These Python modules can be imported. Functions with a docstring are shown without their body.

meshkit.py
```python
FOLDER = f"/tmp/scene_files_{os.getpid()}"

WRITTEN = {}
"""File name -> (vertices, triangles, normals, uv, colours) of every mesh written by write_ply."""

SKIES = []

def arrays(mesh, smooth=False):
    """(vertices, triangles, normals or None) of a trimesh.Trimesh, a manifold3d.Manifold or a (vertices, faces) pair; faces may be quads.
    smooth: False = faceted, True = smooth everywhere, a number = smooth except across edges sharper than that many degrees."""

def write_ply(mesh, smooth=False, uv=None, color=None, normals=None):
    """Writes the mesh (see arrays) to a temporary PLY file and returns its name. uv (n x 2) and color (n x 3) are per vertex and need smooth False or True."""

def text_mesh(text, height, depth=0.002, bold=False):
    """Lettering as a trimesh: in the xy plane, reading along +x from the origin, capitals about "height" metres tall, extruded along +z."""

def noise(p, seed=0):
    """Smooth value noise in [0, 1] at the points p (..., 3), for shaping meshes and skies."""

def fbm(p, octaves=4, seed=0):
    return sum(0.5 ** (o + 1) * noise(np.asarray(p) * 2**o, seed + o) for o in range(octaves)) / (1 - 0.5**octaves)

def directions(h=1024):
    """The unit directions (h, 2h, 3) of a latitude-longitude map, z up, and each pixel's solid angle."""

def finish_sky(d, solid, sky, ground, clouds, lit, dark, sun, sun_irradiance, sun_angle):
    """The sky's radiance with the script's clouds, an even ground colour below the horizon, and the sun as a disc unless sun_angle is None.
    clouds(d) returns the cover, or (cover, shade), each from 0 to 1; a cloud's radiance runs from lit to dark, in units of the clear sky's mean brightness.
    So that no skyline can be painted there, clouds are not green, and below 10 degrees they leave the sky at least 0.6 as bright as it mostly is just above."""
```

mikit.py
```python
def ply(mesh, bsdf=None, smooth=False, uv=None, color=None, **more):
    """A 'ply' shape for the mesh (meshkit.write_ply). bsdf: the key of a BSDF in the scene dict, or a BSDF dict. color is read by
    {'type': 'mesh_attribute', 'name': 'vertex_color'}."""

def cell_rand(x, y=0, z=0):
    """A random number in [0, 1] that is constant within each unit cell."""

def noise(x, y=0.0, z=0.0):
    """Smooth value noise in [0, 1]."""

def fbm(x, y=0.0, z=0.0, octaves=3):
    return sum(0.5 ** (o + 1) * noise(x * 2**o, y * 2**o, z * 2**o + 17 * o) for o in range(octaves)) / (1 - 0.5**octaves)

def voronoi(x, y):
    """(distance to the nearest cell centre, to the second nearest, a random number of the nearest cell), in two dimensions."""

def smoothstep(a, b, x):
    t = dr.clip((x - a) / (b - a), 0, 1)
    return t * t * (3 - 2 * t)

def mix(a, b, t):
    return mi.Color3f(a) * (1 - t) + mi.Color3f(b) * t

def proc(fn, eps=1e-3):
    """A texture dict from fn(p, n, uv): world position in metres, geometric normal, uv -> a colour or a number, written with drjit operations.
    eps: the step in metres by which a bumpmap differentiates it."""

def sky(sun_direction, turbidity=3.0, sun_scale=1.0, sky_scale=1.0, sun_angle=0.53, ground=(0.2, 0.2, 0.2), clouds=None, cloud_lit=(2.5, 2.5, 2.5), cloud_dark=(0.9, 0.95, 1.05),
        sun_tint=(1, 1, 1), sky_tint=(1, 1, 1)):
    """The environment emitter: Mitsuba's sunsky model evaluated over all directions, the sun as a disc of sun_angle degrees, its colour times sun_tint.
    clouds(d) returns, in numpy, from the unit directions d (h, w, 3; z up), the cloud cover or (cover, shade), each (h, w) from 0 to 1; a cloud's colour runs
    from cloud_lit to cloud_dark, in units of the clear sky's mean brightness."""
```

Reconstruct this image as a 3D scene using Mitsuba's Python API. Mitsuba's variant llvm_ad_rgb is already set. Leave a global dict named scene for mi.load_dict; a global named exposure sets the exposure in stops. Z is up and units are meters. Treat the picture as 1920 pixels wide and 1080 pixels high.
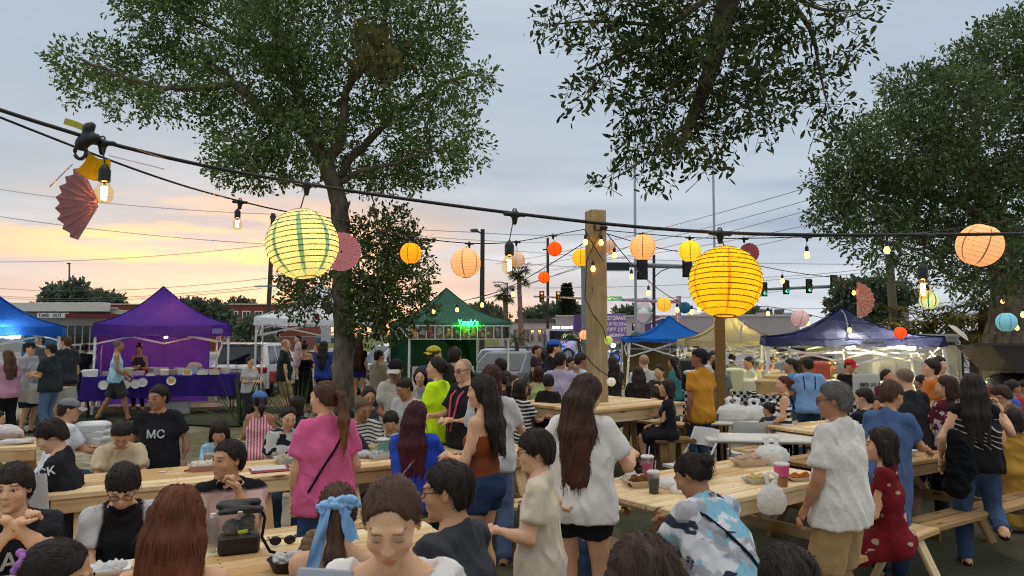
import math, numpy as np, trimesh, mitsuba as mi, drjit as dr, mikit, meshkit
from mikit import proc, noise, fbm, cell_rand, smoothstep, mix, voronoi
T = mi.ScalarTransform4f
scene, labels = {}, {}
rnd = np.random.default_rng(7)
# ---- camera, sky, exposure
F, HC = 1397.0, 1.9
PIT = math.atan(88 / F)
CP, SP = math.cos(PIT), math.sin(PIT)
scene['camera'] = {'type': 'thinlens', 'fov': 2 * math.degrees(math.atan(960 / F)), 'fov_axis': 'x', 'near_clip': 0.05, 'far_clip': 3000.0,
                   'aperture_radius': 0.0022, 'focus_distance': 7.0,
                   'to_world': T().look_at(origin=[0, 0, HC], target=[0, CP, HC + SP], up=[0, 0, 1])}
exposure = 4.3


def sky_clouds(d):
    az = np.degrees(np.arctan2(d[..., 0], d[..., 1]))
    el = np.degrees(np.arcsin(np.clip(d[..., 2], -1, 1)))
    q = d / (np.abs(d[..., 2:3]) + 0.12)
    n = meshkit.fbm(q * [0.8, 1.3, 1] + 3, 5, 3)
    m = meshkit.fbm(np.stack([az / 11, el / 1.35, el * 0], -1) + 9, 5, 5)
    w = np.exp(-((az + 24) / 17) ** 2)                      # the west, where the sun has gone down
    band = w * np.clip((el - 3.0) / 3, 0, 1) * np.clip((11 - el) / 4, 0, 1)
    cover = 0.978 - 0.44 * band * np.clip((m - 0.44) * 6, 0, 1) - 0.30 * np.exp(-np.maximum(el - 1, 0) / 2.2) * np.exp(-((az + 4) / 16) ** 2) - .32 * np.exp(-np.maximum(el - 2, 0) / 5) * w
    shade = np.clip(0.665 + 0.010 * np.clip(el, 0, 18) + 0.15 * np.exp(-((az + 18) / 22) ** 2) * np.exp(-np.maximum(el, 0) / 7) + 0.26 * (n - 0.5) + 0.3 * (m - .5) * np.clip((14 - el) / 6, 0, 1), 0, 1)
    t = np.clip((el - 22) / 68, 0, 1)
    shade = shade * (1 - .95 * t * (2 - t))                # sky above the view brightened to light the crowd; an overcast is brightest overhead
    return np.clip(cover, 0, 1), shade


SUN = (math.sin(math.radians(-16)), math.cos(math.radians(-16)), math.tan(math.radians(1.2)))
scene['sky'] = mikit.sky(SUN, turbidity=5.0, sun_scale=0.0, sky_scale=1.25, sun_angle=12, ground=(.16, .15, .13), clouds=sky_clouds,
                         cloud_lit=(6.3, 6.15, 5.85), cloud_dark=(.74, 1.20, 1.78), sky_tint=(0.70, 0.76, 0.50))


# ---- helpers: coordinates, names, meshes
def W(px, py, Y):
    """the point at forward distance Y that lies behind this pixel of the 1920 x 1080 photograph (a measuring aid)"""
    u, v = (px - 960) / F, (540 - py) / F
    t = Y / (CP - v * SP)
    return np.array([u * t, Y, HC + (SP + v * CP) * t])


def GX(px, Y):
    return W(px, 700, Y)[0]


def hx(s):
    c = np.array([int(s[i:i + 2], 16) / 255 for i in (0, 2, 4)])
    return np.where(c < .04045, c / 12.92, ((c + .055) / 1.055) ** 2.4)


def col(c):
    return hx(c) if isinstance(c, str) else np.asarray(c, float)


_used = set()


def num(k):
    n, q = 0, k
    while q in _used:
        n += 1
        q = f'{k}_{n:03d}'
    _used.add(q)
    return q


def thing(name, label=None, cat=None, group=None, kind=None):
    k = num(name)
    d = {}
    if label:
        d['label'] = label
    if cat:
        d['category'] = cat
    if group:
        d['group'] = group
    if kind:
        d['kind'] = kind
    if d:
        labels[k] = d
    return k


_pal = []                                                     # colour rows: base, the colour at t = 1, the colour at t = -1


def row(c):
    c = '808080' if c is None else c
    c = [col(q) for q in c] if isinstance(c, tuple) and len(c) == 3 and not np.isscalar(c[0]) else [col(c)] * 3
    _pal.append(np.concatenate(c))
    return len(_pal) - .5


def paint(p, n, uv):
    a = np.array(_pal, np.float32)
    i = mi.UInt32(uv.x)
    o = []
    for k in range(3):
        b0, b1, b2 = (dr.gather(mi.Float, mi.Float(a[:, k + 3 * q].copy()), i) for q in range(3))
        o.append(b0 + (b1 - b0) * dr.clip(uv.y, 0, 1) + (b2 - b0) * dr.clip(-uv.y, 0, 1))
    return mi.Color3f(*o)


def put(k, m, mat, c='808080', smooth=30, uv=None, emit=None, t=None, idx=None, tw=None):
    """c: one colour, or (base, at t = 1, at t = -1) with t per vertex; the colour's row goes into uv"""
    if uv is None:
        v, f, n = meshkit.arrays(m, smooth)
        r_ = np.full(len(v), row(c)) if idx is None else idx
        d = mikit.ply((v, f), mat, True if smooth is not False else False, uv=np.stack([r_, np.zeros(len(v)) if t is None else t], 1))
    else:
        d = mikit.ply(m, mat, False, uv=uv)
    if emit is not None:
        d['emitter'] = {'type': 'area', 'radiance': {'type': 'rgb', 'value': [float(x) for x in emit]}}
    if tw is not None:
        d['to_world'] = tw
    scene[k] = d
    return k


def part(par, name, m, mat, c=None, label=None, kind=None, **kw):
    k = num(par + '__' + name)
    put(k, m, mat, c, **kw)
    if label or kind:
        labels[k] = {a: b for a, b in (('label', label), ('kind', kind)) if b}
    return k


def one(name, label, cat, m, mat, c=None, group=None, kind=None, **kw):
    k = thing(name, label, cat, group, kind)
    put(k, m, mat, c, **kw)
    return k


def again(par, name, src, m4, label=None):
    """the same mesh once more under another transform"""
    k = num(par + '__' + name)
    d = dict(scene[src])
    d['to_world'] = T(np.asarray(m4, float))
    scene[k] = d
    if label:
        labels[k] = {'label': label}
    return k


def cat(ms):
    vs, fs, n = [], [], 0
    for v, f in ms:
        v, f = np.asarray(v, float), np.asarray(f, int)
        if f.shape[1] == 4:
            f = np.vstack([f[:, [0, 1, 2]], f[:, [0, 2, 3]]])
        vs.append(v)
        fs.append(f + n)
        n += len(v)
    return np.vstack(vs), np.vstack(fs)


def mv(m, t=(0, 0, 0), rz=0, rx=0, ry=0, s=1):
    v = np.asarray(m[0], float) * s
    for ang, (i, j) in ((rx, (1, 2)), (ry, (2, 0)), (rz, (0, 1))):
        if ang:
            c_, s_ = math.cos(math.radians(ang)), math.sin(math.radians(ang))
            v = v.copy()
            a, b = v[:, i].copy(), v[:, j].copy()
            v[:, i], v[:, j] = c_ * a - s_ * b, s_ * a + c_ * b
    return v + np.asarray(t, float), m[1]


_BC = np.array([[x, y, z] for x in (-1, 1) for y in (-1, 1) for z in (-1, 1)], float)
_BF = np.array([[0, 1, 3], [0, 3, 2], [4, 6, 7], [4, 7, 5], [0, 4, 5], [0, 5, 1], [2, 3, 7], [2, 7, 6], [0, 2, 6], [0, 6, 4], [1, 5, 7], [1, 7, 3]])
_h = trimesh.convex.convex_hull(np.vstack([_BC * [1, .9, .9], _BC * [.9, 1, .9], _BC * [.9, .9, 1]]))


def box(c, s, b=0.0):
    """box with centre c, size s; b > 0: bevelled edges"""
    c, s = np.asarray(c, float), np.asarray(s, float)
    if not b:
        return _BC * s / 2 + c, _BF
    b = min(b, s.min() * .45)
    v = np.vstack([_BC * (s / 2 - [0, b, b]), _BC * (s / 2 - [b, 0, b]), _BC * (s / 2 - [b, b, 0])])
    if not hasattr(box, 'f'):
        box.f = {}
    if 1 not in box.f:
        h = trimesh.Trimesh(v, process=False).convex_hull
        from scipy.spatial import cKDTree
        i = cKDTree(v).query(h.vertices)[1]
        box.f[1] = i[h.faces]
    return v + c, box.f[1]


def beam(a, b, w, h, bev=0.0, up=(0, 0, 1)):
    """a board from a to b, w across, h along up"""
    a, b = np.asarray(a, float), np.asarray(b, float)
    x = b - a
    L_ = np.linalg.norm(x)
    x = x / L_
    y = np.cross(up, x)
    if np.linalg.norm(y) < 1e-6:
        y = np.cross([1, 0, 0], x)
    y /= np.linalg.norm(y)
    z = np.cross(x, y)
    v, f = box((0, 0, 0), (L_, w, h), bev)
    return v @ np.stack([x, y, z]) + (a + b) / 2, f


def tube(p, r, n=8, cap=True):
    p = np.asarray(p, float)
    r = np.broadcast_to(r, (len(p),))
    t = np.gradient(p, axis=0)
    t /= np.linalg.norm(t, axis=1, keepdims=True) + 1e-12
    ref = np.array([0, 0, 1.0]) if abs(t[:, 2]).mean() < .8 else np.array([1.0, 0.1, 0])
    a = np.cross(t, ref)
    a /= np.linalg.norm(a, axis=1, keepdims=True) + 1e-12
    b = np.cross(t, a)
    g = np.arange(n) * 2 * np.pi / n
    v = (p[:, None] + r[:, None, None] * (np.cos(g)[None, :, None] * a[:, None] + np.sin(g)[None, :, None] * b[:, None])).reshape(-1, 3)
    i, j = np.meshgrid(np.arange(len(p) - 1), np.arange(n), indexing='ij')
    q = np.stack([i * n + j, i * n + (j + 1) % n, (i + 1) * n + (j + 1) % n, (i + 1) * n + j], -1).reshape(-1, 4)
    f = np.vstack([q[:, [0, 1, 2]], q[:, [0, 2, 3]]])
    if cap:
        m = len(v)
        v = np.vstack([v, p[:1], p[-1:]])
        k = np.arange(n)
        f = np.vstack([f, np.stack([k * 0 + m, (k + 1) % n, k], 1), np.stack([k * 0 + m + 1, m - 2 - n + 2 + k - 0 * k, m - n + (k + 1) % n], 1)])
    return v, f


def cyl(a, b, r, n=10, r2=None):
    return tube([a, b], [r, r if r2 is None else r2], n)


def ball(c, r, sub=2):
    m = trimesh.creation.icosphere(sub)
    return np.asarray(m.vertices) * np.asarray(r) + np.asarray(c), np.asarray(m.faces)


def lathe(prof, n=20, c=(0, 0, 0)):
    """profile of (radius, z)"""
    prof = np.asarray(prof, float)
    g = np.arange(n) * 2 * np.pi / n
    v = np.stack([prof[:, None, 0] * np.cos(g), prof[:, None, 0] * np.sin(g), prof[:, None, 1] + 0 * g], -1).reshape(-1, 3) + np.asarray(c, float)
    i, j = np.meshgrid(np.arange(len(prof) - 1), np.arange(n), indexing='ij')
    q = np.stack([i * n + j, i * n + (j + 1) % n, (i + 1) * n + (j + 1) % n, (i + 1) * n + j], -1).reshape(-1, 4)
    return v, np.vstack([q[:, [0, 1, 2]], q[:, [0, 2, 3]]])


def prism(poly, a0, a1, axes=(0, 2, 1)):
    """a polygon (list of 2-D points) in the axes axes[:2], extruded along axes[2] from a0 to a1"""
    from shapely import Polygon
    m = trimesh.creation.extrude_polygon(Polygon(poly), a1 - a0, engine='earcut')
    v = np.empty((len(m.vertices), 3))
    v[:, axes[0]], v[:, axes[1]], v[:, axes[2]] = m.vertices[:, 0], m.vertices[:, 1], m.vertices[:, 2] + a0
    f = np.asarray(m.faces)
    if (axes[0], axes[1], axes[2]) in ((0, 2, 1), (1, 0, 2), (2, 1, 0)):
        f = f[:, ::-1]
    return v, f


def sheet(fn, nu, nv, thick=0.0):
    """a grid surface from fn(u, v) arrays in 0..1"""
    u, v = np.meshgrid(np.linspace(0, 1, nu), np.linspace(0, 1, nv), indexing='ij')
    p = np.stack(np.broadcast_arrays(*fn(u, v)), -1).reshape(-1, 3)
    i, j = np.meshgrid(np.arange(nu - 1), np.arange(nv - 1), indexing='ij')
    q = np.stack([i * nv + j, (i + 1) * nv + j, (i + 1) * nv + j + 1, i * nv + j + 1], -1).reshape(-1, 4)
    return p, np.vstack([q[:, [0, 1, 2]], q[:, [0, 2, 3]]])


def quad(a, b, c, d):
    return np.array([a, b, c, d], float), np.array([[0, 1, 2], [0, 2, 3]])


def vnorm(v, f):
    n = np.zeros_like(v)
    fn = np.cross(v[f[:, 1]] - v[f[:, 0]], v[f[:, 2]] - v[f[:, 0]])
    for k in range(3):
        np.add.at(n, f[:, k], fn)
    return n / (np.linalg.norm(n, axis=1, keepdims=True) + 1e-12)


def unit(v):
    return v / (np.linalg.norm(v) + 1e-12)


# ---- smooth solids: signed distances on a grid and a surface net
def snet(Fd, o, h):
    nx, ny, nz = Fd.shape
    s = Fd < 0
    su = s.astype(np.uint8)
    cnt = sum(su[a:nx - 1 + a, b:ny - 1 + b, c_:nz - 1 + c_] for a in (0, 1) for b in (0, 1) for c_ in (0, 1))
    act = (cnt > 0) & (cnt < 8)
    I = np.argwhere(act)
    idx = np.full(act.shape, -1)
    idx[act] = np.arange(len(I))
    off = np.array([[a, b, c_] for a in (0, 1) for b in (0, 1) for c_ in (0, 1)])
    V = np.stack([Fd[I[:, 0] + a, I[:, 1] + b, I[:, 2] + c_] for a, b, c_ in off], 1)
    P, n = np.zeros((len(I), 3)), np.zeros(len(I))
    for a in range(8):
        for b in range(a + 1, 8):
            if abs(off[a] - off[b]).sum() != 1:
                continue
            m = (V[:, a] < 0) != (V[:, b] < 0)
            t = V[m, a] / (V[m, a] - V[m, b])
            P[m] += off[a] + t[:, None] * (off[b] - off[a])
            n[m] += 1
    P = (I + P / n[:, None]) * h + o
    fs = []
    for ax in range(3):
        d = [1 if k == ax else 0 for k in range(3)]
        A = s[:nx - d[0], :ny - d[1], :nz - d[2]]
        B = s[d[0]:, d[1]:, d[2]:]
        e = A != B
        sl = [slice(None)] * 3
        for k in range(3):
            if k != ax:
                sl[k] = slice(1, Fd.shape[k] - 1)
        em = np.zeros_like(e)
        em[tuple(sl)] = e[tuple(sl)]
        E = np.argwhere(em)
        if not len(E):
            continue
        fl = A[E[:, 0], E[:, 1], E[:, 2]]
        y, z = (ax + 1) % 3, (ax + 2) % 3
        q = []
        for dy, dz in ((1, 1), (0, 1), (0, 0), (1, 0)):
            c_ = E.copy()
            c_[:, y] -= dy
            c_[:, z] -= dz
            q.append(idx[c_[:, 0], c_[:, 1], c_[:, 2]])
        q = np.stack(q, 1)
        q[~fl] = q[~fl][:, ::-1]
        fs.append(q)
    q = np.vstack(fs)
    return P, np.vstack([q[:, [0, 1, 2]], q[:, [0, 2, 3]]])


def cone(a, b, ra, rb, n=None, fl=1.0, clip=None):
    return ('c', np.asarray(a, float), np.asarray(b, float), ra, rb, n, fl, clip)


def ell(c, r, R=None):
    return ('e', np.asarray(c, float), np.asarray(r, float), R)


def pbox(p):
    if p[0] == 'c':
        r = max(p[3], p[4])
        return np.minimum(p[1], p[2]) - r, np.maximum(p[1], p[2]) + r
    r = p[2].max()
    return p[1] - r, p[1] + r


def pdist(p, X, Y, Z):
    if p[0] == 'c':
        _, a, b, ra, rb, n, fl, cl = p
        ba = b - a
        L2 = float(ba @ ba) + 1e-12
        x, y, z = X - a[0], Y - a[1], Z - a[2]
        t = np.clip((x * ba[0] + y * ba[1] + z * ba[2]) / L2, 0, 1)
        x, y, z = x - t * ba[0], y - t * ba[1], z - t * ba[2]
        if fl != 1.0:
            e = (x * n[0] + y * n[1] + z * n[2]) * (1 / fl - 1)
            x, y, z = x + e * n[0], y + e * n[1], z + e * n[2]
        d = (np.sqrt(x * x + y * y + z * z) - (ra + t * (rb - ra))) * min(1.0, fl)
        if cl is not None:
            d = np.maximum(d, (X - cl[0][0]) * cl[1][0] + (Y - cl[0][1]) * cl[1][1] + (Z - cl[0][2]) * cl[1][2])
        return d
    _, c, r, R = p
    x, y, z = X - c[0], Y - c[1], Z - c[2]
    if R is not None:
        x, y, z = (x * R[0, i] + y * R[1, i] + z * R[2, i] for i in range(3))
    k0 = np.sqrt((x / r[0]) ** 2 + (y / r[1]) ** 2 + (z / r[2]) ** 2)
    k1 = np.sqrt((x / r[0] ** 2) ** 2 + (y / r[1] ** 2) ** 2 + (z / r[2] ** 2) ** 2) + 1e-9
    return k0 * (k0 - 1) / k1


class Vol:
    def __init__(s, prims, h, pad=0.03):
        lo = np.min([pbox(p)[0] for p in prims], 0) - pad
        hi = np.max([pbox(p)[1] for p in prims], 0) + pad
        s.h, s.o = h, lo
        s.n = np.maximum(np.ceil((hi - lo) / h).astype(int) + 1, 4)
        s.ax = [(lo[i] + h * np.arange(s.n[i])).astype(np.float32) for i in range(3)]
        s.F = np.full(s.n, 0.4, np.float32)

    def sub(s, p, k):
        lo, hi = pbox(p)
        m = k + 2.5 * s.h
        i0 = np.clip(((lo - m - s.o) / s.h).astype(int), 0, s.n - 1)
        i1 = np.clip(((hi + m - s.o) / s.h).astype(int) + 2, 1, s.n)
        sl = tuple(slice(a, b) for a, b in zip(i0, i1))
        X, Y, Z = s.ax[0][sl[0]][:, None, None], s.ax[1][sl[1]][None, :, None], s.ax[2][sl[2]][None, None, :]
        return sl, pdist(p, X, Y, Z).astype(np.float32)

    def add(s, p, k=0.02):
        sl, d = s.sub(p, k)
        if 0 in d.shape:
            return
        f = s.F[sl]
        hh = np.maximum(k - np.abs(f - d), 0) / k
        s.F[sl] = np.minimum(f, d) - hh * hh * k * 0.25

    def cut(s, p, k=0.01):
        sl, d = s.sub(p, k)
        if 0 in d.shape:
            return
        f = s.F[sl]
        hh = np.maximum(k - np.abs(f + d), 0) / k
        s.F[sl] = np.maximum(f, -d) + hh * hh * k * 0.25

    def plane(s, p, n):
        """keep what lies below the plane through p with normal n"""
        d = (s.ax[0][:, None, None] - p[0]) * n[0] + (s.ax[1][None, :, None] - p[1]) * n[1] + (s.ax[2][None, None, :] - p[2]) * n[2]
        s.F = np.maximum(s.F, d.astype(np.float32))

    def xyz(s):
        return s.ax[0][:, None, None], s.ax[1][None, :, None], s.ax[2][None, None, :]

    def mesh(s):
        return snet(s.F, s.o, s.h)


def solid(prims, h, k=0.02, cuts=(), planes=()):
    v = Vol(prims, h)
    for p in prims:
        v.add(p, k)
    for p in cuts:
        v.cut(p)
    for p, n in planes:
        v.plane(np.asarray(p), np.asarray(n))
    return v.mesh()


# ---- materials
def mix(a, b, t):
    a, b = ([float(q) for q in c] if isinstance(c, np.ndarray) else c for c in (a, b))
    return mikit.mix(a, b, t)


def two(b):
    return {'type': 'twosided', 'b': b}


VC = proc(paint)


def bump(b, fn, s, eps=1e-3):
    return {'type': 'bumpmap', 'a': proc(fn, eps), 'scale': s, 'b': b}


def weave(p, n, uv):
    q = p.x * 6 + p.y * 5
    a = 1 - dr.abs(2 * noise(q + p.z * 7, p.y * 9 - p.x * 4, p.z * 3.5) - 1)
    b = 1 - dr.abs(2 * noise(q * 1.3 - p.z * 9, p.y * 8, p.z * 6 + 4) - 1)
    return a * a * 1.6 + b * b * 1.4


def pr(base, rough=.6, **k):
    return {'type': 'principled', 'base_color': base, 'roughness': rough, **k}


def rgb(c):
    return {'type': 'rgb', 'value': [float(x) for x in col(c)]}


scene['skin'] = two(pr(proc(lambda p, n, uv: paint(p, n, uv) * (.92 + .16 * fbm(p.x * 14, p.y * 14, p.z * 14, 2))), .5, specular=.35))
scene['cloth'] = two(bump(pr(VC, .9, sheen=.4, specular=.15), weave, .005, .003))
scene['denim'] = two(bump(pr(VC, .9, specular=.1), weave, .005, .003))
scene['hair'] = two(pr(VC, .5, specular=.22))
scene['plastic'] = two(pr(VC, .35, specular=.5))
scene['paint'] = two(pr(VC, .45, specular=.4))
scene['matte'] = two({'type': 'diffuse', 'reflectance': VC})
scene['metal'] = two(pr(VC, .32, metallic=.9))

def wood(c0, c1, ck):
    def fn(p, n, uv):
        g = fbm(uv.x * 1.3, uv.y * 30, 0, 3)
        r = fbm(uv.x * .7 + 7, uv.y * 9 + 3, 2, 2)
        ring = noise(uv.x * .9, (uv.y + .02 * noise(uv.x * 3, uv.y * 6)) * 75, 4)
        k = voronoi(uv.x * 1.7, uv.y * 7)
        kn = smoothstep(.13, .05, k[0]) * smoothstep(.62, .7, k[2])
        b = cell_rand(dr.floor(uv.y), 3, 1)                  # each board its own tone
        c = mix(c0, c1, dr.clip(.25 + .6 * g * r * 2 + .35 * (ring - .5) + .75 * (b - .5) + .5 * smoothstep(.55, .75, fbm(uv.x * 2.2, uv.y * 3, 9, 3)), 0, 1))
        return mix(c, ck, kn * .8)
    return proc(fn)


def wbump(p, n, uv):
    return noise(uv.x * 1.2, uv.y * 80, 1) + .5 * noise(uv.x * 3, uv.y * 260, 2)


scene['pine'] = two(bump(pr(wood(hx('e4cea2'), hx('b6925f'), hx('5e4226')), .6, specular=.3), wbump, .0012))
scene['pine_old'] = two(bump(pr(wood(hx('a5845a'), hx('6b5130'), hx('38240f')), .75, specular=.2), wbump, .0015))
scene['post_wood'] = two(bump(pr(wood(hx('d2bd92'), hx('a08a62'), hx('5e4626')), .75, specular=.2), wbump, .0018))


def sand(p, n, uv):
    a = fbm(p.x * .35, p.y * .35, 0, 4)
    b = fbm(p.x * 5, p.y * 5, 3, 3)
    c = mix(hx('7a7264'), hx('aaa08e'), dr.clip(a * .9 + (b - .5) * 1.1, 0, 1))
    g = smoothstep(.56, .68, fbm(p.x * .22 + 9, p.y * .22, 5, 4) + .12 * (noise(p.x * 9, p.y * 9) - .5))
    return mix(c, mix(hx('3d4226'), hx('59572f'), noise(p.x * 14, p.y * 14)), g * .75)


def sandb(p, n, uv):
    return fbm(p.x * 7, p.y * 7, 1, 4) + .25 * noise(p.x * 60, p.y * 60)


scene['sand'] = two(bump(pr(proc(sand), .95, specular=.05), sandb, .035))


def turf(p, n, uv):
    a = fbm(p.x * 2.2, p.y * 2.2, 0, 3)
    b = noise(p.x * 90, p.y * 90)
    st = smoothstep(.62, .72, fbm(p.x * 1.1 + 4, p.y * 1.1, 8, 4))
    return mix(mix(hx('2e3126'), hx('545443'), dr.clip(a * .6 + b * .55 - .1, 0, 1)), hx('6d6450'), st * .5)


scene['turf'] = two(bump(pr(proc(turf), .9, specular=.1), lambda p, n, uv: noise(p.x * 110, p.y * 110) + noise(p.x * 40, p.y * 40), .012))
scene['grass'] = two(pr(proc(lambda p, n, uv: mix(hx('3a4422'), hx('6d6a3c'), fbm(p.x * .4, p.y * .4, 0, 4))), .95, specular=.05))
scene['asphalt'] = two(pr(proc(lambda p, n, uv: mix(hx('55565a'), hx('77777a'), fbm(p.x * .5, p.y * .15, 0, 4) * .7 + .3 * noise(p.x * 25, p.y * 25))), .85))
scene['concrete'] = two(pr(proc(lambda p, n, uv: mix(hx('8f8c86'), hx('b0aca4'), fbm(p.x * .8, p.y * .8, p.z * .8, 4))), .9))


def wallc(p, n, uv):
    return fbm(p.x * .35, p.y * .35, p.z * 1.4, 4)


scene['stucco'] = two(bump(pr(VC, .9, specular=.1), lambda p, n, uv: fbm(p.x * 3, p.y * 3, p.z * 3, 3), .05))
scene['canvas'] = {'type': 'principledthin', 'base_color': VC, 'roughness': .7, 'diff_trans': .75, 'spec_trans': 0.0, 'eta': 1.35}
scene['car_paint'] = two(pr(VC, .28, specular=.5, clearcoat=.8, clearcoat_gloss=.9))
scene['car_glass'] = two(pr(rgb('0c0f12'), .06, specular=.6))
scene['bark'] = two(bump(pr(proc(lambda p, n, uv: mix(hx('3f3932'), hx('8a7f70'), fbm(p.x * 14, p.y * 14, p.z * 5, 4) * 1.1 - .1)), .95, specular=.05), lambda p, n, uv: fbm(p.x * 22, p.y * 22, p.z * 6, 4), .05))
scene['leaf'] = {'type': 'principledthin', 'base_color': VC, 'roughness': .55, 'diff_trans': .55, 'spec_trans': 0.0, 'eta': 1.4}
scene['grain'] = two(pr(VC, .85, specular=.1))


# ---- ground, roads, buildings far off
def flat(x0, x1, y0, y1, z):
    return quad((x0, y0, z), (x1, y0, z), (x1, y1, z), (x0, y1, z))


def land(fn, nx, ny, z, amp, sc, seed):
    m = sheet(lambda u, v: (*fn(u, v), 0 * u), nx, ny)
    m[0][:, 2] = z + amp * (meshkit.fbm(m[0] * sc, 4, seed) - .5)
    return m


one('ground', 'dry grassy ground stretching beyond the market lot', 'ground', flat(-1500, 1500, -300, 2500, -.03), 'grass', kind='structure')
one('sand_lot', 'trampled sandy ground with thin grass under the market crowd', 'ground', land(lambda u, v: (-17 + 36 * u, -3 + 29 * v), 121, 98, .0, .05, [1.1, 1.1, 1], 3), 'sand', kind='structure', smooth=True)
tf = land(lambda u, v: (GX(100, 18) + (GX(520, 18) - GX(100, 18)) * u + .15 * np.sin(v * 9), 15.6 + 3.9 * v + .2 * np.sin(u * 11)), 60, 40, .035, .02, [2, 2, 1], 8)
one('turf_strip', 'strip of green artificial turf in front of the purple stall', 'turf', tf, 'turf', kind='structure', smooth=True)
one('turf_mat', 'dark green artificial turf laid under the right picnic tables', 'turf', land(lambda u, v: (-.35 - .6 * v + (7.2 - .0 * v) * u + .1 * np.sin(v * 8), 4.9 + 6.3 * v + .15 * np.sin(u * 9)), 80, 70, .036, .02, [2, 2, 1], 9), 'turf', kind='structure', smooth=True)
one('road', 'grey asphalt road passing behind the market', 'road', flat(-300, 300, 36, 74, .012), 'asphalt', kind='structure')
one('side_street', 'asphalt cross street running away past the traffic signals', 'road', flat(4, 24, 74.5, 500, .016), 'asphalt', kind='structure')
one('kerb', 'low concrete kerb along the near side of the road', 'kerb', box((0, 35.7, .06), (600, .5, .13), .02), 'concrete', kind='structure')
one('pavement', 'pale concrete pavement along the near side of the road', 'pavement', flat(-300, 300, 33.2, 35.4, .02), 'concrete', kind='structure')
one('far_pavement', 'pale concrete pavement at the foot of the shops across the road', 'pavement', flat(-300, 300, 74.2, 79, .05), 'concrete', kind='structure')
for k in range(46):
    x0 = -92 + k * 4.2
    one('road_marking', 'white dash of the lane line on the road', 'road marking', box((x0, 55, .018), (2.0, .14, .004)), 'matte', 'c9c9c4', group='dashes of the lane line', kind='structure')
one('edge_line', 'solid white edge line of the road', 'road marking', box((0, 38.2, .018), (300, .14, .004)), 'matte', 'c9c9c4', kind='structure')


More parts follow.
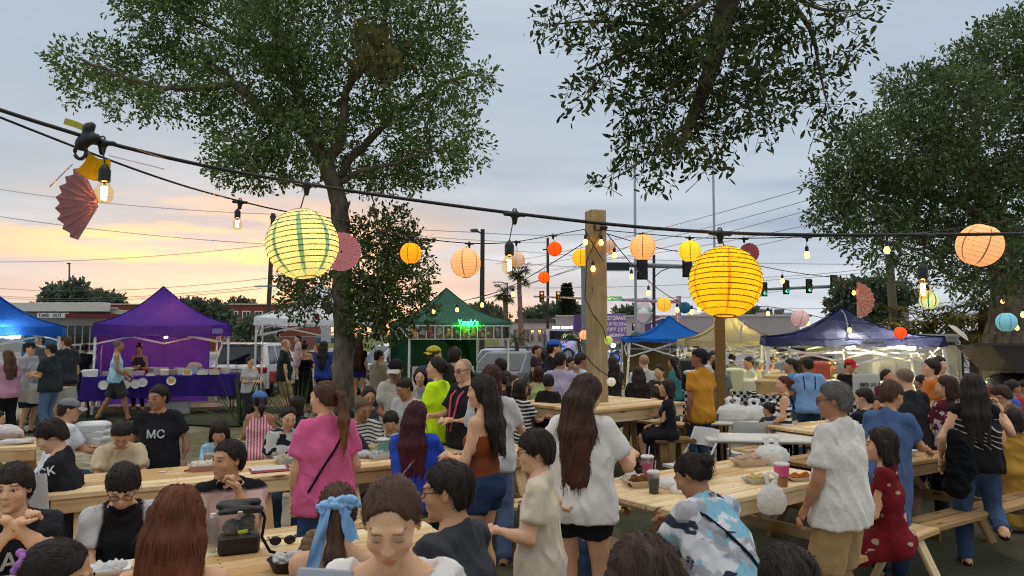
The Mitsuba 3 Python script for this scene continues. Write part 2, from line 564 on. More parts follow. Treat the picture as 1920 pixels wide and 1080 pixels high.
def bldg(name, label, x0, x1, y0, dep, h, c, roofc=None, para=.4):
    b = thing(name, label, 'building')
    part(b, 'wall', cat([box(((x0 + x1) / 2, y0 + .15, h / 2), (x1 - x0, .3, h)), box(((x0 + x1) / 2, y0 + dep, h / 2), (x1 - x0, .3, h)), box((x0 + .15, y0 + dep / 2, h / 2), (.3, dep - .32, h)), box((x1 - .15, y0 + dep / 2, h / 2), (.3, dep - .32, h))]), 'stucco', c)
    part(b, 'roof', box(((x0 + x1) / 2, y0 + dep / 2, h - .3), (x1 - x0 - .62, dep - .32, .2)), 'matte', '6a6864')
    part(b, 'parapet_cap', cat([box(((x0 + x1) / 2, y0 + .12, h + .09), (x1 - x0 + .2, .5, .18), .03)]), 'stucco', roofc or c)
    return b


def win(b, x, z, w_, h_, y, frame='d8d5ce', glass=True):
    k = part(b, 'window', cat([box((x, y - .02, z + h_ / 2), (w_ + .2, .1, .1)), box((x, y - .02, z - h_ / 2), (w_ + .2, .14, .1)), box((x - w_ / 2, y - .02, z), (.1, .1, h_ - .1)), box((x + w_ / 2, y - .02, z), (.1, .1, h_ - .1)), box((x, y - .02, z), (.06, .08, h_ - .1))]), 'paint', frame)
    part(k, 'pane', quad((x - w_ / 2, y - .012, z - h_ / 2), (x + w_ / 2, y - .012, z - h_ / 2), (x + w_ / 2, y - .012, z + h_ / 2), (x - w_ / 2, y - .012, z + h_ / 2)), 'car_glass')
    return k


def wx(px, Y):
    return W(px, 640, Y)[0]


def wz(py, Y):
    return W(960, py, Y)[2]


# shop with a pale fascia, left
Yb = 79.0
b = bldg('shop', 'low shop with pale fascia and dark glass front behind the blue stall', wx(-160, Yb), wx(215, Yb), Yb, 16, wz(580, Yb), 'a8a49a')
part(b, 'fascia', box(((wx(-160, Yb) + wx(206, Yb)) / 2, Yb - .7, wz(577, Yb)), (wx(206, Yb) - wx(-160, Yb), 1.3, 1.0), .05), 'paint', 'c9c4b8')
part(b, 'fascia_trim', box(((wx(-160, Yb) + wx(206, Yb)) / 2, Yb - .72, wz(585.5, Yb)), (wx(206, Yb) - wx(-160, Yb) + .1, 1.36, .12)), 'paint', '3a3532')
part(b, 'awning', cat([beam((wx(142, Yb), Yb - 1.0, wz(593, Yb)), (wx(226, Yb), Yb - 1.0, wz(593, Yb)), 2.0, .42)]), 'matte', '6e3a3a')
sg = part(b, 'sign_board', box(((wx(84, Yb) + wx(142, Yb)) / 2, Yb - 1.4, wz(592, Yb)), (wx(142, Yb) - wx(84, Yb), .12, .5), .02), 'paint', 'd8d6cf')
part(sg, 'lettering', mv(cat([(np.array(t.vertices), np.asarray(t.faces)) for t in [meshkit.text_mesh('TAKE  OUT  24/7', .34, .03, True)]]), (wx(86, Yb), Yb - 1.47, wz(594.5, Yb)), rx=90), 'matte', '2c4a50')
for i, px in enumerate(range(70, 210, 14)):
    part(b, 'shop_window', quad((wx(px, Yb) + .06, Yb - .01, .3), (wx(px + 14, Yb) - .06, Yb - .01, .3), (wx(px + 14, Yb) - .06, Yb - .01, 2.9), (wx(px, Yb) + .06, Yb - .01, 2.9)), 'car_glass')
# brick-red block behind the purple stall
Yb = 92.0
b = bldg('red_building', 'two storey brick red block with white framed windows behind the purple stall', wx(172, Yb), wx(560, Yb), Yb, 14, wz(572, Yb), '7a4638', 'b5a498')
for px in (438, 461, 484, 507, 530):
    win(b, wx(px, Yb), wz(591, Yb), .9, .95, Yb)
    win(b, wx(px, Yb), wz(612, Yb), .9, .95, Yb)
for px in (230, 262, 294, 330, 370):
    win(b, wx(px, Yb), wz(591, Yb), 1.1, 1.1, Yb)
# long white wall and gates
Yb = 84.0
b = bldg('white_warehouse', 'long low white warehouse with tall dark windows left of the wooden post', wx(936, Yb), wx(1048, Yb), Yb, 14, wz(607, Yb), 'b2b1ae')
for px in (966, 974, 982, 990, 998, 1012, 1020):
    win(b, wx(px, Yb), wz(629, Yb), .34, 1.35, Yb, '8d8d8b')
part(b, 'dark_band', box(((wx(965, Yb) + wx(1046, Yb)) / 2, Yb - .05, wz(602, Yb)), (wx(1046, Yb) - wx(965, Yb), .2, .45)), 'paint', '4b4a47')
b = bldg('storage_building', 'grey storage building with purple corner and stepped parapet right of the wooden post', wx(1044, 82), wx(1500, 82), 82.0, 22, wz(594, 82), '9d9a96', 'a9a6a2')
part(b, 'purple_panel', box(((wx(1076, 82) + wx(1096, 82)) / 2, 81.9, wz(606, 82)), (wx(1096, 82) - wx(1076, 82), .16, 1.9)), 'stucco', '5a4a78')
part(b, 'entrance_wall', box(((wx(1165, 82) + wx(1262, 82)) / 2, 81.93, wz(632, 82)), (wx(1262, 82) - wx(1165, 82), .13, 3.0)), 'stucco', 'b4b2b0')
gb = part(b, 'gable', prism([(wx(1205, 82), wz(627, 82)), (wx(1272, 82), wz(627, 82)), (wx(1272, 82), wz(609, 82)), (wx(1240, 82), wz(597, 82)), (wx(1205, 82), wz(609, 82))], 80.9, 81.85), 'stucco', '5c4e7c')
part(gb, 'gable_trim', cat([beam((wx(1203, 82), 80.86, wz(608.5, 82)), (wx(1240, 82), 80.86, wz(595.8, 82)), .14, .16), beam((wx(1240, 82), 80.86, wz(595.8, 82)), (wx(1274, 82), 80.86, wz(608.5, 82)), .14, .16)]), 'paint', 'd2d0cc')
pl = part(gb, 'number_board', box(((wx(1218, 82) + wx(1234, 82)) / 2, 80.84, wz(613.5, 82)), (.95, .08, .58), .02), 'paint', 'e0dedb')
part(pl, 'numerals', mv((lambda t: (np.array(t.vertices), np.asarray(t.faces)))(meshkit.text_mesh('99', .4, .03, True)), (wx(1221, 82), 80.79, wz(617, 82)), rx=90), 'matte', '44424a')
for k, px in enumerate(range(1290, 1500, 26)):
    part(b, 'scalloped_parapet', box((wx(px + 13, 82), 82.2, wz(594 - 2.2 * (k % 2 + 1), 82)), (wx(26 + 960, 82), .3, .3 + .12 * (k % 2))), 'stucco', 'a9a6a2')
for px in (1332, 1352, 1440, 1462):
    part(b, 'roof_unit', box((wx(px, 86), 86, wz(588, 86)), (.9, .9, 1.0), .05), 'paint', '55565a')
sb = thing('storage_sign', 'tall purple storage sign with white offer lettering', 'sign')
part(sb, 'panel', box((wx(1155, 78), 78, wz(613.5, 78)), (wx(1157 + 18, 78) - wx(1137, 78), .25, wz(588, 78) - wz(639, 78)), .03), 'paint', '6f629c')
for i, (t, h_) in enumerate((('STORAGE', .42), ('UP TO 50%', .33), ('OFF 1ST', .36), ('MONTH', .3))):
    m = (lambda t_: (np.array(t_.vertices), np.asarray(t_.faces)))(meshkit.text_mesh(t, h_, .03, True))
    wd_ = m[0][:, 0].max()
    m = (m[0] * [min(1, 1.95 / wd_), 1, 1], m[1])
    part(sb, 'lettering', mv(m, (wx(1156, 78) - min(wd_, 1.95) / 2, 77.86, wz(600 + 10.5 * i, 78)), rx=90), 'matte', 'e8e6ee')
py_ = thing('pylon_sign', 'white oval pylon sign with green lettering beside the thin pole', 'sign')
m = solid([ell((wx(1206, 76), 76, wz(583, 76)), (.85, .3, 1.15)), cone((wx(1206, 76), 76, wz(600, 76)), (wx(1206, 76), 76, wz(589, 76)), .35, .7)], .06)
part(py_, 'sign_face', m, 'paint', 'cfd0cf', smooth=True)
part(py_, 'rim', tube([(wx(1206, 76) + 1.02 * math.cos(t) + .1, 76, wz(583, 76) + 1.3 * math.sin(t)) for t in np.linspace(-2, 1.6, 22)], .09, 6), 'paint', '8f9196', smooth=True)
part(py_, 'pole', cyl((wx(1206, 76), 76, 0), (wx(1206, 76), 76, wz(598, 76)), .16), 'paint', '9a9a98')
part(py_, 'lettering', mv((lambda t_: (np.array(t_.vertices) * [.8, 1, 1], np.asarray(t_.faces)))(meshkit.text_mesh('STORAGE', .38, .03, True)), (wx(1206, 76) - .78, 75.68, wz(585, 76)), rx=90), 'paint', '3fae4a')
# chain link fence and low wall beyond the stalls
fn_ = thing('chain_link_fence', 'chain link fence along the pavement behind the white stall', 'fence')
xs = np.arange(wx(420, 76), wx(1010, 76), 2.5)
for x_ in xs:
    part(fn_, 'post', cyl((x_, 76, 0), (x_, 76, 1.75), .035, 6), 'paint', '8b8d8c')
part(fn_, 'top_rail', cyl((xs[0], 76, 1.75), (xs[-1], 76, 1.75), .03, 6), 'paint', '8b8d8c')
wr = []
for x_ in np.arange(xs[0], xs[-1], .28):
    wr += [beam((x_, 76, .05), (min(x_ + 1.7, xs[-1]), 76, 1.74), .012, .012), beam((min(x_ + 1.7, xs[-1]), 76.01, .05), (x_, 76.01, 1.74), .012, .012)]
part(fn_, 'mesh', cat(wr), 'paint', '7d7f7e', kind='stuff', smooth=False)


# ---- market tents, stalls and vehicles
def tent(label, cx, cy, rot, w_, dep, ze, zp, c, slant=0.0, val=.28, legs=(0, 1, 2, 3), truss=True, legc='d6d6d2', frame_z=None, back=None, sides=(), seed=0):
    t = thing('market_tent', label, 'tent')
    ca, sa = math.cos(math.radians(rot)), math.sin(math.radians(rot))

    def g(x, y, z):
        return np.array([cx + ca * x - sa * y, cy + sa * x + ca * y, z])
    co = [(-w_ / 2, -dep / 2), (w_ / 2, -dep / 2), (w_ / 2, dep / 2), (-w_ / 2, dep / 2)]
    # roof: four sagging triangles as sheets, with valance
    for k in range(4):
        a, b = np.array(co[k]), np.array(co[(k + 1) % 4])

        def fn(u, v, a=a, b=b, k=k):
            x = (a[0] * (1 - u) + b[0] * u) * (1 - v)
            y = (a[1] * (1 - u) + b[1] * u) * (1 - v)
            sag = -.16 * np.sin(np.pi * v) * (1 - .25 * np.sin(np.pi * u)) - .05 * np.sin(np.pi * u) * (1 - v) ** 3
            wr = .02 * np.sin(u * 17 + k * 3 + seed + 3 * v) * (1 - v) * np.sin(np.pi * u)
            z = ze + (zp - ze) * v + sag + wr
            return cx + ca * x - sa * y, cy + sa * x + ca * y, z
        part(t, 'roof_panel', sheet(fn, 19, 13), 'canvas', c, smooth=True)

        def fv(u, v, a=a, b=b, k=k):
            o = 1 + .006 + .012 * v + .004 * np.sin(u * 40 + k * 5 + seed) * v
            x, y = (a[0] * (1 - u) + b[0] * u) * o, (a[1] * (1 - u) + b[1] * u) * o
            z = ze - val * v - .05 * np.sin(np.pi * u) * (1 - v) - .012 * np.sin(u * 23 + seed) * v
            return cx + ca * x - sa * y, cy + sa * x + ca * y, z + .004
        part(t, 'valance', sheet(fv, 31, 4), 'canvas', c, smooth=True)
    part(t, 'ridge_seam', cat([tube([g(co[k][0] * (1 - v), co[k][1] * (1 - v), ze + (zp - ze) * v - .16 * math.sin(math.pi * v) + .012) for v in np.linspace(0, 1, 9)], .012, 5, False) for k in range(4)]), 'canvas', col(c) * .7, smooth=True)
    for k in legs:
        x, y = co[k]
        f_ = 1 + slant
        part(t, 'leg', beam(g(x * f_ * .985, y * f_ * .985, 0), g(x * .975, y * .975, ze - .02), .052, .052, .006, up=(ca, sa, 0)), 'paint', legc)
        part(t, 'foot', box(g(x * f_ * .985, y * f_ * .985, .012), (.11, .11, .02), .004), 'metal', '6d6f72')
        part(t, 'bracket', box(g(x * .97, y * .97, ze - .12), (.075, .075, .10), .01), 'plastic', '1a1b1d')
    if truss:
        for k in range(4):
            a, b = np.array(co[k]) * .97, np.array(co[(k + 1) % 4]) * .97
            m_ = (a + b) / 2
            zz_ = ze - .13
            for p0, p1 in ((a, m_), (m_, b)):
                part(t, 'truss_bar', beam(g(*p0, zz_), g(*p1, zz_ - .34), .024, .036), 'paint', 'd2d2ce')
                part(t, 'truss_bar', beam(g(*p0, zz_ - .34), g(*p1, zz_), .024, .036), 'paint', 'd2d2ce')
        part(t, 'centre_mast', beam(g(0, 0, zp - 1.0), g(0, 0, zp - .1), .03, .03), 'paint', 'd2d2ce')
        for k in range(4):
            m_ = (np.array(co[k]) + np.array(co[(k + 1) % 4])) * .485
            part(t, 'truss_bar', beam(g(*m_, ze - .3), g(0, 0, zp - .85), .024, .036), 'paint', 'd2d2ce')
    if back:
        yb = dep / 2 - .06
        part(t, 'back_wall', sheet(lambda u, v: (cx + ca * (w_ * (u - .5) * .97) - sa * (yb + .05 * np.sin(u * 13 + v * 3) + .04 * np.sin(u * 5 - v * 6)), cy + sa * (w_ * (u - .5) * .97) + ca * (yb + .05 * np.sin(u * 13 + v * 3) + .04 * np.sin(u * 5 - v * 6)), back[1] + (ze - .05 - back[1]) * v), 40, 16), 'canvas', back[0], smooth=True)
    for sx, c2, z0 in sides:
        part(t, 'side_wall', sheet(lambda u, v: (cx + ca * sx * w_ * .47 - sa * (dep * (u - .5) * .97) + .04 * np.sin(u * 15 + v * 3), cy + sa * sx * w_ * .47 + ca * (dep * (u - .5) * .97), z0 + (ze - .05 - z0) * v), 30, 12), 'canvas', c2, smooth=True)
    return t, g, co


def lamp(name, label, m, rad, c='ffffff', ctg='lamp', group=None):
    k = thing(name, label, ctg, group)
    put(k, m, 'matte', c, emit=rad, smooth=False)
    return k


# purple stall, turned to face the crowd


def facing(px, Y, rot, w_, dep):
    """front centre, direction along the front, direction inward, tent centre"""
    a = math.radians(rot)
    fc = np.array([GX(px, Y), Y])
    e, d = np.array([math.cos(a), math.sin(a)]), np.array([-math.sin(a), math.cos(a)])
    return fc, e, d, fc + d * dep / 2


def online(px, P0, e):
    """the point of a ground line at a pixel column"""
    k = (px - 960) / F
    s_ = (k * P0[1] - P0[0]) / (e[0] - k * e[1])
    return P0 + e * s_, s_


Yp, RP = 18.2, 27
pf, pe, pd, pcen = facing(306, Yp, RP, 3.0, 2.9)
pt, pg, pc = tent('purple canopy tent with a purple back wall over the dessert stall', pcen[0], pcen[1], RP, 3.02, 2.9, 2.16, 3.16, '543c9a', val=.30, back=None, sides=((-1, '5a34a0', .9),), legs=(0, 1, 2, 3), seed=2)
part(pt, 'back_wall', sheet(lambda u, v: tuple(np.moveaxis(np.stack([pcen[0] + pe[0] * (-1.47 + 2.75 * u) + pd[0] * (1.40 + .05 * np.sin(u * 13 + v * 3)), pcen[1] + pe[1] * (-1.47 + 2.75 * u) + pd[1] * (1.40 + .05 * np.sin(u * 13 + v * 3) + .03 * np.sin(u * 5 - v * 6)), .02 + 2.1 * v], -1), -1, 0)), 40, 16), 'canvas', '6a42b0', smooth=True)
bd = part(pt, 'maker_badge', quad(*[pg(1.08 + dx_, -1.475, 1.93 + dz_) for dx_, dz_ in ((0, 0), (.26, 0), (.26, .13), (0, .13))]), 'paint', '8a7bb8')
tb = thing('stall_table', 'long table under a purple cloth in front of the purple stall', 'table')
tl0 = pf - pd * .55
sa_, sb_ = online(160, tl0, pe)[1], online(448, tl0, pe)[1]


def tp_(px, off=0.0):
    q_ = online(px, tl0 + pd * off, pe)[0]
    return q_


def cloth_table(t, xa, xb, y0, y1, z, drop, c, mat='canvas', tr=lambda m: m):
    part(t, 'tabletop', tr(box(((xa + xb) / 2, (y0 + y1) / 2, z - .02), (xb - xa - .02, y1 - y0 - .02, .035), .01)), 'plastic', 'b8b4a8')
    u_ = np.linspace(0, 1, 40)

    def fn(u, v):
        per = 2 * (xb - xa) + 2 * (y1 - y0)
        q = u * per
        lx, ly_ = xb - xa, y1 - y0
        x = np.select([q < lx, q < lx + ly_, q < 2 * lx + ly_], [xa + q, xb + 0 * q, xb - (q - lx - ly_)], xa + 0 * q)
        y = np.select([q < lx, q < lx + ly_, q < 2 * lx + ly_], [y0 + 0 * q, y0 + (q - lx), y1 + 0 * q], y1 - (q - 2 * lx - ly_))
        nx_, ny_ = np.select([q < lx, q < lx + ly_, q < 2 * lx + ly_], [0 * q, 1 + 0 * q, 0 * q], -1 + 0 * q), np.select([q < lx, q < lx + ly_, q < 2 * lx + ly_], [-1 + 0 * q, 0 * q, 1 + 0 * q], 0 * q)
        w_ = (.012 + .035 * np.sin(q * 9) * v + .02 * np.sin(q * 23 + 1) * v + .03 * v)
        return x + nx_ * w_, y + ny_ * w_, z + .004 - drop * v - .02 * np.sin(q * 5) * v
    part(t, 'tablecloth', tr(cat([sheet(fn, 140, 7), quad((xa - .012, y0 - .012, z + .004), (xb + .012, y0 - .012, z + .004), (xb + .012, y1 + .012, z + .004), (xa - .012, y1 + .012, z + .004))])), mat, c, smooth=40)
    for x in (xa + .12, xb - .12):
        for y in (y0 + .1, y1 - .1):
            part(t, 'leg', tr(cyl((x, y, 0), (x, y, z - .04), .014, 7)), 'metal', '3b3c3e')


cloth_table(tb, sa_, sb_, -.38, .38, .95, .50, '46328a', 'canvas', lambda m: mv(m, (tl0[0], tl0[1], 0), RP))
r_ = np.random.default_rng(5)


def tub(name, label, ctg, c, p, w_, d_, h_, mat='plastic', lid=None, group=None, rz=0, taper=.88):
    """an open or lidded tub with sloping walls"""
    k = thing(name, label, ctg, group)
    B_ = np.array([[-1, -1], [1, -1], [1, 1], [-1, 1]]) * [w_ / 2, d_ / 2]
    rings = [(B_ * taper, 0), (B_, h_), (B_ * .95, h_), (B_ * .86 * (taper + .06), .012)]
    v = np.vstack([np.c_[r0, np.full(4, z0)] for r0, z0 in rings])
    f = [[i * 4 + j, i * 4 + (j + 1) % 4, i * 4 + 4 + (j + 1) % 4, i * 4 + 4 + j] for i in range(3) for j in range(4)] + [[12, 13, 14, 15], [3, 2, 1, 0]]
    part(k, 'tray', mv((v, np.array(f)), p, rz), mat, c)
    if lid:
        part(k, 'lid', mv(solid([cone((-w_ * .3, 0, h_), (w_ * .3, 0, h_), d_ * .42, d_ * .42, np.array([0, 0, 1.]), .45)], max(.008, w_ * .06)), p, rz), mat, lid, smooth=True)
    return k


def plate_sign(px, py, off, r, label, paper='d9b66a', group=None):
    c0 = W(px, py, tp_(px, off)[1])
    k = thing('plate_sign', label, 'plate', group)
    part(k, 'plate', mv(lathe([(0, 0), (r * .8, 0), (r, .02), (r * .98, .028), (r * .78, .008), (0, .008)], 22), c0, rx=90 - 8, rz=RP), 'paint', 'd8d6d0', smooth=40)
    part(k, 'note', mv(box((0, 0, .012), (r * 1.15, r * .85, .004)), c0, rx=90 - 8, rz=RP), 'matte', paper)


for i, (px, py) in enumerate(((194, 722), (235, 721), (254, 720), (267, 717), (321, 714))):
    plate_sign(px, py, -.47, .105, ['paper plate sign nearest the left end of the purple table', 'paper plate sign hanging left of its twin on the purple cloth front', 'middle paper plate sign hanging on the purple cloth front', 'paper plate sign hanging right of its twin on the purple cloth front', 'paper plate sign hanging right of the middle of the purple cloth'][i], ['d9d6cc', 'd2cfc4', 'cfd0d2', 'c8ccd0', 'd9a860'][i])
for i, (px, py) in enumerate(((282, 708), (296, 719), (351, 698), (379, 700), (402, 700))):
    plate_sign(px, py, -.30, .115, ['large white paper plate standing at the vendor\'s right hand', 'paper plate sign below the large white plate', 'yellow paper plate sign on the right part of the table', 'paper plate sign with white note left of the last one', 'rightmost paper plate sign on the purple table'][i], ['dedbd5', 'dcd7cc', 'd9a850', 'd6cfae', 'd4c68e'][i])
for i, (px, w_, d_, h_, c) in enumerate(((172, .3, .2, .12, 'd8d8d6'), (233, .2, .18, .1, 'c9b06a'), (245, .16, .15, .16, 'a8b08a'), (262, .3, .2, .1, 'c8a3a6'), (305, .34, .25, .17, 'b9a7a4'), (322, .3, .22, .12, 'b39a92'), (338, .2, .15, .16, 'c7b1a2'), (366, .16, .12, .18, '9fb3c4'), (393, .4, .25, .1, 'c9c7b8'))):
    tub('food_box', ['white foam box at the left end of the purple table', 'yellow lidded food box on the purple table', 'greenish jar box beside the yellow food box', 'pink food tray before the vendor', 'clear food case on the purple table', 'low beige food case', 'tall beige food case', 'small blue box between plates', 'long pale tray at the right end of the purple table'][i], 'food box', c, (*tp_(px, .08), .958), w_, d_, h_, lid=c if i in (0, 1, 2) else None, rz=RP)
XT = [(178, -.2, 'd6d2c8', 'crumpled white packet at the left end of the purple table'), (203, .1, 'b9a8a4', 'pink packet behind the striding man'), (216, -.1, 'd9d4c6', 'white dish behind the striding man'), (290, .15, '8f7a70', 'brown tub in the middle of the purple table'), (312, -.15, 'd4c8b0', 'cream tub in the middle of the purple table'), (329, .2, 'c4a08e', 'peach tub right of the middle of the purple table'), (345, -.1, 'd8d4cc', 'small white tub left of the yellow plate'), (360, .22, '5a5450', 'dark tub behind the yellow plate'), (388, .2, '9a8f7c', 'khaki tub behind the last plates'), (412, .05, 'b7ad96', 'tan box at the right end of the purple table'), (425, -.1, 'c9c2b0', 'pale folded menu at the right end of the purple table'), (250, .22, '3a3c40', 'black pan behind the food boxes')]
for px, of_, c, lab in XT:
    tub('food_tub', lab, 'tub', c, (*tp_(px, of_), .958), r_.uniform(.12, .22), .14, r_.uniform(.07, .16), lid=c if r_.uniform() > .5 else None, rz=RP + r_.uniform(-20, 20))
one('red_cup', 'red paper cup standing before the vendor in the purple stall', 'cup', lathe([(.035, 0), (.045, .12), (.042, .12), (.032, .01), (0, .01)], 12, (*tp_(277, .2), .958)), 'plastic', '9a2430', smooth=True)
one('cooler_box', 'white plastic cooler box under the purple table', 'cooler', mv(box((0, 0, .17), (.55, .35, .33), .03), (*tp_(338, .1), 0), RP), 'plastic', 'c9c9c6')
pk = thing('dust_bag', 'beige cloth bag propped on the right of the purple table', 'bag')
part(pk, 'bag', solid([ell((*tp_(365, .3), 1.10), (.16, .12, .14)), ell((*tp_(374, .32), 1.13), (.1, .1, .09))], .02), 'cloth', 'a58c78', smooth=True)
lamp('stall_bulb', 'bare orange bulb glowing on a stick inside the purple stall', ball(W(311, 629, 19.3), (.06, .06, .075), 2), (22, 10, 3.5), 'ffcc88')
one('lamp_stick', 'thin stick holding the bare bulb in the purple stall', 'pole', cyl((GX(307, 19.3), 19.32, 0), W(311, 634, 19.3), .012, 6), 'metal', '77706a')

# blue stall at the left edge
bt, bg, bc_ = tent('blue canopy tent cut by the left edge of the picture', *(np.array([GX(112, 15.2), 15.2]) + np.array([-.866, -.5]) * 1.5 + np.array([-.5, .866]) * 1.45), 30, 3.0, 2.9, 2.08, 3.0, '2a5cb0', val=.2, legs=(1, 2), seed=5)
for i, (py, x0, x1) in enumerate(((620, -8, 24), (631, -6, 36))):
    lamp('tube_light', ['upper bright tube light under the blue tent', 'lower bright tube light under the blue tent'][i], cyl(W(x0, py, 14.9), W(x1, py, 14.9), .035, 8), (2.6, 2.7, 2.3))
lt = thing('stall_table', 'white serving table under the blue tent at the left edge', 'table')
cloth_table(lt, -10.4, -8.6, 14.1, 14.8, .88, .25, 'b5b2a6')
for i, px in enumerate((10, 22, 62, 70)):
    tub('food_tray', ['foil tray at the left edge under the blue tent', 'second foil tray under the blue tent', 'white takeaway box stack under the blue tent', 'white takeaway box at the right of the blue tent table'][i], 'tray', 'b9bcb8', (GX(px, 14.4), 14.35, .888), .3, .22, .09)
one('side_banner', 'light blue banner panel hanging at the back of the blue tent', 'banner', sheet(lambda u, v: (GX(40, 17) + .95 * u + .02 * np.sin(9 * v), 17.0 + .06 * np.sin(u * 7), .9 + 1.15 * v), 14, 10), 'canvas', '4f8fb5', smooth=True)
one('barrier_rail', 'white metal barrier frame left of the purple stall', 'barrier', cat([beam((GX(112, 19.5), 19.5, 1.62), (GX(188, 19.5), 19.5, 1.68), .05, .05), beam((GX(112, 19.5), 19.5, 1.25), (GX(188, 19.5), 19.5, 1.3), .05, .05), beam((GX(112, 19.5), 19.5, 0), (GX(112, 19.5), 19.5, 1.64), .05, .05), beam((GX(187, 19.5), 19.5, 0), (GX(187, 19.5), 19.5, 1.7), .05, .05), beam((GX(150, 19.5), 19.5, .1), (GX(150, 19.5), 19.5, 1.62), .04, .04), beam((GX(114, 19.5), 19.52, .9), (GX(186, 19.5), 19.52, .9), .04, .04)]), 'paint', 'b9b7b2')

# white stall behind the oak
wt, wg, wc = tent('white canopy tent half hidden behind the oak trunk', *facing(600, 19.6, 15, 3, 2.7)[3], 15, 3.3, 2.7, 2.36, 3.35, 'f2f4f6', val=.2, legs=(0, 1, 2, 3), seed=8)
one('hanging_basket', 'small red flower basket hanging under the edge of the white tent', 'plant', cat([ball(W(594, 594, 18.8), (.07, .07, .08), 2), cyl(W(594, 588, 18.8), W(594, 570, 18.8), .006, 4)]), 'grain', '6a2233')
one('red_cooler', 'red and white cooler box standing behind the bald man', 'cooler', cat([box((GX(512, 19), 19.1, .84), (.2, .24, .3), .03)]), 'plastic', 'a03a38')
one('stall_fan', 'black electric fan clamped to the left leg of the white tent', 'fan', cat([cyl(W(525, 618, 19.55), W(525, 618, 19.75), .1, 14), cyl(W(520, 618, 19.6), W(508, 616, 19.6), .03, 8), ball(W(530, 617, 19.6), .06, 2), cyl(W(520, 628, 19.6), W(524, 628, 19.6), .05, 6)]), 'plastic', '25262a')
one('poster_board', 'white notice with dark pictures hanging from the right of the white tent', 'poster', box(W(611, 627, 19.6), (.26, .02, .42)), 'paint', 'b8bcc2')
one('blue_crate', 'blue crate on the table at the right of the white tent', 'crate', box(W(612, 638, 20.6), (.5, .3, .14), .02), 'plastic', '3f6ea8')

# green stall
Ag = W(766, 605, 18.3)[:2]
ra = math.radians(18)
wg = 0.5
while True:
    q_ = Ag + np.array([math.cos(ra), math.sin(ra)]) * wg
    if q_[0] / q_[1] > -5 / F:
        break
    wg += .01
cg = Ag + np.array([math.cos(ra), math.sin(ra)]) * wg / 2 + np.array([-math.sin(ra), math.cos(ra)]) * 1.55
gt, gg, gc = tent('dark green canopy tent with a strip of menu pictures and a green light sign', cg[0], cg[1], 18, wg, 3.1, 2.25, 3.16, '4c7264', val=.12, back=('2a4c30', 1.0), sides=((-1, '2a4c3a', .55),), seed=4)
part(gt, 'tied_curtain', sheet(lambda u, v: tuple(np.moveaxis(gg(0, 0, 0) + (wg / 2 - .1 - 1.1 * (1 - v * .75) * u)[..., None] * (gg(1, 0, 0) - gg(0, 0, 0)) + (1.32 + .05 * np.sin(u * 14))[..., None] * (gg(0, 1, 0) - gg(0, 0, 0)) + (2.0 - 1.2 * v + .25 * v * np.sin(u * 3))[..., None] * np.array([0, 0, 1.]), -1, 0)), 20, 14), 'canvas', '2d5a34', smooth=True)
st = thing('menu_strip', 'row of twelve food pictures hung along the front of the green tent', 'menu')
zt0 = 2.12


def gm(m, x, y, z):
    return mv(m, gg(x, -1.55 + y, z), 18)


wcell = wg / 12
part(st, 'strip', gm(box((0, 0, 0), (wg, .012, .36)), 0, -.05, zt0 - .155), 'paint', 'd0cec6')
FC = ['b98a4a', '8d8a80', 'a8675a', 'a19a88', 'b08a4c', '6d7a66', 'c08a4e', 'b58d5c', '8f6f6d', 'a3744e', '7d7f80', '3a3d3c']
for i in range(12):
    xc = -wg / 2 + (i + .5) * wcell
    pk = part(st, 'picture', gm(box((0, 0, 0), (wcell * .84, .006, .30)), xc, -.062, zt0 - .155), 'matte', '5a5248' if i % 3 else '6b6a64')
    for q in range(5):
        part(pk, 'dish', gm(mv(lathe([(0, .004), (.03 + .014 * r_.uniform(), .003), (.046, 0)], 10), rx=90), xc + r_.uniform(-.045, .045), -.066, zt0 - .155 + r_.uniform(-.1, .1)), 'matte', col(FC[i]) * r_.uniform(.6, 1.5))
nt = meshkit.text_mesh("Yandy's", .125, .03, False)
v_ = np.array(nt.vertices)
v_[:, 0] += v_[:, 1] * .22
lamp('neon_sign', 'glowing green script light sign over the menu strip', gm(mv((v_ * [.80, 1, 1], np.asarray(nt.faces)), rx=90), -.10, -.14, zt0 + .03), (.015, 1.3, .08), '20ff50', 'sign')

# right-hand stalls
rt_, rg, rc = tent('bright blue canopy tent behind the beige one, right of the wooden post', *facing(1268, 18.4, -4, 2.2, 2.2)[3], -4, 2.3, 2.3, 1.84, 2.38, '2f6fc4', slant=.12, val=.12, seed=1)
part(rt_, 'back_curtain', sheet(lambda u, v: (rg(-1.1, 0, 0)[0] + 2.2 * u, 20.3 + .5 * u + .06 * np.sin(u * 15) + 0 * v, .5 + 1.25 * v), 24, 10), 'canvas', '6b5c36', smooth=True)
be, beg, bec = tent('beige canopy tent between the bright blue and the navy tents', *facing(1383, 15.6, -8, 2.1, 2.1)[3], -8, 2.12, 2.1, 1.80, 2.42, 'a89c7a', slant=.10, val=.14, seed=3)
lamp('tent_lamp', 'lamp shining under the beige tent roof', ball((W(1398, 600, 16.6)[0], 16.6, 2.0), .05, 2), (30, 26, 13))
na, nag, nac = tent('navy canopy tent lit from below by a tube light', *facing(1602, 12.8, -16, 2.8, 2.4)[3], -16, 2.8, 2.4, 1.86, 2.42, '34375c', slant=.10, val=.16, seed=6)
lb_ = part(na, 'badge', quad(*[nag(.12 + dx_, -1.235, 1.73 + dz_) for dx_, dz_ in ((0, 0), (.34, 0), (.34, .08), (0, .08))]), 'paint', 'b0b4bc')
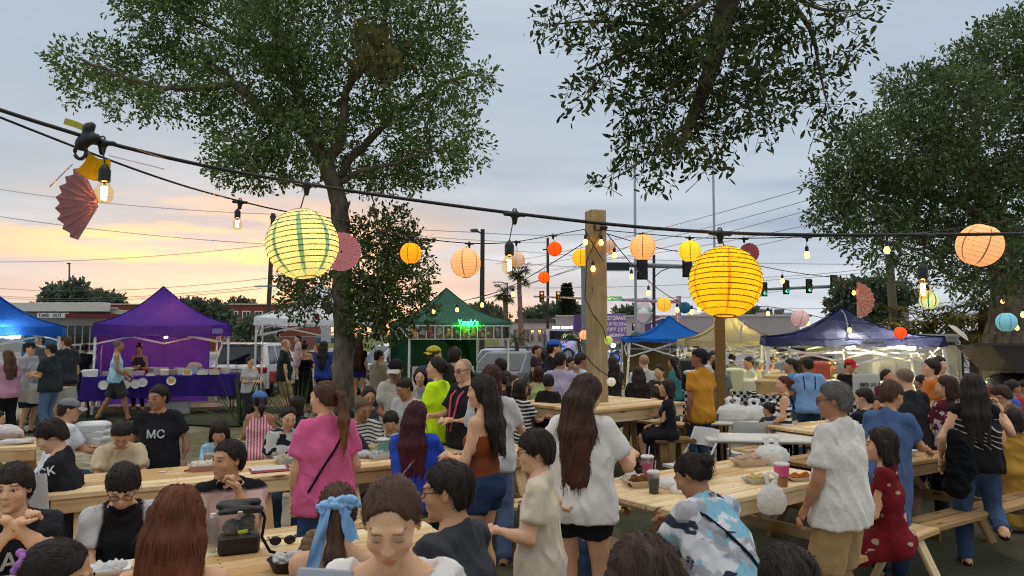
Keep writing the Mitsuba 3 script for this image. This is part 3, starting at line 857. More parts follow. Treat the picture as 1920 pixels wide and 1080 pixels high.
part(lb_, 'lettering', mv((lambda t_: (np.array(t_.vertices), np.asarray(t_.faces)))(meshkit.text_mesh('SUMMITS', .045, .004, True)), nag(.16, -1.242, 1.745), rx=90, rz=-16), 'matte', '5b5f68')
lamp('tube_light', 'tube light glowing along the front of the navy tent', cyl(W(1667, 649, 13.0), W(1715, 653, 13.0), .03, 8), (20, 18, 11))
lamp('flood_lamp', 'round floodlight at the middle of the navy tent', ball(W(1594, 647, 13.1), .075, 2), (32, 30, 13))
lamp('tent_lamp', 'small lamp under the rear of the navy tent', ball((W(1660, 640, 14.3)[0], 14.4, 1.9), .05, 2), (30, 27, 13))
one('awning_pole', 'bent silver pole rising over the navy tent roof', 'pole', tube([W(1588, 640, 12.6), W(1590, 612, 12.6), W(1584, 590, 12.6), W(1578, 582, 12.6)], .014, 6), 'metal', 'c9ccd4', smooth=True)
one('awning_pole', 'curved silver pole rising over the beige tent roof', 'pole', tube([W(1387, 640, 15.3), W(1388, 622, 15.3), W(1395, 600, 15.3)], .012, 6), 'metal', 'c9ccd4', smooth=True)

# checked tables in front of the right stalls, with goods


def gingham(p, n, uv):
    a = dr.select(cell_rand(0, 0, 0) > 2, 0.0, 1.0)
    q = dr.floor(p.x * 17) + dr.floor(p.z * 17 + .5 * dr.floor(p.y * 3))
    return mix([.02, .02, .022], [.55, .55, .53], dr.select(q - 2 * dr.floor(q / 2) > .5, 1.0, 0.0))


scene['gingham'] = two(pr(proc(gingham), .85, specular=.1))
for i, (px0, px1, Y, lab) in enumerate(((1362, 1442, 13.2, 'table under a black and white checked cloth in front of the beige tent'), (1428, 1530, 12.4, 'table under a black and white checked cloth in front of the navy tent'), (1532, 1660, 12.2, 'checked cloth table at the middle of the navy tent'), (1262, 1352, 13.6, 'checked cloth table behind the mustard shirt'))):
    t = thing('stall_table', lab, 'table')
    cloth_table(t, GX(px0, Y), GX(px1, Y), Y, Y + .7, .9, .45, '888888', 'gingham')
GD = [(1300, 13.8, 'white foam box stack beside the cream cap man', 'd6d6d2', .3, .3), (1378, 13.4, 'yellowish plastic jug crate under the beige tent', 'c3c69a', .22, .35), (1392, 13.5, 'red lidded tray in front of the white polo man', 'a83a34', .3, .12), (1405, 13.4, 'white paper box in front of the white polo man', 'c8c6b4', .3, .16), (1438, 12.7, 'wooden coloured box with red label on the navy tent table', 'b99a62', .3, .2), (1455, 12.8, 'second beige carton on the navy tent table', 'c7ab74', .3, .28), (1502, 12.8, 'dark tote on the navy tent table', '2a2b2e', .4, .2), (1535, 12.6, 'tall red drinks dispenser right of the blue shirts', 'b04a30', .26, .5), (1552, 12.5, 'white carton right of the red drinks dispenser', 'c7c6bb', .3, .2), (1630, 12.4, 'white foam box before the navy tent', 'cfcdc4', .35, .18), (1650, 12.5, 'pale tray at the right end of the navy tent table', 'bab6a6', .4, .1), (1345, 13.9, 'white serving tray behind the thin wooden pole', 'cfcfc8', .35, .12), (1282, 13.9, 'black speaker box behind the mustard shirt', '151517', .35, .5)]
for px, Y, lab, c, w_, h_ in GD:
    tub('goods_box', lab, 'box', c, (GX(px, Y), Y, .908), w_, .3, h_, lid=c if h_ > .15 else None, taper=.95)
one('price_board', 'white price board with dark handwriting at the navy tent', 'sign', box(W(1625, 722, 11.4), (.42, .03, .34), .008), 'paint', 'c3c2ba')
one('price_lettering', 'dark handwriting on the white price board', 'lettering', mv((lambda t_: (np.array(t_.vertices), np.asarray(t_.faces)))(meshkit.text_mesh('BBQ 10  $12', .05, .004, True)), W(1612, 724, 11.37), rx=90), 'matte', '2a2c30')


# vehicles ---------------------------------------------------------------
def wheel(par, c, r, ax, wd_=.2):
    """c centre, ax the axle direction"""
    a = np.asarray(ax, float)
    p = np.asarray(c, float)
    up = np.cross(a, [0, 0, 1.0])
    def rot(m):
        v = m[0]
        return p + v[:, :1] * up + v[:, 1:2] * np.array([0, 0, 1.0]) + v[:, 2:3] * a, m[1]
    k = part(par, 'wheel', rot(lathe([(r * .62, -wd_ / 2), (r * .95, -wd_ / 2), (r, -wd_ * .3), (r, wd_ * .3), (r * .95, wd_ / 2), (r * .62, wd_ / 2), (r * .62, -wd_ / 2)], 24)), 'plastic', '101011', smooth=40)
    part(k, 'rim', rot(cat([lathe([(0, wd_ * .3), (r * .16, wd_ * .42), (r * .2, wd_ * .3)], 12), lathe([(r * .52, wd_ * .38), (r * .63, wd_ * .45), (r * .63, wd_ * .2), (r * .5, wd_ * .2)], 24)] + [mv(box((r * .36, 0, wd_ * .33), (r * .45, r * .15, .02)), rz=72 * q) for q in range(5)] + [lathe([(0, wd_ * .1), (r * .6, wd_ * .1)], 20)])), 'metal', '9a9ca0', smooth=40)


def car(name, label, x, y, rot, c, Lc=4.5, wc_=1.8, hc_=1.55, kind='sedan', plate=None, ctg='car'):
    """local frame: nose towards +y"""
    t = thing(name, label, ctg)
    ca, sa = math.cos(math.radians(rot)), math.sin(math.radians(rot))

    def tr(m):
        v = np.asarray(m[0])
        return np.stack([x + ca * v[:, 0] - sa * v[:, 1], y + sa * v[:, 0] + ca * v[:, 1], v[:, 2]], 1), m[1]
    h2 = wc_ / 2
    gc_ = .28                                                  # ground clearance
    bl_ = hc_ * .56
    if kind == 'sedan':
        side = [(-Lc / 2 + .05, gc_), (-Lc / 2, gc_ + .25), (-Lc / 2 + .02, bl_ - .02), (-Lc / 2 + .15, bl_ + .04), (Lc * .18, bl_ + .02), (Lc / 2 - .25, bl_ - .12), (Lc / 2, bl_ - .3), (Lc / 2, gc_ + .1), (Lc / 2 - .1, gc_)]
        cab = [(-Lc / 2 + .42, bl_), (-Lc * .20, hc_ - .03), (-Lc * .08, hc_), (Lc * .05, hc_ - .04), (Lc * .24, bl_)]
    else:
        side = [(-Lc / 2 + .08, gc_), (-Lc / 2, gc_ + .2), (-Lc / 2 + .03, bl_), (-Lc / 2 + .08, bl_ + .06), (Lc * .2, bl_ + .06), (Lc / 2 - .3, bl_ - .02), (Lc / 2 - .02, bl_ - .2), (Lc / 2, gc_ + .15), (Lc / 2 - .1, gc_)]
        cab = [(-Lc / 2 + .10, bl_), (-Lc / 2 + .34, hc_ - .04), (-Lc * .28, hc_), (Lc * .02, hc_ - .02), (Lc * .1, hc_ - .1), (Lc * .25, bl_)]
    def slab(poly, w0, w1, zsplit, tap):
        from shapely import Polygon
        m_ = trimesh.creation.extrude_polygon(Polygon(poly), 1.0, engine='earcut')
        m_ = m_.subdivide().subdivide()
        v = np.array(m_.vertices)
        zz_ = v[:, 1]
        tq = np.clip((zz_ - zsplit[0]) / (zsplit[1] - zsplit[0]), 0, 1)
        wv = (w0 + (w1 - w0) * tq) * (1 - tap * np.clip((abs(v[:, 0]) / (Lc / 2)), 0, 1) ** 4)
        return np.stack([(v[:, 2] - .5) * wv, v[:, 0], zz_], 1), np.asarray(m_.faces)
    part(t, 'body', tr(slab(side, wc_ * .97, wc_, (gc_, bl_ * .7), .08)), 'car_paint', c)
    part(t, 'cabin', tr(slab(cab, wc_ * .94, wc_ * .74, (bl_, hc_), 0)), 'car_paint', c)
    # glass, laid on the cabin
    cp = np.array(cab)
    def wat(z):
        return (wc_ * .94 + (wc_ * .74 - wc_ * .94) * np.clip((z - bl_) / (hc_ - bl_), 0, 1)) / 2
    def strip(p0, p1, s0, s1, o):
        q0, q1 = p0 + (p1 - p0) * s0, p0 + (p1 - p0) * s1
        n_ = np.array([-(p1 - p0)[1], (p1 - p0)[0]])
        n_ = n_ / np.linalg.norm(n_)
        q0, q1 = q0 + n_ * o, q1 + n_ * o
        a_, b_ = wat(q0[1]) * .90, wat(q1[1]) * .90
        return quad((-a_, q0[0], q0[1]), (-b_, q1[0], q1[1]), (b_, q1[0], q1[1]), (a_, q0[0], q0[1]))
    part(t, 'rear_window', tr(strip(cp[0], cp[1], .14, .93, .012)), 'car_glass')
    part(t, 'windscreen', tr(strip(cp[-2], cp[-1], .06, .95, .012)), 'car_glass')
    zr0, zr1 = bl_ + .07, hc_ - .10
    for sg in (-1, 1):
        ys = [(-Lc * .20, -Lc * .01), (Lc * .01, Lc * .16)] if kind == 'sedan' else [(-Lc * .40, -Lc * .22), (-Lc * .20, -Lc * .02), (0, Lc * .16)]
        for j, (ya_, yb_) in enumerate(ys):
            x0_, x1_ = sg * (wat(zr0) + .006), sg * (wat(zr1) + .006)
            yb2 = yb_ - (.30 if yb_ > Lc * .1 else 0)
            part(t, 'side_window', tr(quad((x0_, ya_, zr0), (x0_, yb_, zr0), (x1_, yb2, zr1), (x1_, ya_ + (.2 if j == 0 else 0), zr1))), 'car_glass')
        part(t, 'tail_light', tr(box((sg * (h2 - .17), -Lc / 2 + .02, bl_ - .08), (.34, .12, .18), .03)), 'plastic', '8c1218')
        part(t, 'headlight', tr(box((sg * (h2 - .26), Lc / 2 - .04, bl_ - .22), (.36, .14, .13), .03)), 'plastic', 'c9ced2')
        part(t, 'door_mirror', tr(box((sg * (h2 + .08), Lc * .17, bl_ + .12), (.16, .1, .12), .03)), 'car_paint', c)
    for sg in (-1, 1):
        for yy in (-Lc * .3, Lc * .31):
            a3 = np.array([ca * sg, sa * sg, 0])
            c3 = np.array([x + ca * sg * (h2 - .1) - sa * yy, y + sa * sg * (h2 - .1) + ca * yy, .34])
            wheel(t, c3, .34, a3)
            ar = [(h2 * sg, yy + .42 * math.cos(q), .34 + .42 * math.sin(q)) for q in np.linspace(-.1, math.pi + .1, 12)]
            part(t, 'wheel_arch', tr(tube(ar, .045, 5)), 'plastic', '141415', smooth=True)
    part(t, 'rear_bumper', tr(box((0, -Lc / 2 - .01, gc_ + .14), (wc_ * .9, .14, .22), .04)), 'plastic', '2a2b2d' if kind == 'suv' else col(c) * .8)
    part(t, 'front_bumper', tr(box((0, Lc / 2 + .0, gc_ + .12), (wc_ * .9, .14, .22), .04)), 'plastic', '26272a')
    part(t, 'grille', tr(box((0, Lc / 2 + .01, bl_ - .24), (wc_ * .45, .06, .15), .02)), 'plastic', '18191b')
    if plate:
        pk_ = part(t, 'licence_plate', tr(box((0, -Lc / 2 - .01, bl_ - .17), (.32, .03, .16), .006)), 'paint', 'b9bcb8')
        tm = meshkit.text_mesh(plate, .075, .004, True)
        vv = np.array(tm.vertices)
        vv[:, 0] -= vv[:, 0].mean()
        part(pk_, 'lettering', tr(mv((vv, np.asarray(tm.faces)), (0, -Lc / 2 - .026, bl_ - .205), rx=90)), 'matte', '3a4a3c')
        part(t, 'plate_trim', tr(box((0, -Lc / 2 + .0, bl_ - .045), (.75, .04, .06), .01)), 'metal', 'b5b7ba')
        part(t, 'emblem', tr(tube([(.07 * math.cos(q), -Lc / 2 - .005, bl_ + .0 + .04 * math.sin(q)) for q in np.linspace(0, 6.28, 13)], .008, 5)), 'metal', 'c0c2c4')
        part(t, 'rear_wiper', tr(beam((0, -Lc / 2 + .10, bl_ + .12), (-.45, -Lc / 2 + .14, bl_ + .17), .02, .02)), 'plastic', '101012')
        part(t, 'sticker', tr(box((.58, -Lc / 2 + .185, bl_ + .22), (.16, .01, .1))), 'paint', 'd6d8d6')
        part(t, 'roof_spoiler', tr(box((0, -Lc / 2 + .33, hc_ - .03), (wc_ * .72, .25, .05), .02)), 'car_paint', c)
        part(t, 'aerial', tr(cyl((0, -Lc / 2 + .6, hc_), (0, -Lc / 2 + .35, hc_ + .12), .012, 5)), 'plastic', '151517')
    return t


car('parked_car', 'white car seen from behind, parked beside the purple stall', GX(447, 22.4), 24.6, 0, 'c9cbcb', 4.5, 1.72, 1.66, 'suv', 'CLJ W2L')
car('parked_car', 'white car with dark wheel arches parked between oak and green tent', GX(742, 25), 25.4, 118, 'c2c3c2', 4.6, 1.85, 1.65, 'suv')
car('parked_car', 'dark grey saloon with red tail lights parked right of the green tent', GX(972, 22), 23.5, -22, '5a6064', 4.6, 1.8, 1.4)
car('parked_car', 'silver car nose on beside the right leg of the green tent', GX(938, 24.5), 26.5, 165, '9aa2a8', 4.5, 1.8, 1.42)
car('parked_car', 'pale saloon parked behind the white tent people', GX(598, 26), 26.5, 90, 'aeb3b8', 4.6, 1.8, 1.42)
car('parked_car', 'grey car with its dark boot lid raised behind the navy tent', GX(1548, 17.5), 18.3, -68, '8d8a92', 4.6, 1.8, 1.5)
one('boot_lid', 'raised black boot lid of the grey car behind the navy tent', 'car part', solid([cone(W(1462, 652, 15.6), W(1500, 655, 15.8), .12, .1, np.array([0, 0, 1.]), .5), cone(W(1458, 652, 15.6), W(1470, 668, 15.8), .06, .05)], .03), 'car_paint', '1a1a1d', smooth=True)
car('parked_car', 'dark car in the far traffic queue right of the wooden post', GX(1215, 60), 62, 90, '2d2f33', 4.6, 1.8, 1.45)
car('parked_car', 'white pickup shaped car in the far traffic left of the wooden post', GX(1060, 58), 58, 90, 'c6c8ca', 5.2, 1.9, 1.7, 'suv')
pc_ = car('police_car', 'white police car with red and blue lights flashing right of the wooden post', GX(1190, 54), 54, 90, 'c9cbd0', 4.7, 1.85, 1.5)
lamp('police_light', 'red flashing light on the roof of the police car', ball(W(1222, 631, 54), .22, 2), (60, 6, 4), 'ff2020')
lamp('police_light', 'blue flashing light near the police car', ball(W(1150, 648, 53), .16, 2), (3, 8, 50), '2040ff')
# tow truck
tk = thing('tow_truck', 'white flatbed tow truck with amber roof lights left of the wooden post', 'truck')
x0 = GX(1033, 56)
part(tk, 'cab', mv(prism([(-1.1, .5), (1.1, .5), (1.1, 1.3), (.75, 1.4), (.45, 2.2), (-1.1, 2.25)], -1.1, 1.1), (x0 + .8, 56, .1)), 'car_paint', 'c0c3c4')
part(tk, 'windscreen', mv(box((0, 0, 0), (1.7, .03, .7)), (x0 + .7, 54.85, 1.85)), 'car_glass')
part(tk, 'flatbed', box((x0 - 2.6, 56, .95), (4.4, 2.2, .22), .03), 'paint', '4e4b46')
part(tk, 'headboard', box((x0 - .5, 56, 1.5), (.12, 2.1, 1.0), .02), 'paint', '3d3b38')
for xx in (-4, -2.4, 1.2):
    wheel(tk, (x0 + xx, 54.95, .48), .48, (0, -1, 0), .3)
for q in range(5):
    lamp('amber_light', ['leftmost', 'second', 'middle', 'fourth', 'rightmost'][q] + ' amber light of the row on the tow truck roof', box((x0 + .2 + q * .32, 55.2, 2.47), (.2, .2, .16)), (26, 13, 2), 'ffb040', group='amber lights on the tow truck roof')
# white enclosed trailer and black grill trailer on the right
tl = thing('cargo_trailer', 'white box trailer standing behind the navy tent', 'trailer')
a0, a1 = GX(1640, 15.6), W(1806, 650, 15.6)[0]
part(tl, 'box_body', box(((a0 + a1) / 2, 16.6, 1.09), (a1 - a0, 2.0, 1.5), .08), 'car_paint', 'b7b5ae')
part(tl, 'roof_cap', box(((a0 + a1) / 2, 16.6, 1.87), (a1 - a0 - .05, 1.95, .1), .04), 'car_paint', 'c9c8c3')
for q in range(6):
    part(tl, 'panel_rib', box((a0 + .12 + (a1 - a0 - .24) * q / 5, 15.592, 1.09), (.03, .012, 1.4)), 'paint', 'a6a49d')
part(tl, 'vent', box((a1 - .28, 15.58, 1.72), (.2, .02, .06), .005), 'plastic', '2c2b29')
wheel(tl, ((a0 + a1) / 2 + .5, 15.62, .33), .33, (0, -1, 0))
gr = thing('grill_trailer', 'black barbecue grill trailer with a raised slanted lid at the right edge', 'trailer')
Yq = 11.5
part(gr, 'lid', prism([(W(1822, 647, Yq)[0], W(0, 647, Yq)[2]), (W(1872, 697, Yq)[0], W(0, 697, Yq)[2]), (W(2060, 699, Yq)[0], W(0, 699, Yq)[2]), (W(2060, 649, Yq)[0], W(0, 649, Yq)[2])], Yq - .45, Yq + .45), 'paint', '2a2420')
part(gr, 'lid_rim', cat([beam(W(1821, 645, Yq - .46), W(2060, 647, Yq - .46), .05, .035), beam(W(1821, 645, Yq + .46), W(2060, 647, Yq + .46), .05, .035)]), 'paint', '3a332d')
part(gr, 'fire_box', solid([cone((W(1880, 720, Yq)[0], Yq, 1.02), (W(1990, 720, Yq)[0], Yq, 1.02), .3, .3)], .03), 'paint', '1a1817', smooth=True)
part(gr, 'frame', cat([beam((W(1850, 740, Yq)[0], Yq - .4, .55), (W(1990, 740, Yq)[0], Yq - .4, .55), .06, .08), beam((W(1850, 740, Yq)[0], Yq + .4, .55), (W(1990, 740, Yq)[0], Yq + .4, .55), .06, .08), beam(W(1875, 690, Yq), (W(1885, 740, Yq)[0], Yq, .7), .05, .05), beam(W(1950, 690, Yq), (W(1950, 740, Yq)[0], Yq, .7), .05, .05)]), 'paint', '26221f')
wheel(gr, (W(1900, 740, Yq)[0], Yq - .55, .3), .3, (0, -1, 0))
gt2 = thing('stall_table', 'white table with drinks at the right edge beside the grill trailer', 'table')
cloth_table(gt2, W(1840, 700, 10.6)[0], W(1990, 700, 10.6)[0], 10.5, 11.0, 1.02, .2, 'c4c4c0')
for i, px in enumerate((1852, 1868, 1890, 1908)):
    tub('goods_box', ['red box on the white table at the right edge', 'clear tub on the white table at the right edge', 'white box on the white table at the right edge', 'blue box on the white table at the right edge'][i], 'box', ['8f2f2c', '8fa098', 'c8c8c2', '43679a'][i], (GX(px, 10.7), 10.7, 1.03), .17, .17, .14, taper=.95)


# ---- picnic tables, folding furniture, and what lies on them
_bn = [0]


def board(par, name, a, b, w_, h_, mat='pine', bev=.006, up=(0, 0, 1)):
    a, b = np.asarray(a, float), np.asarray(b, float)
    x = b - a
    L_ = np.linalg.norm(x)
    x = x / L_
    y = np.cross(up, x)
    y /= np.linalg.norm(y)
    z = np.cross(x, y)
    v, f = box((0, 0, 0), (L_, w_, h_), bev)
    _bn[0] += 1
    uv = np.stack([v[:, 0] + 3.7 * _bn[0] % 11, _bn[0] % 97 + .35 + v[:, 1] + v[:, 2] * .9], 1)
    return part(par, name, (v @ np.stack([x, y, z]) + (a + b) / 2, f), mat, uv=uv)


def frame2(cx, cy, rot):
    ca, sa = math.cos(math.radians(rot)), math.sin(math.radians(rot))
    return lambda x, y, z: np.array([cx + ca * x - sa * y, cy + sa * x + ca * y, z])


def picnic(label, cx, cy, rot, ln, wd_, z, np_=6, benches=(-1, 1), bz=.46, bo=.42, mat='pine', group=None, blen=None):
    t = thing('picnic_table', label, 'table', group)
    g = frame2(cx, cy, rot)
    pw = wd_ / np_
    for k in range(np_):
        y = -wd_ / 2 + pw * (k + .5)
        e = rnd.uniform(-.008, .008)
        board(t, 'plank', g(-ln / 2 + e, y, z - .019 + rnd.uniform(-.0015, .0015)), g(ln / 2 + e, y, z - .019), pw - .007, .038, mat)
    part(t, 'screws', cat([cyl(g(sx * (ln / 2 - .24) + (.0), -wd_ / 2 + pw * (k + .5) + q * pw * .25, z - .002), g(sx * (ln / 2 - .24), -wd_ / 2 + pw * (k + .5) + q * pw * .25, z + .0008), .0055, 6) for sx in (-1, 0, 1) for k in range(np_) for q in (-1, 1)]), 'metal', '5a5650', kind='stuff', smooth=False)
    for s_ in (-1, 1):
        board(t, 'apron', g(-ln / 2 + .04, s_ * (wd_ / 2 - .035), z - .088), g(ln / 2 - .04, s_ * (wd_ / 2 - .035), z - .088), .038, .098, mat)
        xe = s_ * (ln / 2 - .24)
        for q in (-1, 1):
            sp = wd_ / 2 + (.22 if benches else -.06)
            board(t, 'leg', g(xe, q * sp, .0), g(xe, q * (wd_ / 2 - .16), z - .045), .038, .115, mat, up=g(1, 0, 0) - g(0, 0, 0))
        board(t, 'cross_beam', g(xe + .04, -wd_ / 2 + .06, z - .09), g(xe + .04, wd_ / 2 - .06, z - .09), .036, .09, mat)
        if benches:
            board(t, 'bench_beam', g(xe - .04 * s_, min(benches) * (wd_ / 2 + bo + .1) if min(benches) < 0 else 0, bz - .085), g(xe - .04 * s_, max(benches) * (wd_ / 2 + bo + .1) if max(benches) > 0 else 0, bz - .085), .036, .09, mat)
        board(t, 'brace', g(xe, 0, bz - .06 if benches else .3), g(xe - s_ * .42, 0, z - .06), .036, .085, mat)
    for s_ in benches:
        for k in (-1, 1):
            bl_ = blen or ln
            board(t, 'bench_plank', g(-bl_ / 2, s_ * (wd_ / 2 + bo) + k * .072, bz - .019), g(bl_ / 2, s_ * (wd_ / 2 + bo) + k * .072, bz - .019), .136, .038, mat)
    return t, g


TZ = .80
R1 = 30
e1, e2 = np.array([math.cos(math.radians(R1)), math.sin(math.radians(R1))]), np.array([-math.sin(math.radians(R1)), math.cos(math.radians(R1))])


def tc(corner, ln, wd_, rot=R1):
    a = math.radians(rot)
    return np.array(corner) + np.array([math.cos(a), math.sin(a)]) * ln / 2 + np.array([-math.sin(a), math.cos(a)]) * wd_ / 2


c = tc((-3.2, 5.17), 1.72, .80)
T1, g1 = picnic('pale wooden picnic table at which the boy in the beige shirt writes', c[0], c[1], R1, 1.72, .80, TZ)
c = tc((-1.50, 6.12), 2.1, .80)
T1b, g1b = picnic('wooden picnic table laden with food between pink shirt and brown strapless top', c[0], c[1], R1, 2.1, .80, TZ)
T2, g2 = picnic('nearest picnic table, carrying the clear handbag and black bowl', -1.36, 3.58, 29, 2.35, .80, TZ)
c = tc((1.02, 4.73), 1.95, 1.02, 37)
T4, g4 = picnic('wide wooden picnic table full of drinks and food on the right', c[0], c[1], 37, 1.95, 1.02, TZ, 8)
T5, g5 = picnic('picnic table with long benches beside the woman in jeans', 2.75 + .62, 6.95, 33, 2.0, .80, TZ, mat='pine_old', blen=2.2)
T6, g6 = picnic('picnic table half hidden behind the grey haired man', W(1580, 760, 9.3)[0], 9.3, 32, 1.9, .80, TZ)
T7, g7 = picnic('picnic table at the left edge with a white cloth thrown on it', W(-40, 830, 7.4)[0] - .32, 7.55, 20, 1.6, .80, TZ)
T8, g8 = picnic('low picnic table and bench at the right edge behind the yellow dress', W(1850, 800, 8.8)[0], 8.8, 30, 1.9, .80, TZ, mat='pine_old')
board(thing('wooden_bench', 'bare wooden bench carrying the woman in the red dress', 'bench'), 'seat', (1.75, 4.62, .47), (3.05, 5.65, .47), .26, .04)
bk_ = 'wooden_bench'
for q in (.15, .85):
    p_ = np.array([1.75 + 1.3 * q, 4.62 + 1.03 * q])
    for s_ in (-1, 1):
        board(bk_, 'leg', (*(p_ + s_ * np.array([-.14, .17]) * 1.3), .0), (*(p_ + s_ * np.array([-.05, .06])), .44), .036, .09, up=(.78, .62, 0))
# the bar-height table round the tall post
rb = 40
gT = frame2(1.06, 9.35, rb)
T3 = thing('bar_table', 'square high wooden table built round the tall post', 'table')
for k in range(9):
    y = -.74 + 1.48 * (k + .5) / 9
    if abs(y) < .12:
        board(T3, 'plank', gT(-.82, y, 1.05), gT(-.13, y, 1.05), 1.48 / 9 - .008, .038)
        board(T3, 'plank', gT(.13, y, 1.05), gT(.82, y, 1.05), 1.48 / 9 - .008, .038)
    else:
        board(T3, 'plank', gT(-.82 + rnd.uniform(-.006, .006), y, 1.05), gT(.82, y, 1.05), 1.48 / 9 - .008, .038)
for s_ in (-1, 1):
    board(T3, 'apron', gT(-.78, s_ * .70, .97), gT(.78, s_ * .70, .97), .038, .12)
    board(T3, 'apron', gT(s_ * .78, -.67, .97), gT(s_ * .78, .67, .97), .038, .12)
    for q in (-1, 1):
        board(T3, 'leg', gT(s_ * .68, q * .60, 0), gT(s_ * .68, q * .60, 1.03), .09, .09, up=(1, 0, 0))
PX = np.array([1.06, 9.35])
post = thing('wooden_post', 'tall square timber post rising through the high table, string lights tied to its top', 'post')
zt = W(1112, 395, 9.35)[2]
board(post, 'shaft', (PX[0] + .01, PX[1], 0), (PX[0] - .005, PX[1], zt), .205, .205, 'post_wood', .01, up=(.94, .34, 0))
one('thin_post', 'thinner square timber pole standing under the big yellow lantern', 'post', beam((W(1352, 760, 11)[0], 11, 0), (W(1349, 595, 11)[0], 11, W(1349, 560, 11)[2]), .125, .125, .008, up=(1, 0, 0)), 'grain', '7d6038')


def stool(label, x, y, rot, z=.74, ln=1.1, mat='pine'):
    t = thing('bar_bench', label, 'bench')
    g = frame2(x, y, rot)
    for k in (-1, 1):
        board(t, 'plank', g(-ln / 2, k * .072, z), g(ln / 2, k * .072, z), .136, .038, mat)
    for s_ in (-1, 1):
        for k in (-1, 1):
            board(t, 'leg', g(s_ * (ln / 2 - .12), k * .16, 0), g(s_ * (ln / 2 - .12), k * .06, z - .02), .036, .09, mat, up=g(1, 0, 0) - g(0, 0, 0))
        board(t, 'rail', g(s_ * (ln / 2 - .12), -.12, .3), g(s_ * (ln / 2 - .12), .12, .3), .036, .09, mat)


for i, (x, y, r0) in enumerate(((gT(0, 1.02, 0)[0], gT(0, 1.02, 0)[1], rb), (gT(1.1, 0, 0)[0], gT(1.1, 0, 0)[1], rb + 90), (1.86, 8.78, 10))):
    stool(['high bench behind the bar table', 'high bench on the right of the bar table', 'short dark bench under the woman in the black dress'][i], x, y, r0, .68 if i == 2 else .74, .5 if i == 2 else 1.1, 'pine_old' if i == 2 else 'pine')


def fold_table(label, px, py, Y, rot, ln, wd_, z=.74):
    t = thing('folding_table', label, 'table')
    p_ = W(px, py, Y)
    g = frame2(p_[0], Y, rot)
    part(t, 'tabletop', mv(box((0, 0, z - .02), (ln, wd_, .045), .015), (p_[0], Y, 0), rot), 'plastic', 'c4bfb4')
    for s_ in (-1, 1):
        for q in (-1, 1):
            part(t, 'leg', cyl(g(s_ * (ln / 2 - .2), q * (wd_ / 2 - .08), 0), g(s_ * (ln / 2 - .2), q * (wd_ / 2 - .08), z - .04), .016, 7), 'metal', '2a2b2d')
        part(t, 'leg_bar', cyl(g(s_ * (ln / 2 - .2), -wd_ / 2 + .08, .15), g(s_ * (ln / 2 - .2), wd_ / 2 - .08, .15), .012, 6), 'metal', '2a2b2d')
    return g


gf1 = fold_table('white folding table in the foreground of the white chairs', 1425, 815, 8.6, -8, 1.25, .6)
gf2 = fold_table('white folding table covered with plastic bags beside the mustard shirt', 1400, 785, 10.2, -4, 1.1, .6)
gf3 = fold_table('white folding table end right of the white chairs', 1530, 812, 8.9, -10, .9, .55)


def fold_chair(label, px, Y, rot, c='dedcd6'):
    t = thing('folding_chair', label, 'chair', 'white folding chairs')
    x0 = GX(px, Y)
    g = frame2(x0, Y, rot)
    for s_ in (-1, 1):
        part(t, 'frame_side', tube([g(s_ * .21, -.30, 0), g(s_ * .21, -.02, .42), g(s_ * .205, .16, .70), g(s_ * .19, .21, .84)], .014, 7), 'plastic', c, smooth=True)
        part(t, 'leg', tube([g(s_ * .19, .28, 0), g(s_ * .19, .02, .40), g(s_ * .19, -.1, .46)], .013, 7), 'plastic', c, smooth=True)
    part(t, 'seat', sheet(lambda u, v: tuple(np.moveaxis(np.array([[g((a - .5) * .40, (b - .62) * .42, .445 - .02 * math.sin(math.pi * a)) for a, b in zip(ua, va)] for ua, va in zip(u, v)]), -1, 0)), 7, 6), 'plastic', c, smooth=True)
    part(t, 'seat_rail', beam(g(-.2, -.26, .43), g(.2, -.26, .43), .02, .03), 'plastic', c)
    part(t, 'seat_rail', beam(g(-.2, .15, .43), g(.2, .15, .43), .02, .03), 'plastic', c)
    m = sheet(lambda u, v: tuple(np.moveaxis(np.array([[g((a - .5) * .40, .165 + .05 * b + .035 * math.sin(math.pi * a), .64 + .20 * b) for a, b in zip(ua, va)] for ua, va in zip(u, v)]), -1, 0)), 9, 5)
    m2 = (m[0] + [0.0, .012, .0], m[1][:, ::-1])
    part(t, 'backrest', cat([m, m2]), 'plastic', c, smooth=True)


fold_chair('white folding chair angled at the left of the white tables', 1297, 8.5, -62)
fold_chair('white folding chair behind the front white table, left of the other', 1398, 9.4, 175)
fold_chair('white folding chair whose back shows right of the middle one', 1452, 9.5, 178)

# --- things lying on the tables
scene['clear_plastic'] = {'type': 'principledthin', 'base_color': rgb('e8ecec'), 'roughness': .25, 'spec_trans': .95, 'diff_trans': .03, 'eta': 1.3}
scene['bag_film'] = {'type': 'principledthin', 'base_color': rgb('f4f4f2'), 'roughness': .35, 'spec_trans': .10, 'diff_trans': .8, 'eta': 1.4}


def crumple(prims, h, amp, fr, seed, k=.03):
    v, f = solid(prims, h, k)
    n = vnorm(v, f)
    q = meshkit.noise(v * fr + seed, seed)
    q2 = meshkit.noise(v * fr * 2.3 + seed * 3, seed + 5)
    return v + n * (amp * (np.abs(2 * q - 1) * 1.3 - .4 + .5 * np.abs(2 * q2 - 1)))[:, None], f


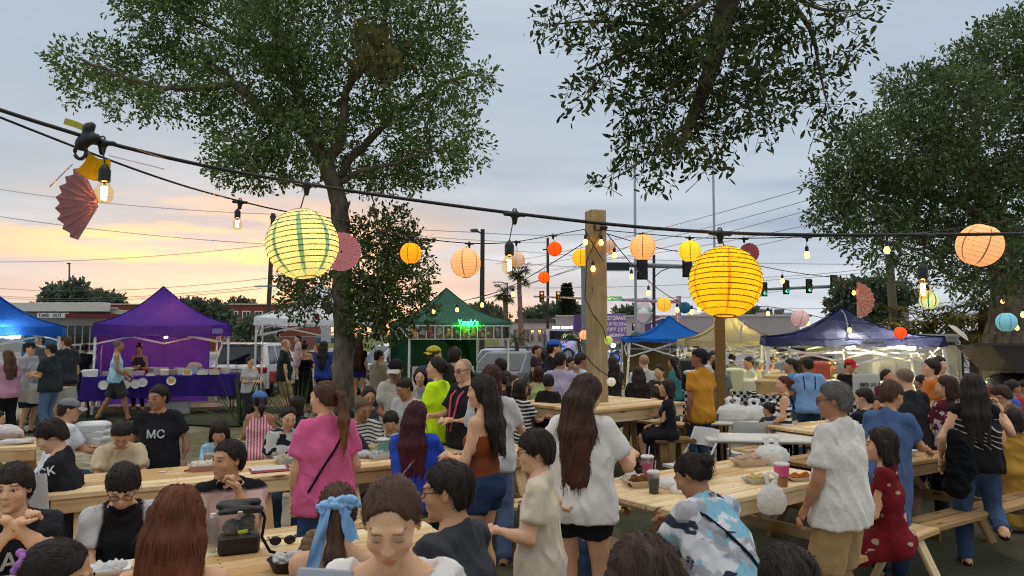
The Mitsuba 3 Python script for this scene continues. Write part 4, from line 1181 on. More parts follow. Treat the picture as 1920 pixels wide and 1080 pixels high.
def bag(label, p, sx, sy, sz, seed, handles=True, mat='bag_film', c='d8d6d2', rot=0):
    k = thing('plastic_bag', label, 'bag')
    p = np.asarray(p, float)
    part(k, 'sack', crumple([ell(p + [0, 0, sz * .42], (sx * .5, sy * .5, sz * .42)), ell(p + [sx * .2, 0, sz * .3], (sx * .34, sy * .4, sz * .3)), ell(p + [-sx * .22, sy * .1, sz * .25], (sx * .3, sy * .36, sz * .25))], max(.008, sx * .04), sx * .045, 9 / sx, seed), mat, c, smooth=True)
    if handles:
        for s_ in (-1, 1):
            part(k, 'handle', crumple([cone(p + [s_ * sx * .12, 0, sz * .72], p + [s_ * sx * .2, 0, sz * 1.08], sx * .09, sx * .045), cone(p + [s_ * sx * .2, 0, sz * 1.08], p + [s_ * sx * .05, .01, sz * 1.16], sx * .05, sx * .05)], max(.007, sx * .035), sx * .03, 9 / sx, seed + s_ + 2), mat, c, smooth=True)


def cup(label, p, r, h_, drink, lvl=.8, straw='d8d8d2', lid=True, c='cfd3d2'):
    k = thing('drink_cup', label, 'cup')
    part(k, 'cup', lathe([(r * .72, .0), (r * .98, h_), (r * 1.04, h_ + .003), (r * 1.02, h_ - .004)], 20, p), 'clear_plastic', c, smooth=40)
    part(k, 'drink', lathe([(0, .003), (r * .69, .003), (r * (.70 + .25 * lvl), h_ * lvl), (0, h_ * lvl)], 20, p), 'plastic', drink, smooth=40)
    if lid:
        part(k, 'lid', lathe([(r * 1.06, h_ - .004), (r * 1.06, h_ + .006), (r * .8, h_ + .014), (0, h_ + .016)], 20, p), 'bag_film', 'd5d5d0', smooth=40)
    if straw:
        part(k, 'straw', cyl(np.array(p) + [0, 0, h_ * .5], np.array(p) + [r * .35, 0, h_ * 1.55], .0038, 7), 'plastic', straw)
    return k


def boat(label, p, w_, d_, rz, food, seed, h_=.05, c='c9b9a4', name='food_tray'):
    k = tub(name, label, 'tray', c, p, w_, d_, h_, 'paint', rz=rz, taper=.7)
    part(k, 'food', mv(crumple([ell((q * w_ * .17, (.3 * (q % 2) - .1) * d_ * .5, h_ * .75), (w_ * .17, d_ * .26, h_ * .7)) for q in (-1.6, -.7, .2, 1.0, 1.6)], .008, .018, 45, seed, .01), p, rz), 'grain', food, smooth=True)
    return k


def on(px, py, z=TZ):
    """where the sight line of a pixel meets the height z"""
    a, b = W(px, py, 1.0), W(px, py, 2.0)
    t = (z - a[2]) / (b[2] - a[2])
    return a + (b - a) * t


# right table
p = on(1226, 925)
cup('cup of dark green drink with pale straw at the near corner', p, .045, .145, '1d2a14', .72, '9fb4c2')
p = on(1214, 893)
cup('bright pink drink with white top left on the right table', p, .05, .15, 'c2406e', .7)
boat('paper tray of grilled meat behind the green drink', on(1206, 912), .26, .15, 20, '6a4426', 1)
boat('crumpled wrapper tray touching the pink drink', on(1185, 905), .18, .13, 60, 'b9aea0', 2, c='c9c4ba')
bag('clear plastic bag beside the green drink', on(1262, 915), .2, .16, .09, 3, False)
bag('wrapped white bun bag in the hands of the eating woman', on(1280, 925), .16, .12, .07, 4, False)
boat('long paper boat tray empty in the middle of the right table', on(1405, 873), .30, .17, 15, 'b8977c', 5, .06, 'cdb8a0')
bag('white plastic bag standing behind the paper boat on the right table', on(1447, 870), .27, .22, .20, 6)
boat('dark rolls lying on paper beside the standing plastic bag', on(1420, 866), .24, .1, 15, '5a2f22', 7, .03)
p = on(1466, 912)
cup('tall orange and pink drink with white lid on the right table', p, .055, .16, 'c2782e', .45)
one('pink_froth', 'pink layer in the tall orange drink', 'drink', lathe([(0, .075), (.051, .075), (.055, .15), (0, .15)], 20, p), 'plastic', 'd0567c', smooth=40)
bag('knotted plastic bag hanging over the near edge of the right table', on(1447, 930) - [0, 0, .12], .18, .12, .24, 8)
boat('foil tray with yellow rice beside the knotted bag', on(1420, 905), .2, .15, 20, 'b7a56a', 9, .04, 'bfc0bc')
boat('plate of orange stew at the far right of the right table', on(1500, 900), .22, .16, 10, '9a5526', 10, .03, 'c8c4b8')
# left tables
boat('paper tray with napkins at the right end of the writing table', on(382, 882), .24, .18, 25, 'c9c2b4', 11, .05, 'b98f84')
cup('clear tub with cream drink before the girl in light blue', on(392, 868), .055, .13, 'b8aa94', .6, None, False)
one('red_pen', 'red plastic fork lying on the writing table', 'fork', beam(on(345, 885) + [0, 0, .008], on(356, 884) + [0, 0, .014], .02, .01, .003), 'plastic', 'a02a2a')
one('spoon', 'white plastic spoon lying on the writing table', 'spoon', solid([ell(on(305, 887) + [0, 0, .01], (.028, .018, .008)), cone(on(307, 886) + [0, 0, .01], on(316, 883) + [0, 0, .008], .005, .005)], .004, .006), 'plastic', 'c9c9c6', smooth=True)
one('note_sheet', 'white sheet of paper held by the boy in black at the table end', 'paper', sheet(lambda u, v: (W(62, 860, 5.2)[0] + .13 * u + .04 * v, 5.2 + .05 * np.sin(u * 3) - .12 * v, .62 + .34 * v), 8, 8), 'matte', 'c9c9c9', smooth=True)
one('red_folder', 'red folder with white paper under the elbows of the floral shirt woman', 'folder', mv(cat([box((0, 0, .006), (.3, .22, .008), .002)]), on(505, 882), 25), 'paint', '8f2a2a')
one('folder_paper', 'white paper lying on the red folder', 'paper', mv(box((0, 0, .012), (.27, .19, .003)), on(503, 880), 25), 'matte', 'c8c8c4')
boat('white foam tray of food before the floral shirt woman', on(540, 868), .22, .18, 25, 'b3a48c', 12, .05, 'd2d2ce')
boat('open foam tray of pale snacks left of the teal cup', on(690, 852), .26, .2, 20, 'b89a72', 13, .06, 'd0d0cc')
boat('second foam tray with foil wrapped food beside the teal cup', on(712, 860), .2, .15, 40, 'a8a8a8', 14, .05, 'd0d0cc')
bag('crumpled foil heap on the food table', on(676, 858), .2, .16, .08, 15, False, 'paint', 'b0b2b4')
cup('teal drink with a white straw on the food table', on(718, 858), .055, .16, '6fae9a', .8)
cup('white tub with white lid behind the teal drink', on(738, 838), .06, .12, 'c9c4ba', .9, None)
one('drink_can', 'blue drink can behind the teal drink on the food table', 'can', lathe([(0, 0), (.028, 0), (.033, .01), (.033, .108), (.027, .12), (0, .12)], 16, on(722, 845)), 'metal', '2c4a9a', smooth=40)
one('grey_handbag', 'grey handbag standing between food table and dark haired man', 'bag', crumple([ell(on(790, 890, .62), (.14, .08, .16))], .012, .012, 20, 3), 'cloth', '6a6c70', smooth=True)
one('white_cloth', 'white cloth heaped on the left edge table', 'cloth', crumple([ell(on(2, 822) + [-.1, 0, .05], (.32, .2, .09)), ell(on(30, 832) + [0, 0, .02], (.16, .12, .03))], .014, .03, 9, 6), 'cloth', 'b9b2b0', smooth=True)
for k in range(3):
    tub('takeout_box', ['lowest white takeaway box beside the grey cap', 'middle white takeaway box beside the grey cap', 'top white takeaway box beside the grey cap'][k], 'box', 'cfcfcc', (GX(178, 7.6), 7.6, TZ + .002 + .065 * k), .26, .22, .06, lid='d2d2d0', rz=10 * k)
# front table: clear handbag, bowl, glasses, bottle
scene['bag_clear'] = {'type': 'thindielectric', 'int_ior': 1.25}
hb = thing('clear_handbag', 'see-through handbag with black flap and base standing on the nearest table', 'bag')
p = on(447, 1036)
q = 24
part(hb, 'base', mv(box((0, 0, .055), (.23, .12, .11), .015), p, q, s=.86), 'plastic', '0c0c0d')
part(hb, 'clear_body', mv(sheet(lambda u, v: (.112 * np.cos(u * 6.283) * (1 + .12 * np.abs(np.sin(2 * u * 6.283))), .055 * np.sin(u * 6.283) * (1 + .12 * np.abs(np.sin(2 * u * 6.283))), .10 + .17 * v), 33, 5), p, q, s=.86), 'bag_clear', 'd8dcdc', smooth=True)
part(hb, 'flap', mv(solid([cone((-.1, 0, .285), (.1, 0, .285), .024, .024), cone((-.11, -.055, .25), (.11, -.055, .25), .014, .014), cone((-.11, -.02, .28), (.11, -.06, .255), .02, .02)], .008), p, q, s=.86), 'plastic', '101011', smooth=True)
part(hb, 'clasp', mv(box((0, -.072, .245), (.03, .012, .02), .004), p, q, s=.86), 'metal', 'b8b8bc')
part(hb, 'contents', mv(crumple([ell((-.04, 0, .15), (.05, .035, .05)), ell((.05, .01, .17), (.04, .03, .06))], .008, .012, 30, 4), p, q, s=.86), 'paint', '4a4c4e', smooth=True)
part(hb, 'lime_pouch', mv(solid([cone((0, -.03, .125), (.04, -.03, .128), .012, .012)], .006), p, q, s=.86), 'cloth', 'a8c23a', smooth=True)
part(hb, 'strap', mv(tube([(.11, 0, .26), (.14, -.05, .2), (.12, -.1, .10), (.16, -.16, .03), (.22, -.18, .012), (.34, -.16, .012), (.40, -.08, .012)], .009, 6), p, q, s=.86), 'cloth', '0d0d0e', smooth=True)
part(hb, 'chain', mv(cat([tube([(.118 + .007 * math.cos(t), -.01, .25 - .014 * k + .008 * math.sin(t)) for t in np.linspace(0, 6.28, 9)], .0025, 5) for k in range(9)]), p, q, s=.86), 'metal', '8f8f92', smooth=True)
bw_ = thing('takeout_bowl', 'black takeaway bowl with crumpled tissues on the nearest table', 'bowl')
p = on(537, 1070)
part(bw_, 'bowl', lathe([(0, 0), (.06, 0), (.085, .055), (.09, .057), (.08, .05), (.055, .008), (0, .008)], 24, p), 'plastic', '0b0b0c', smooth=40)
part(bw_, 'tissues', crumple([ell(p + [-.02, 0, .05], (.05, .035, .025)), ell(p + [.035, .01, .055], (.03, .03, .03))], .006, .02, 40, 7), 'matte', 'bcbab6', smooth=True)
one('paper_bag', 'small brown paper bag beside the black bowl', 'bag', crumple([cone(p + [.05, .16, .03], p + [.08, .16, .11], .045, .04)], .008, .012, 30, 8), 'matte', '7a6650', smooth=True)
sgz = thing('sunglasses', 'black sunglasses lying beside the clear handbag', 'glasses')
p = on(530, 1022)
for s_ in (-1, 1):
    part(sgz, 'lens', mv(solid([ell((s_ * .036, 0, .025), (.031, .008, .024))], .004), p, 20), 'plastic', '0a0a0c', smooth=True)
    part(sgz, 'temple', mv(tube([(s_ * .066, 0, .035), (s_ * .07, .07, .03), (s_ * .068, .13, .012)], .0035, 6), p, 20), 'plastic', '0c0c0e', smooth=True)
bt_ = thing('water_bottle', 'small clear water bottle left of the clear handbag', 'bottle')
p = on(398, 1035)
part(bt_, 'bottle', lathe([(0, .002), (.03, .002), (.032, .02), (.032, .12), (.012, .16), (.012, .175)], 18, p), 'clear_plastic', 'd0d4d6', smooth=40)
part(bt_, 'cap', lathe([(.0145, .172), (.0145, .193), (0, .195)], 14, p), 'plastic', 'd5d5d2', smooth=40)
p = on(175, 1076)
boat('white paper tray before the hair clip girl', p + [.05, .0, 0], .22, .15, 25, 'c4c4c2', 16, .03, 'd4d4d2')
# white tables behind
bag('big white plastic bag on the far white table, left one', gf2(-.18, .0, .745), .42, .32, .26, 21)
bag('white plastic bag with loop handles on the far white table', gf2(.12, .08, .745), .32, .26, .24, 22)
bag('grey clear plastic bag at the right end of the far white table', gf2(.36, -.02, .745), .26, .2, .22, 23, c='8f8f92')
cup('small dark cup on the far white table', gf2(-.42, -.1, .745), .035, .1, '3a2a22', .9, None, False)
bag('white plastic bag on the table before the eating man in blue', g5(-.55, .1, TZ + .004), .26, .2, .16, 24)
tub('takeout_box', 'white takeaway tray on the table of the woman in jeans', 'box', 'cfcfcc', g5(-.25, -.12, TZ + .004), .28, .2, .05, lid=None)
boat('paper tray of food beside the white takeaway tray', g5(.12, -.16, TZ + .004), .24, .18, 30, '8a6a4a', 17, .05, 'd0cfca')
cup('iced red drink with white rim on the table behind the blue shirt', g5(-.1, .25, TZ + .004), .05, .15, 'a83c34', .75)
bb = thing('black_bin_bag', 'glossy black bin bag under the food table', 'bag')
part(bb, 'sack', crumple([ell((-1.38, 6.45, .22), (.28, .24, .24)), ell((-1.2, 6.5, .16), (.2, .2, .17))], .02, .05, 9, 2), 'plastic', '0a0a0b', smooth=True)


# ---- string lights, lanterns, poles, wires, signals
scene['bulb_glass'] = {'type': 'thindielectric', 'int_ior': 1.12, 'specular_transmittance': {'type': 'rgb', 'value': [1.0, .86, .62]}}


def paperfn(p, n, uv):
    return .5 + 0 * p.x


def cable(label, pts, r, c='0d0d0e', name='light_cable', per=10, sag=0):
    P_ = np.array([W(*q) for q in pts])
    from scipy.interpolate import PchipInterpolator, CubicSpline
    tt = np.linspace(0, 1, len(P_))
    d = np.r_[0, np.cumsum(np.linalg.norm(np.diff(P_, axis=0), axis=1))]
    q = CubicSpline(d, P_, bc_type='natural')(np.linspace(0, d[-1], per * (len(P_) - 1) + 1))
    return one(name, label, 'cable', tube(q, r, 7), 'plastic', c, smooth=True)


def bulb(label, px, py, Y, r, drop=None, near=False, socket=True, lit=1.0, tilt=(0, 0)):
    """centre of the glass at the pixel; r its radius"""
    p = W(px, py, Y)
    k = thing('string_bulb', label, 'light bulb', None)
    pr_ = [(0, -1.25), (.45, -1.15), (.85, -.75), (1, -.2), (.95, .25), (.68, .85), (.46, 1.25), (.42, 1.5)]
    if near:
        part(k, 'glass', lathe([(a * r, b * r) for a, b in pr_], 20, p), 'bulb_glass', smooth=40)
        fl = []
        for q in range(4):
            a = q * math.pi / 2 + .4
            x, y = .20 * r * math.cos(a), .20 * r * math.sin(a)
            fl.append(cyl(p + [x, y, -.75 * r], p + [x * 1.3, y * 1.3, .75 * r], .065 * r, 6))
        part(k, 'filament', cat(fl), 'matte', 'ffcc66', emit=np.array([9, 4.2, 1.0]) * lit, smooth=False)
        part(k, 'stem', cyl(p + [0, 0, .75 * r], p + [0, 0, 1.4 * r], .12 * r, 7), 'metal', '8a7a5a')
    else:
        part(k, 'glass', lathe([(a * r, b * r) for a, b in pr_], 10, p), 'matte', 'ffcc66', emit=np.array([.26, .115, .024]) * lit, smooth=False)
        scene[k + '__glass']['emitter']['sampling_weight'] = .2
    if socket:
        part(k, 'socket', lathe([(.40 * r, 1.2 * r), (.62 * r, 1.3 * r), (.64 * r, 2.6 * r), (.42 * r, 3.0 * r), (.16 * r, 3.3 * r), (0, 3.3 * r)], 12, p), 'plastic', '111112', smooth=40)
        if drop is not None:
            part(k, 'wire', cyl(p + [0, 0, 3.2 * r], W(px + drop[0], drop[1], Y), max(.0025, .07 * r), 6), 'plastic', '111112')
    return k


def connector(par, px, py, Y, s, rx=8):
    p = W(px, py, Y)
    part(par, 'connector', solid([cone(p - [s * 1.5, 0, -s * .1], p + [s * 1.5, 0, -s * .1], s * .34, s * .34), cone(p, p - [0, 0, s * 1.3], s * .62, s * .38)], s * .14, s * .4), 'plastic', '0e0e0f', smooth=True)
    part(par, 'hanging_loop', tube([p + [.32 * s * math.cos(a), 0, .55 * s + .36 * s * math.sin(a)] for a in np.linspace(0, 6.28, 11)], .11 * s, 5), 'plastic', '0e0e0f', smooth=True)


LAN = {}


def lantern(label, px, py, Y, r, c, rib=None, glow=1.0, stripes=None, wire=None, lit=True, tilt=(0, 0), n_rib=13, emit=None):
    p = W(px, py, Y)
    k = thing('paper_lantern', label, 'lantern')
    rx, ry = tilt

    def tr(m):
        return mv(m, p, 0, rx, ry)
    n_rib = n_rib if Y < 5 else (9 if r * F / Y > 24 else 6)
    z = np.linspace(-.955, .945, 3 * n_rib + 1)
    rad = np.sqrt(1 - z ** 2)
    rr = rad * (1 - (.010 if Y < 4 else 0) * (np.arange(len(z)) % 3 != 0))
    key = repr((c, stripes))
    if key not in LAN:
        LAN[key] = f'lantern_paper_{len(LAN)}'
        scene[LAN[key]] = {'type': 'principledthin', 'base_color': rgb(c), 'roughness': .8, 'diff_trans': 1.15, 'spec_trans': 0.0, 'eta': 1.3}
    far = lit and Y > 5
    if far:
        part(k, 'paper', tr(lathe(np.stack([rr * r, z * r], 1), 28)), 'matte', c, smooth=50, emit=col(c) * np.array([1, .88, .7]) * .052 * min(1, .35 + .7 * glow))
        scene[k + '__paper']['emitter']['sampling_weight'] = .4
    else:
        part(k, 'paper', tr(lathe(np.stack([rr * r, z * r], 1), 36)), LAN[key], smooth=50)
    if stripes:
        key2 = repr(('s', stripes))
        if key2 not in LAN:
            LAN[key2] = f'lantern_paper_{len(LAN)}'
            scene[LAN[key2]] = {'type': 'principledthin', 'base_color': rgb(stripes), 'roughness': .8, 'diff_trans': 1.0, 'spec_trans': 0.0, 'eta': 1.3}
        for q in range(8):
            a0 = q * math.pi / 4 + .2
            part(k, 'stripe', tr(sheet(lambda u, v: (1.004 * r * np.interp(-.95 + 1.89 * u, z, rr) * np.cos(a0 + (v - .5) * .14), 1.004 * r * np.interp(-.95 + 1.89 * u, z, rr) * np.sin(a0 + (v - .5) * .14), r * (-.95 + 1.89 * u)), 40, 4)), LAN[key2], smooth=True)
    else:
        for q in range(6):
            a0 = q * math.pi / 3 + .35
            part(k, 'seam', tr(sheet(lambda u, v: (1.006 * r * np.interp(-.95 + 1.89 * u, z, rr) * np.cos(a0 + (v - .5) * .075), 1.006 * r * np.interp(-.95 + 1.89 * u, z, rr) * np.sin(a0 + (v - .5) * .075), r * (-.95 + 1.89 * u)), 40, 3)), 'grain' if far else LAN[key], col(c) * .75, smooth=True)
    wr = .0021 if Y < 4 else .008 * r
    rib_c = rib or col(c) * (.35 if Y < 5 else .6)
    part(k, 'wire_ribs', tr(cat([tube([(rad[j] * r * 1.002 * math.cos(a), rad[j] * r * 1.002 * math.sin(a), z[j] * r + .03 * r * math.sin(a) * 0) for a in np.linspace(0, 2 * np.pi, 41 if Y < 5 else 25)], wr, 4 if Y < 5 else 3, False) for j in range(0, len(z), 3)])), 'grain', rib_c, kind='stuff', smooth=False)
    part(k, 'inner_ring', tr(cat([tube([(.28 * r * math.cos(a), .28 * r * math.sin(a), -.955 * r) for a in np.linspace(0, 6.28, 25)], wr * 1.3, 5)])), 'metal', '3a3630')
    part(k, 'hanger_bar', tr(cyl((-.28 * r, 0, .94 * r), (.28 * r, 0, .94 * r), wr, 5)), 'metal', '3a3630')
    if lit and not far:
        e = np.array(emit or [1.0, .70, .36]) * 4.6 * glow
        b = thing('lantern_bulb', 'glowing bulb inside the ' + label.split(',')[0], 'light bulb')
        put(b, ball(p + [0, 0, .05 * r], (.17 * r, .17 * r, .24 * r), 2), 'matte', 'ffcc88', emit=e, smooth=False)
        scene[b]['emitter']['sampling_weight'] = 8.0
    if wire is not None:
        part(k, 'wire', cyl(tr((np.array([[0, 0, .94 * r]]), None))[0][0], W(wire[0], wire[1], Y), max(.0028, .016 * r), 6), 'plastic', '111112')
    return k


# near cable
N1 = cable('thick black light cable crossing the whole picture', [(-2600, -700, 2.3), (-60, 186, 2.5), (160, 256, 2.7), (575, 345, 3.15), (965, 400, 3.25), (1350, 436, 3.2), (1732, 440, 3.15), (1990, 437, 3.2), (3100, 380, 3.2)], .0078)
for px, py, Y in ((192, 268, 2.74), (575, 347, 3.15), (965, 402, 3.25), (1350, 438, 3.2), (1732, 442, 3.15)):
    connector(N1, px, py, Y, .028)
N2 = cable('thin black light cable running from the left edge to the wooden post', [(-2300, -620, 2.3), (-60, 196, 2.95), (150, 279, 3.3), (450, 377, 4.7), (545, 398, 5.4), (650, 414, 6.2), (770, 443, 7.2), (880, 456, 7.8), (968, 453, 8.4), (1037, 441, 8.9), (1096, 430, 9.2)], .0055)
for px, py, Y in ((450, 379, 4.7), (770, 444, 7.2), (880, 457, 7.8), (968, 454, 8.4), (1037, 442, 8.9)):
    connector(N2, px, py, Y, .028)
N3 = cable('light cable from the wooden post to the right edge', [(1126, 431, 9.25), (1205, 438, 8.9), (1293, 445, 8.5), (1375, 447, 8.1), (1513, 444, 7.5), (1663, 440, 6.9), (1820, 425, 6.2), (1980, 395, 5.6)], .0055)
for px, py, Y in ((1205, 439, 8.9), (1293, 446, 8.5), (1395, 448, 8.1), (1513, 445, 7.5), (1663, 441, 6.9)):
    connector(N3, px, py, Y, .028)
N4 = cable('light cable from the wooden post toward the far right trees', [(1128, 435, 9.3), (1240, 466, 10), (1330, 480, 10.6), (1467, 507, 11.5), (1610, 524, 12.7), (1780, 536, 14), (1990, 541, 15)], .006)
N5 = cable('light cable falling from the wooden post to the right stalls', [(1138, 438, 9.3), (1187, 498, 10), (1246, 550, 11), (1290, 574, 11.6), (1360, 584, 12.4), (1440, 575, 12.8), (1515, 590, 12.5), (1593, 603, 12), (1700, 612, 11.6)], .006)
N6 = cable('light cable falling from the wooden post to the green tent', [(1094, 456, 9.25), (1021, 502, 10.2), (960, 536, 11.4), (905, 556, 12.8), (857, 566, 14), (813, 570, 15), (740, 560, 16)], .006)
one('post_cable', 'loose cable running down the face of the wooden post', 'cable', tube([W(1096, 430, 9.2), W(1110, 455, 9.2), W(1125, 480, 9.2), W(1133, 492, 9.21)], .006, 6), 'plastic', '121213', smooth=True)
one('post_cable', 'cable crossing down the left side of the wooden post and back over its foot', 'cable', tube([W(1128, 432, 9.2), W(1112, 462, 9.2), W(1100, 490, 9.21), W(1097, 560, 9.2), W(1112, 590, 9.2), W(1132, 616, 9.2), W(1137, 640, 9.19)], .006, 6), 'plastic', '121213', smooth=True)
one('post_cable', 'cable draped across the lower wooden post', 'cable', tube([W(1100, 668, 9.2), W(1108, 680, 9.19), W(1124, 694, 9.19), W(1140, 705, 9.2)], .007, 6), 'plastic', '1c1714', smooth=True)
one('cable_reel', 'tangle of sockets tied to the top of the wooden post', 'cable', cat([tube([W(1122, 425, 9.18) + [.05 * math.cos(a), -.02 * math.sin(3 * a), .05 * math.sin(a)] for a in np.linspace(0, 12, 30)], .009, 6), ball(W(1132, 427, 9.16), (.05, .04, .035), 2)]), 'plastic', '1a1815', smooth=True)
# bulbs
bulb('large glowing bulb hanging under the yellow tag at the left', 195, 362, 2.7, .0325, (-3, 275), True)
bulb('glowing bulb hanging left of the teal striped lantern', 445, 420, 4.7, .030, (4, 378), True)
bulb('large glowing bulb hanging in the middle, between the two big lanterns', 955, 497, 3.25, .033, (9, 404), True)
bulb('large glowing bulb hanging at the right before the dark tree', 1731, 543, 3.15, .034, (2, 445), True)
BL = [(1513, 478, 7.5, 'bulb hanging alone right of the big yellow lantern', (0, 446)), (1663, 469, 6.9, 'bulb in front of the leaning wooden pole', (0, 442)), (1098, 454, 9.2, 'bulb on the left face of the wooden post, upper one', (2, 440)), (1127, 455, 9.2, 'bulb on the right face of the wooden post, upper one', (2, 440)), (1112, 504, 9.2, 'bulb glowing low on the face of the wooden post', (-3, 482)), (1152, 479, 9.6, 'bulb hanging just right of the wooden post top', (-1, 452)), (1184, 519, 10, 'bulb under the traffic signal arm right of the post', (2, 497)), (1216, 549, 10.6, 'bulb left of the small yellow lantern, on the falling cable', (2, 525)),
      (1467, 527, 11.5, 'bulb left of the green traffic lights', (0, 508)), (1601, 549, 12.6, 'bulb left of the folded peach fan', (0, 524)), (1880, 565, 14.4, 'bulb below the peach lantern at the right edge', (-3, 540)), (1907, 615, 12, 'bulb touching the blue lantern at the right edge', (-6, 590)), (1270, 581, 11.3, 'bulb left of the small blue lantern', (0, 562)), (1297, 585, 11.7, 'bulb right of the small blue lantern', (0, 574)), (1311, 580, 11.9, 'bulb third right of the small blue lantern', (0, 576)), (1515, 606, 12.5, 'bulb touching the pale pink lantern', (-2, 591)), (1593, 619, 12, 'bulb hanging before the navy tent roof', (0, 604)), (1440, 588, 12.8, 'bulb above the beige tent right slope', (0, 576)),
      (962, 552, 11.4, 'bulb in front of the fan palm head', (0, 537)), (904, 572, 12.8, 'bulb right of the green tent peak', (0, 557)), (857, 581, 14, 'right bulb in front of the green tent roof', (0, 567)), (813, 584, 15, 'left bulb in front of the green tent roof', (0, 571)), (778, 580, 15.5, 'bulb at the left slope of the green tent', (0, 566)), (741, 574, 16, 'bulb shining through the oak sprouts', (0, 561)), (1918, 590, 10, 'bulb cut by the right edge', (0, 560))]
for px, py, Y, lab, dr_ in BL:
    bulb(lab, px, py, Y, .024 + .0007 * Y, dr_)
# lanterns
lantern('big teal striped cream paper lantern at the left', 568, 458, 3.15, .151, 'ecdfb0', '2f5a4c', .52, '8fccb8', (575, 352), tilt=(-4, -8), emit=[1., .74, .36])
lantern('big yellow paper lantern at the right', 1360, 529, 3.2, .155, 'f2c636', '3a2c0a', .50, None, (1350, 442), tilt=(-8, 4), emit=[1., .74, .22])
lantern('orange lantern in front of the oak sprouts', 770, 475, 7.2, .104, 'f0a020', None, 1.1, None, (770, 446), emit=[1, .55, .1])
lantern('peach lantern right of the orange one', 873, 493, 7.8, .158, 'f0b07a', None, .8, None, (879, 459), tilt=(0, -4))
lantern('red orange lantern left of the wooden post', 1040, 467, 8.9, .088, 'ee5418', None, 1.1, None, (1037, 444), emit=[1, .45, .08])
lantern('yellow orange lantern partly behind the wooden post', 1090, 483, 9.6, .118, 'f2b42a', None, 1, None, (1089, 458))
lantern('lower red orange lantern left of the wooden post', 1020, 520, 10.2, .082, 'ee5a18', None, 1.1, None, (1021, 504), emit=[1, .45, .08])
lantern('small cream lantern behind the middle bulb', 970, 487, 8.4, .088, 'd4b49a', None, .25, None, (968, 456))
lantern('pale cream lantern just right of the wooden post top', 1143, 463, 9.7, .09, 'caa890', None, .2, None, (1146, 446))
lantern('peach lantern right of the wooden post', 1205, 464, 8.9, .158, 'f2ae6e', None, .9, None, (1205, 442))
lantern('yellow lantern right of the peach lantern', 1293, 471, 8.5, .126, 'f4c832', None, 1, None, (1293, 449), emit=[1, .7, .2])
lantern('peach lantern with red seams at the right edge', 1837, 460, 6.1, .176, 'f2ac7c', '7a3020', .9, None, (1826, 424), tilt=(14, 16))
lantern('small yellow lantern on the falling cable', 1245, 571, 11, .108, 'f4b040', None, 1, None, (1245, 553))
lantern('small unlit blue lantern on the falling cable', 1284, 577, 11.6, .092, '4f93b0', None, 1, None, (1284, 570), lit=False)
lantern('pale pink lantern above the navy tent', 1500, 597, 12.5, .145, 'd0aeb0', None, .08, None, (1504, 586), tilt=(0, 12))
lantern('red orange lantern in front of the navy tent roof', 1688, 624, 11.6, .095, 'ee5222', None, 1.0, None, (1688, 613), emit=[1, .42, .08])
lantern('teal and cream lantern behind the right large bulb', 1742, 563, 13.5, .165, 'd4e0a0', '4f9a80', .8, '5fae90', (1740, 534))
lantern('blue lantern at the right edge before the palmetto', 1887, 604, 12, .155, '7fc0d2', None, .12, None, (1887, 560))
lantern('tiny cream lantern at the left slope of the green tent', 767, 566, 15.2, .10, 'cfb4a2', None, .1, None, (767, 560))
lantern('small peach lantern low at the left side of the wooden post', 1095, 628, 9.6, .062, 'f4b68c', None, .7, None, (1095, 600))
lantern('small lime lantern low at the right side of the wooden post', 1140, 638, 9.3, .058, 'c2d070', None, .25, None, (1141, 618))
lantern('small white lantern low right of the wooden post', 1146, 716, 9.1, .055, 'd6d0ca', None, .05, None, (1140, 700))


def fan(label, px, py, Y, r, a0, a1, c, n=11, tilt=(90, 0), yaw=0, shade=.14):
    """a pleated paper fan or rosette"""
    k = thing('paper_fan', label, 'paper fan')
    p = W(px, py, Y)
    aa = np.radians(np.linspace(a0, a1, 2 * n + 1))
    v, f = [], []
    for j, a in enumerate(aa):
        o = shade * r * (.5 if j % 2 else -.5)
        v += [(.06 * r * math.cos(a), .06 * r * math.sin(a), o * .05), (.55 * r * math.cos(a), .55 * r * math.sin(a), o * .55), (.93 * r * math.cos(a), .93 * r * math.sin(a), o), ((1.0 if j % 2 else .97) * r * math.cos(a), (1.0 if j % 2 else .97) * r * math.sin(a), o)]
    for j in range(2 * n):
        for q in range(3):
            a, b = j * 4 + q, (j + 1) * 4 + q
            f += [[a, b, b + 1], [a, b + 1, a + 1]]
    m = mv((np.array(v), np.array(f)), p, yaw, tilt[0], tilt[1])
    m2 = (m[0] + np.array([0, .0015, 0]), m[1][:, ::-1])
    part(k, 'pleats', m, 'paper_fan_mat', c, smooth=False)
    if c not in _fanm:
        pass
    return k, p


_fanm = {}
scene['paper_fan_mat'] = {'type': 'principledthin', 'base_color': VC, 'roughness': .8, 'diff_trans': .8, 'spec_trans': 0.0, 'eta': 1.3}
k, p = fan('large dusty pink paper fan hanging behind the yellow tag', 188, 382, 2.78, .165, 120, 238, 'a0767a', 8)
k, p = fan('round pink paper rosette half hidden by the teal striped lantern', 640, 472, 6.2, .165, 0, 360, 'eaa0a6', 24)
k, p = fan('dusty pink paper rosette behind the big yellow lantern', 1405, 474, 8.1, .11, 0, 360, 'b0606c', 18)
k, p = fan('half round peach paper fan hanging above the navy tent', 1606, 563, 12.6, .31, -88, 88, 'dc9c86', 9)
one('fan_cord', 'thin cord holding the half round peach fan', 'cord', cyl(W(1606, 524, 12.6), W(1606, 540, 12.6), .005, 5), 'plastic', '3a2a26')
one('paper_parasol', 'tilted white paper shade floating above the white trailer', 'parasol', mv(lathe([(0, .05), (.10, .045), (.175, .0), (.172, -.004), (.10, .035), (0, .04)], 24), W(1797, 624, 11), 0, 25, 38), 'matte', 'c9bfae', smooth=True)
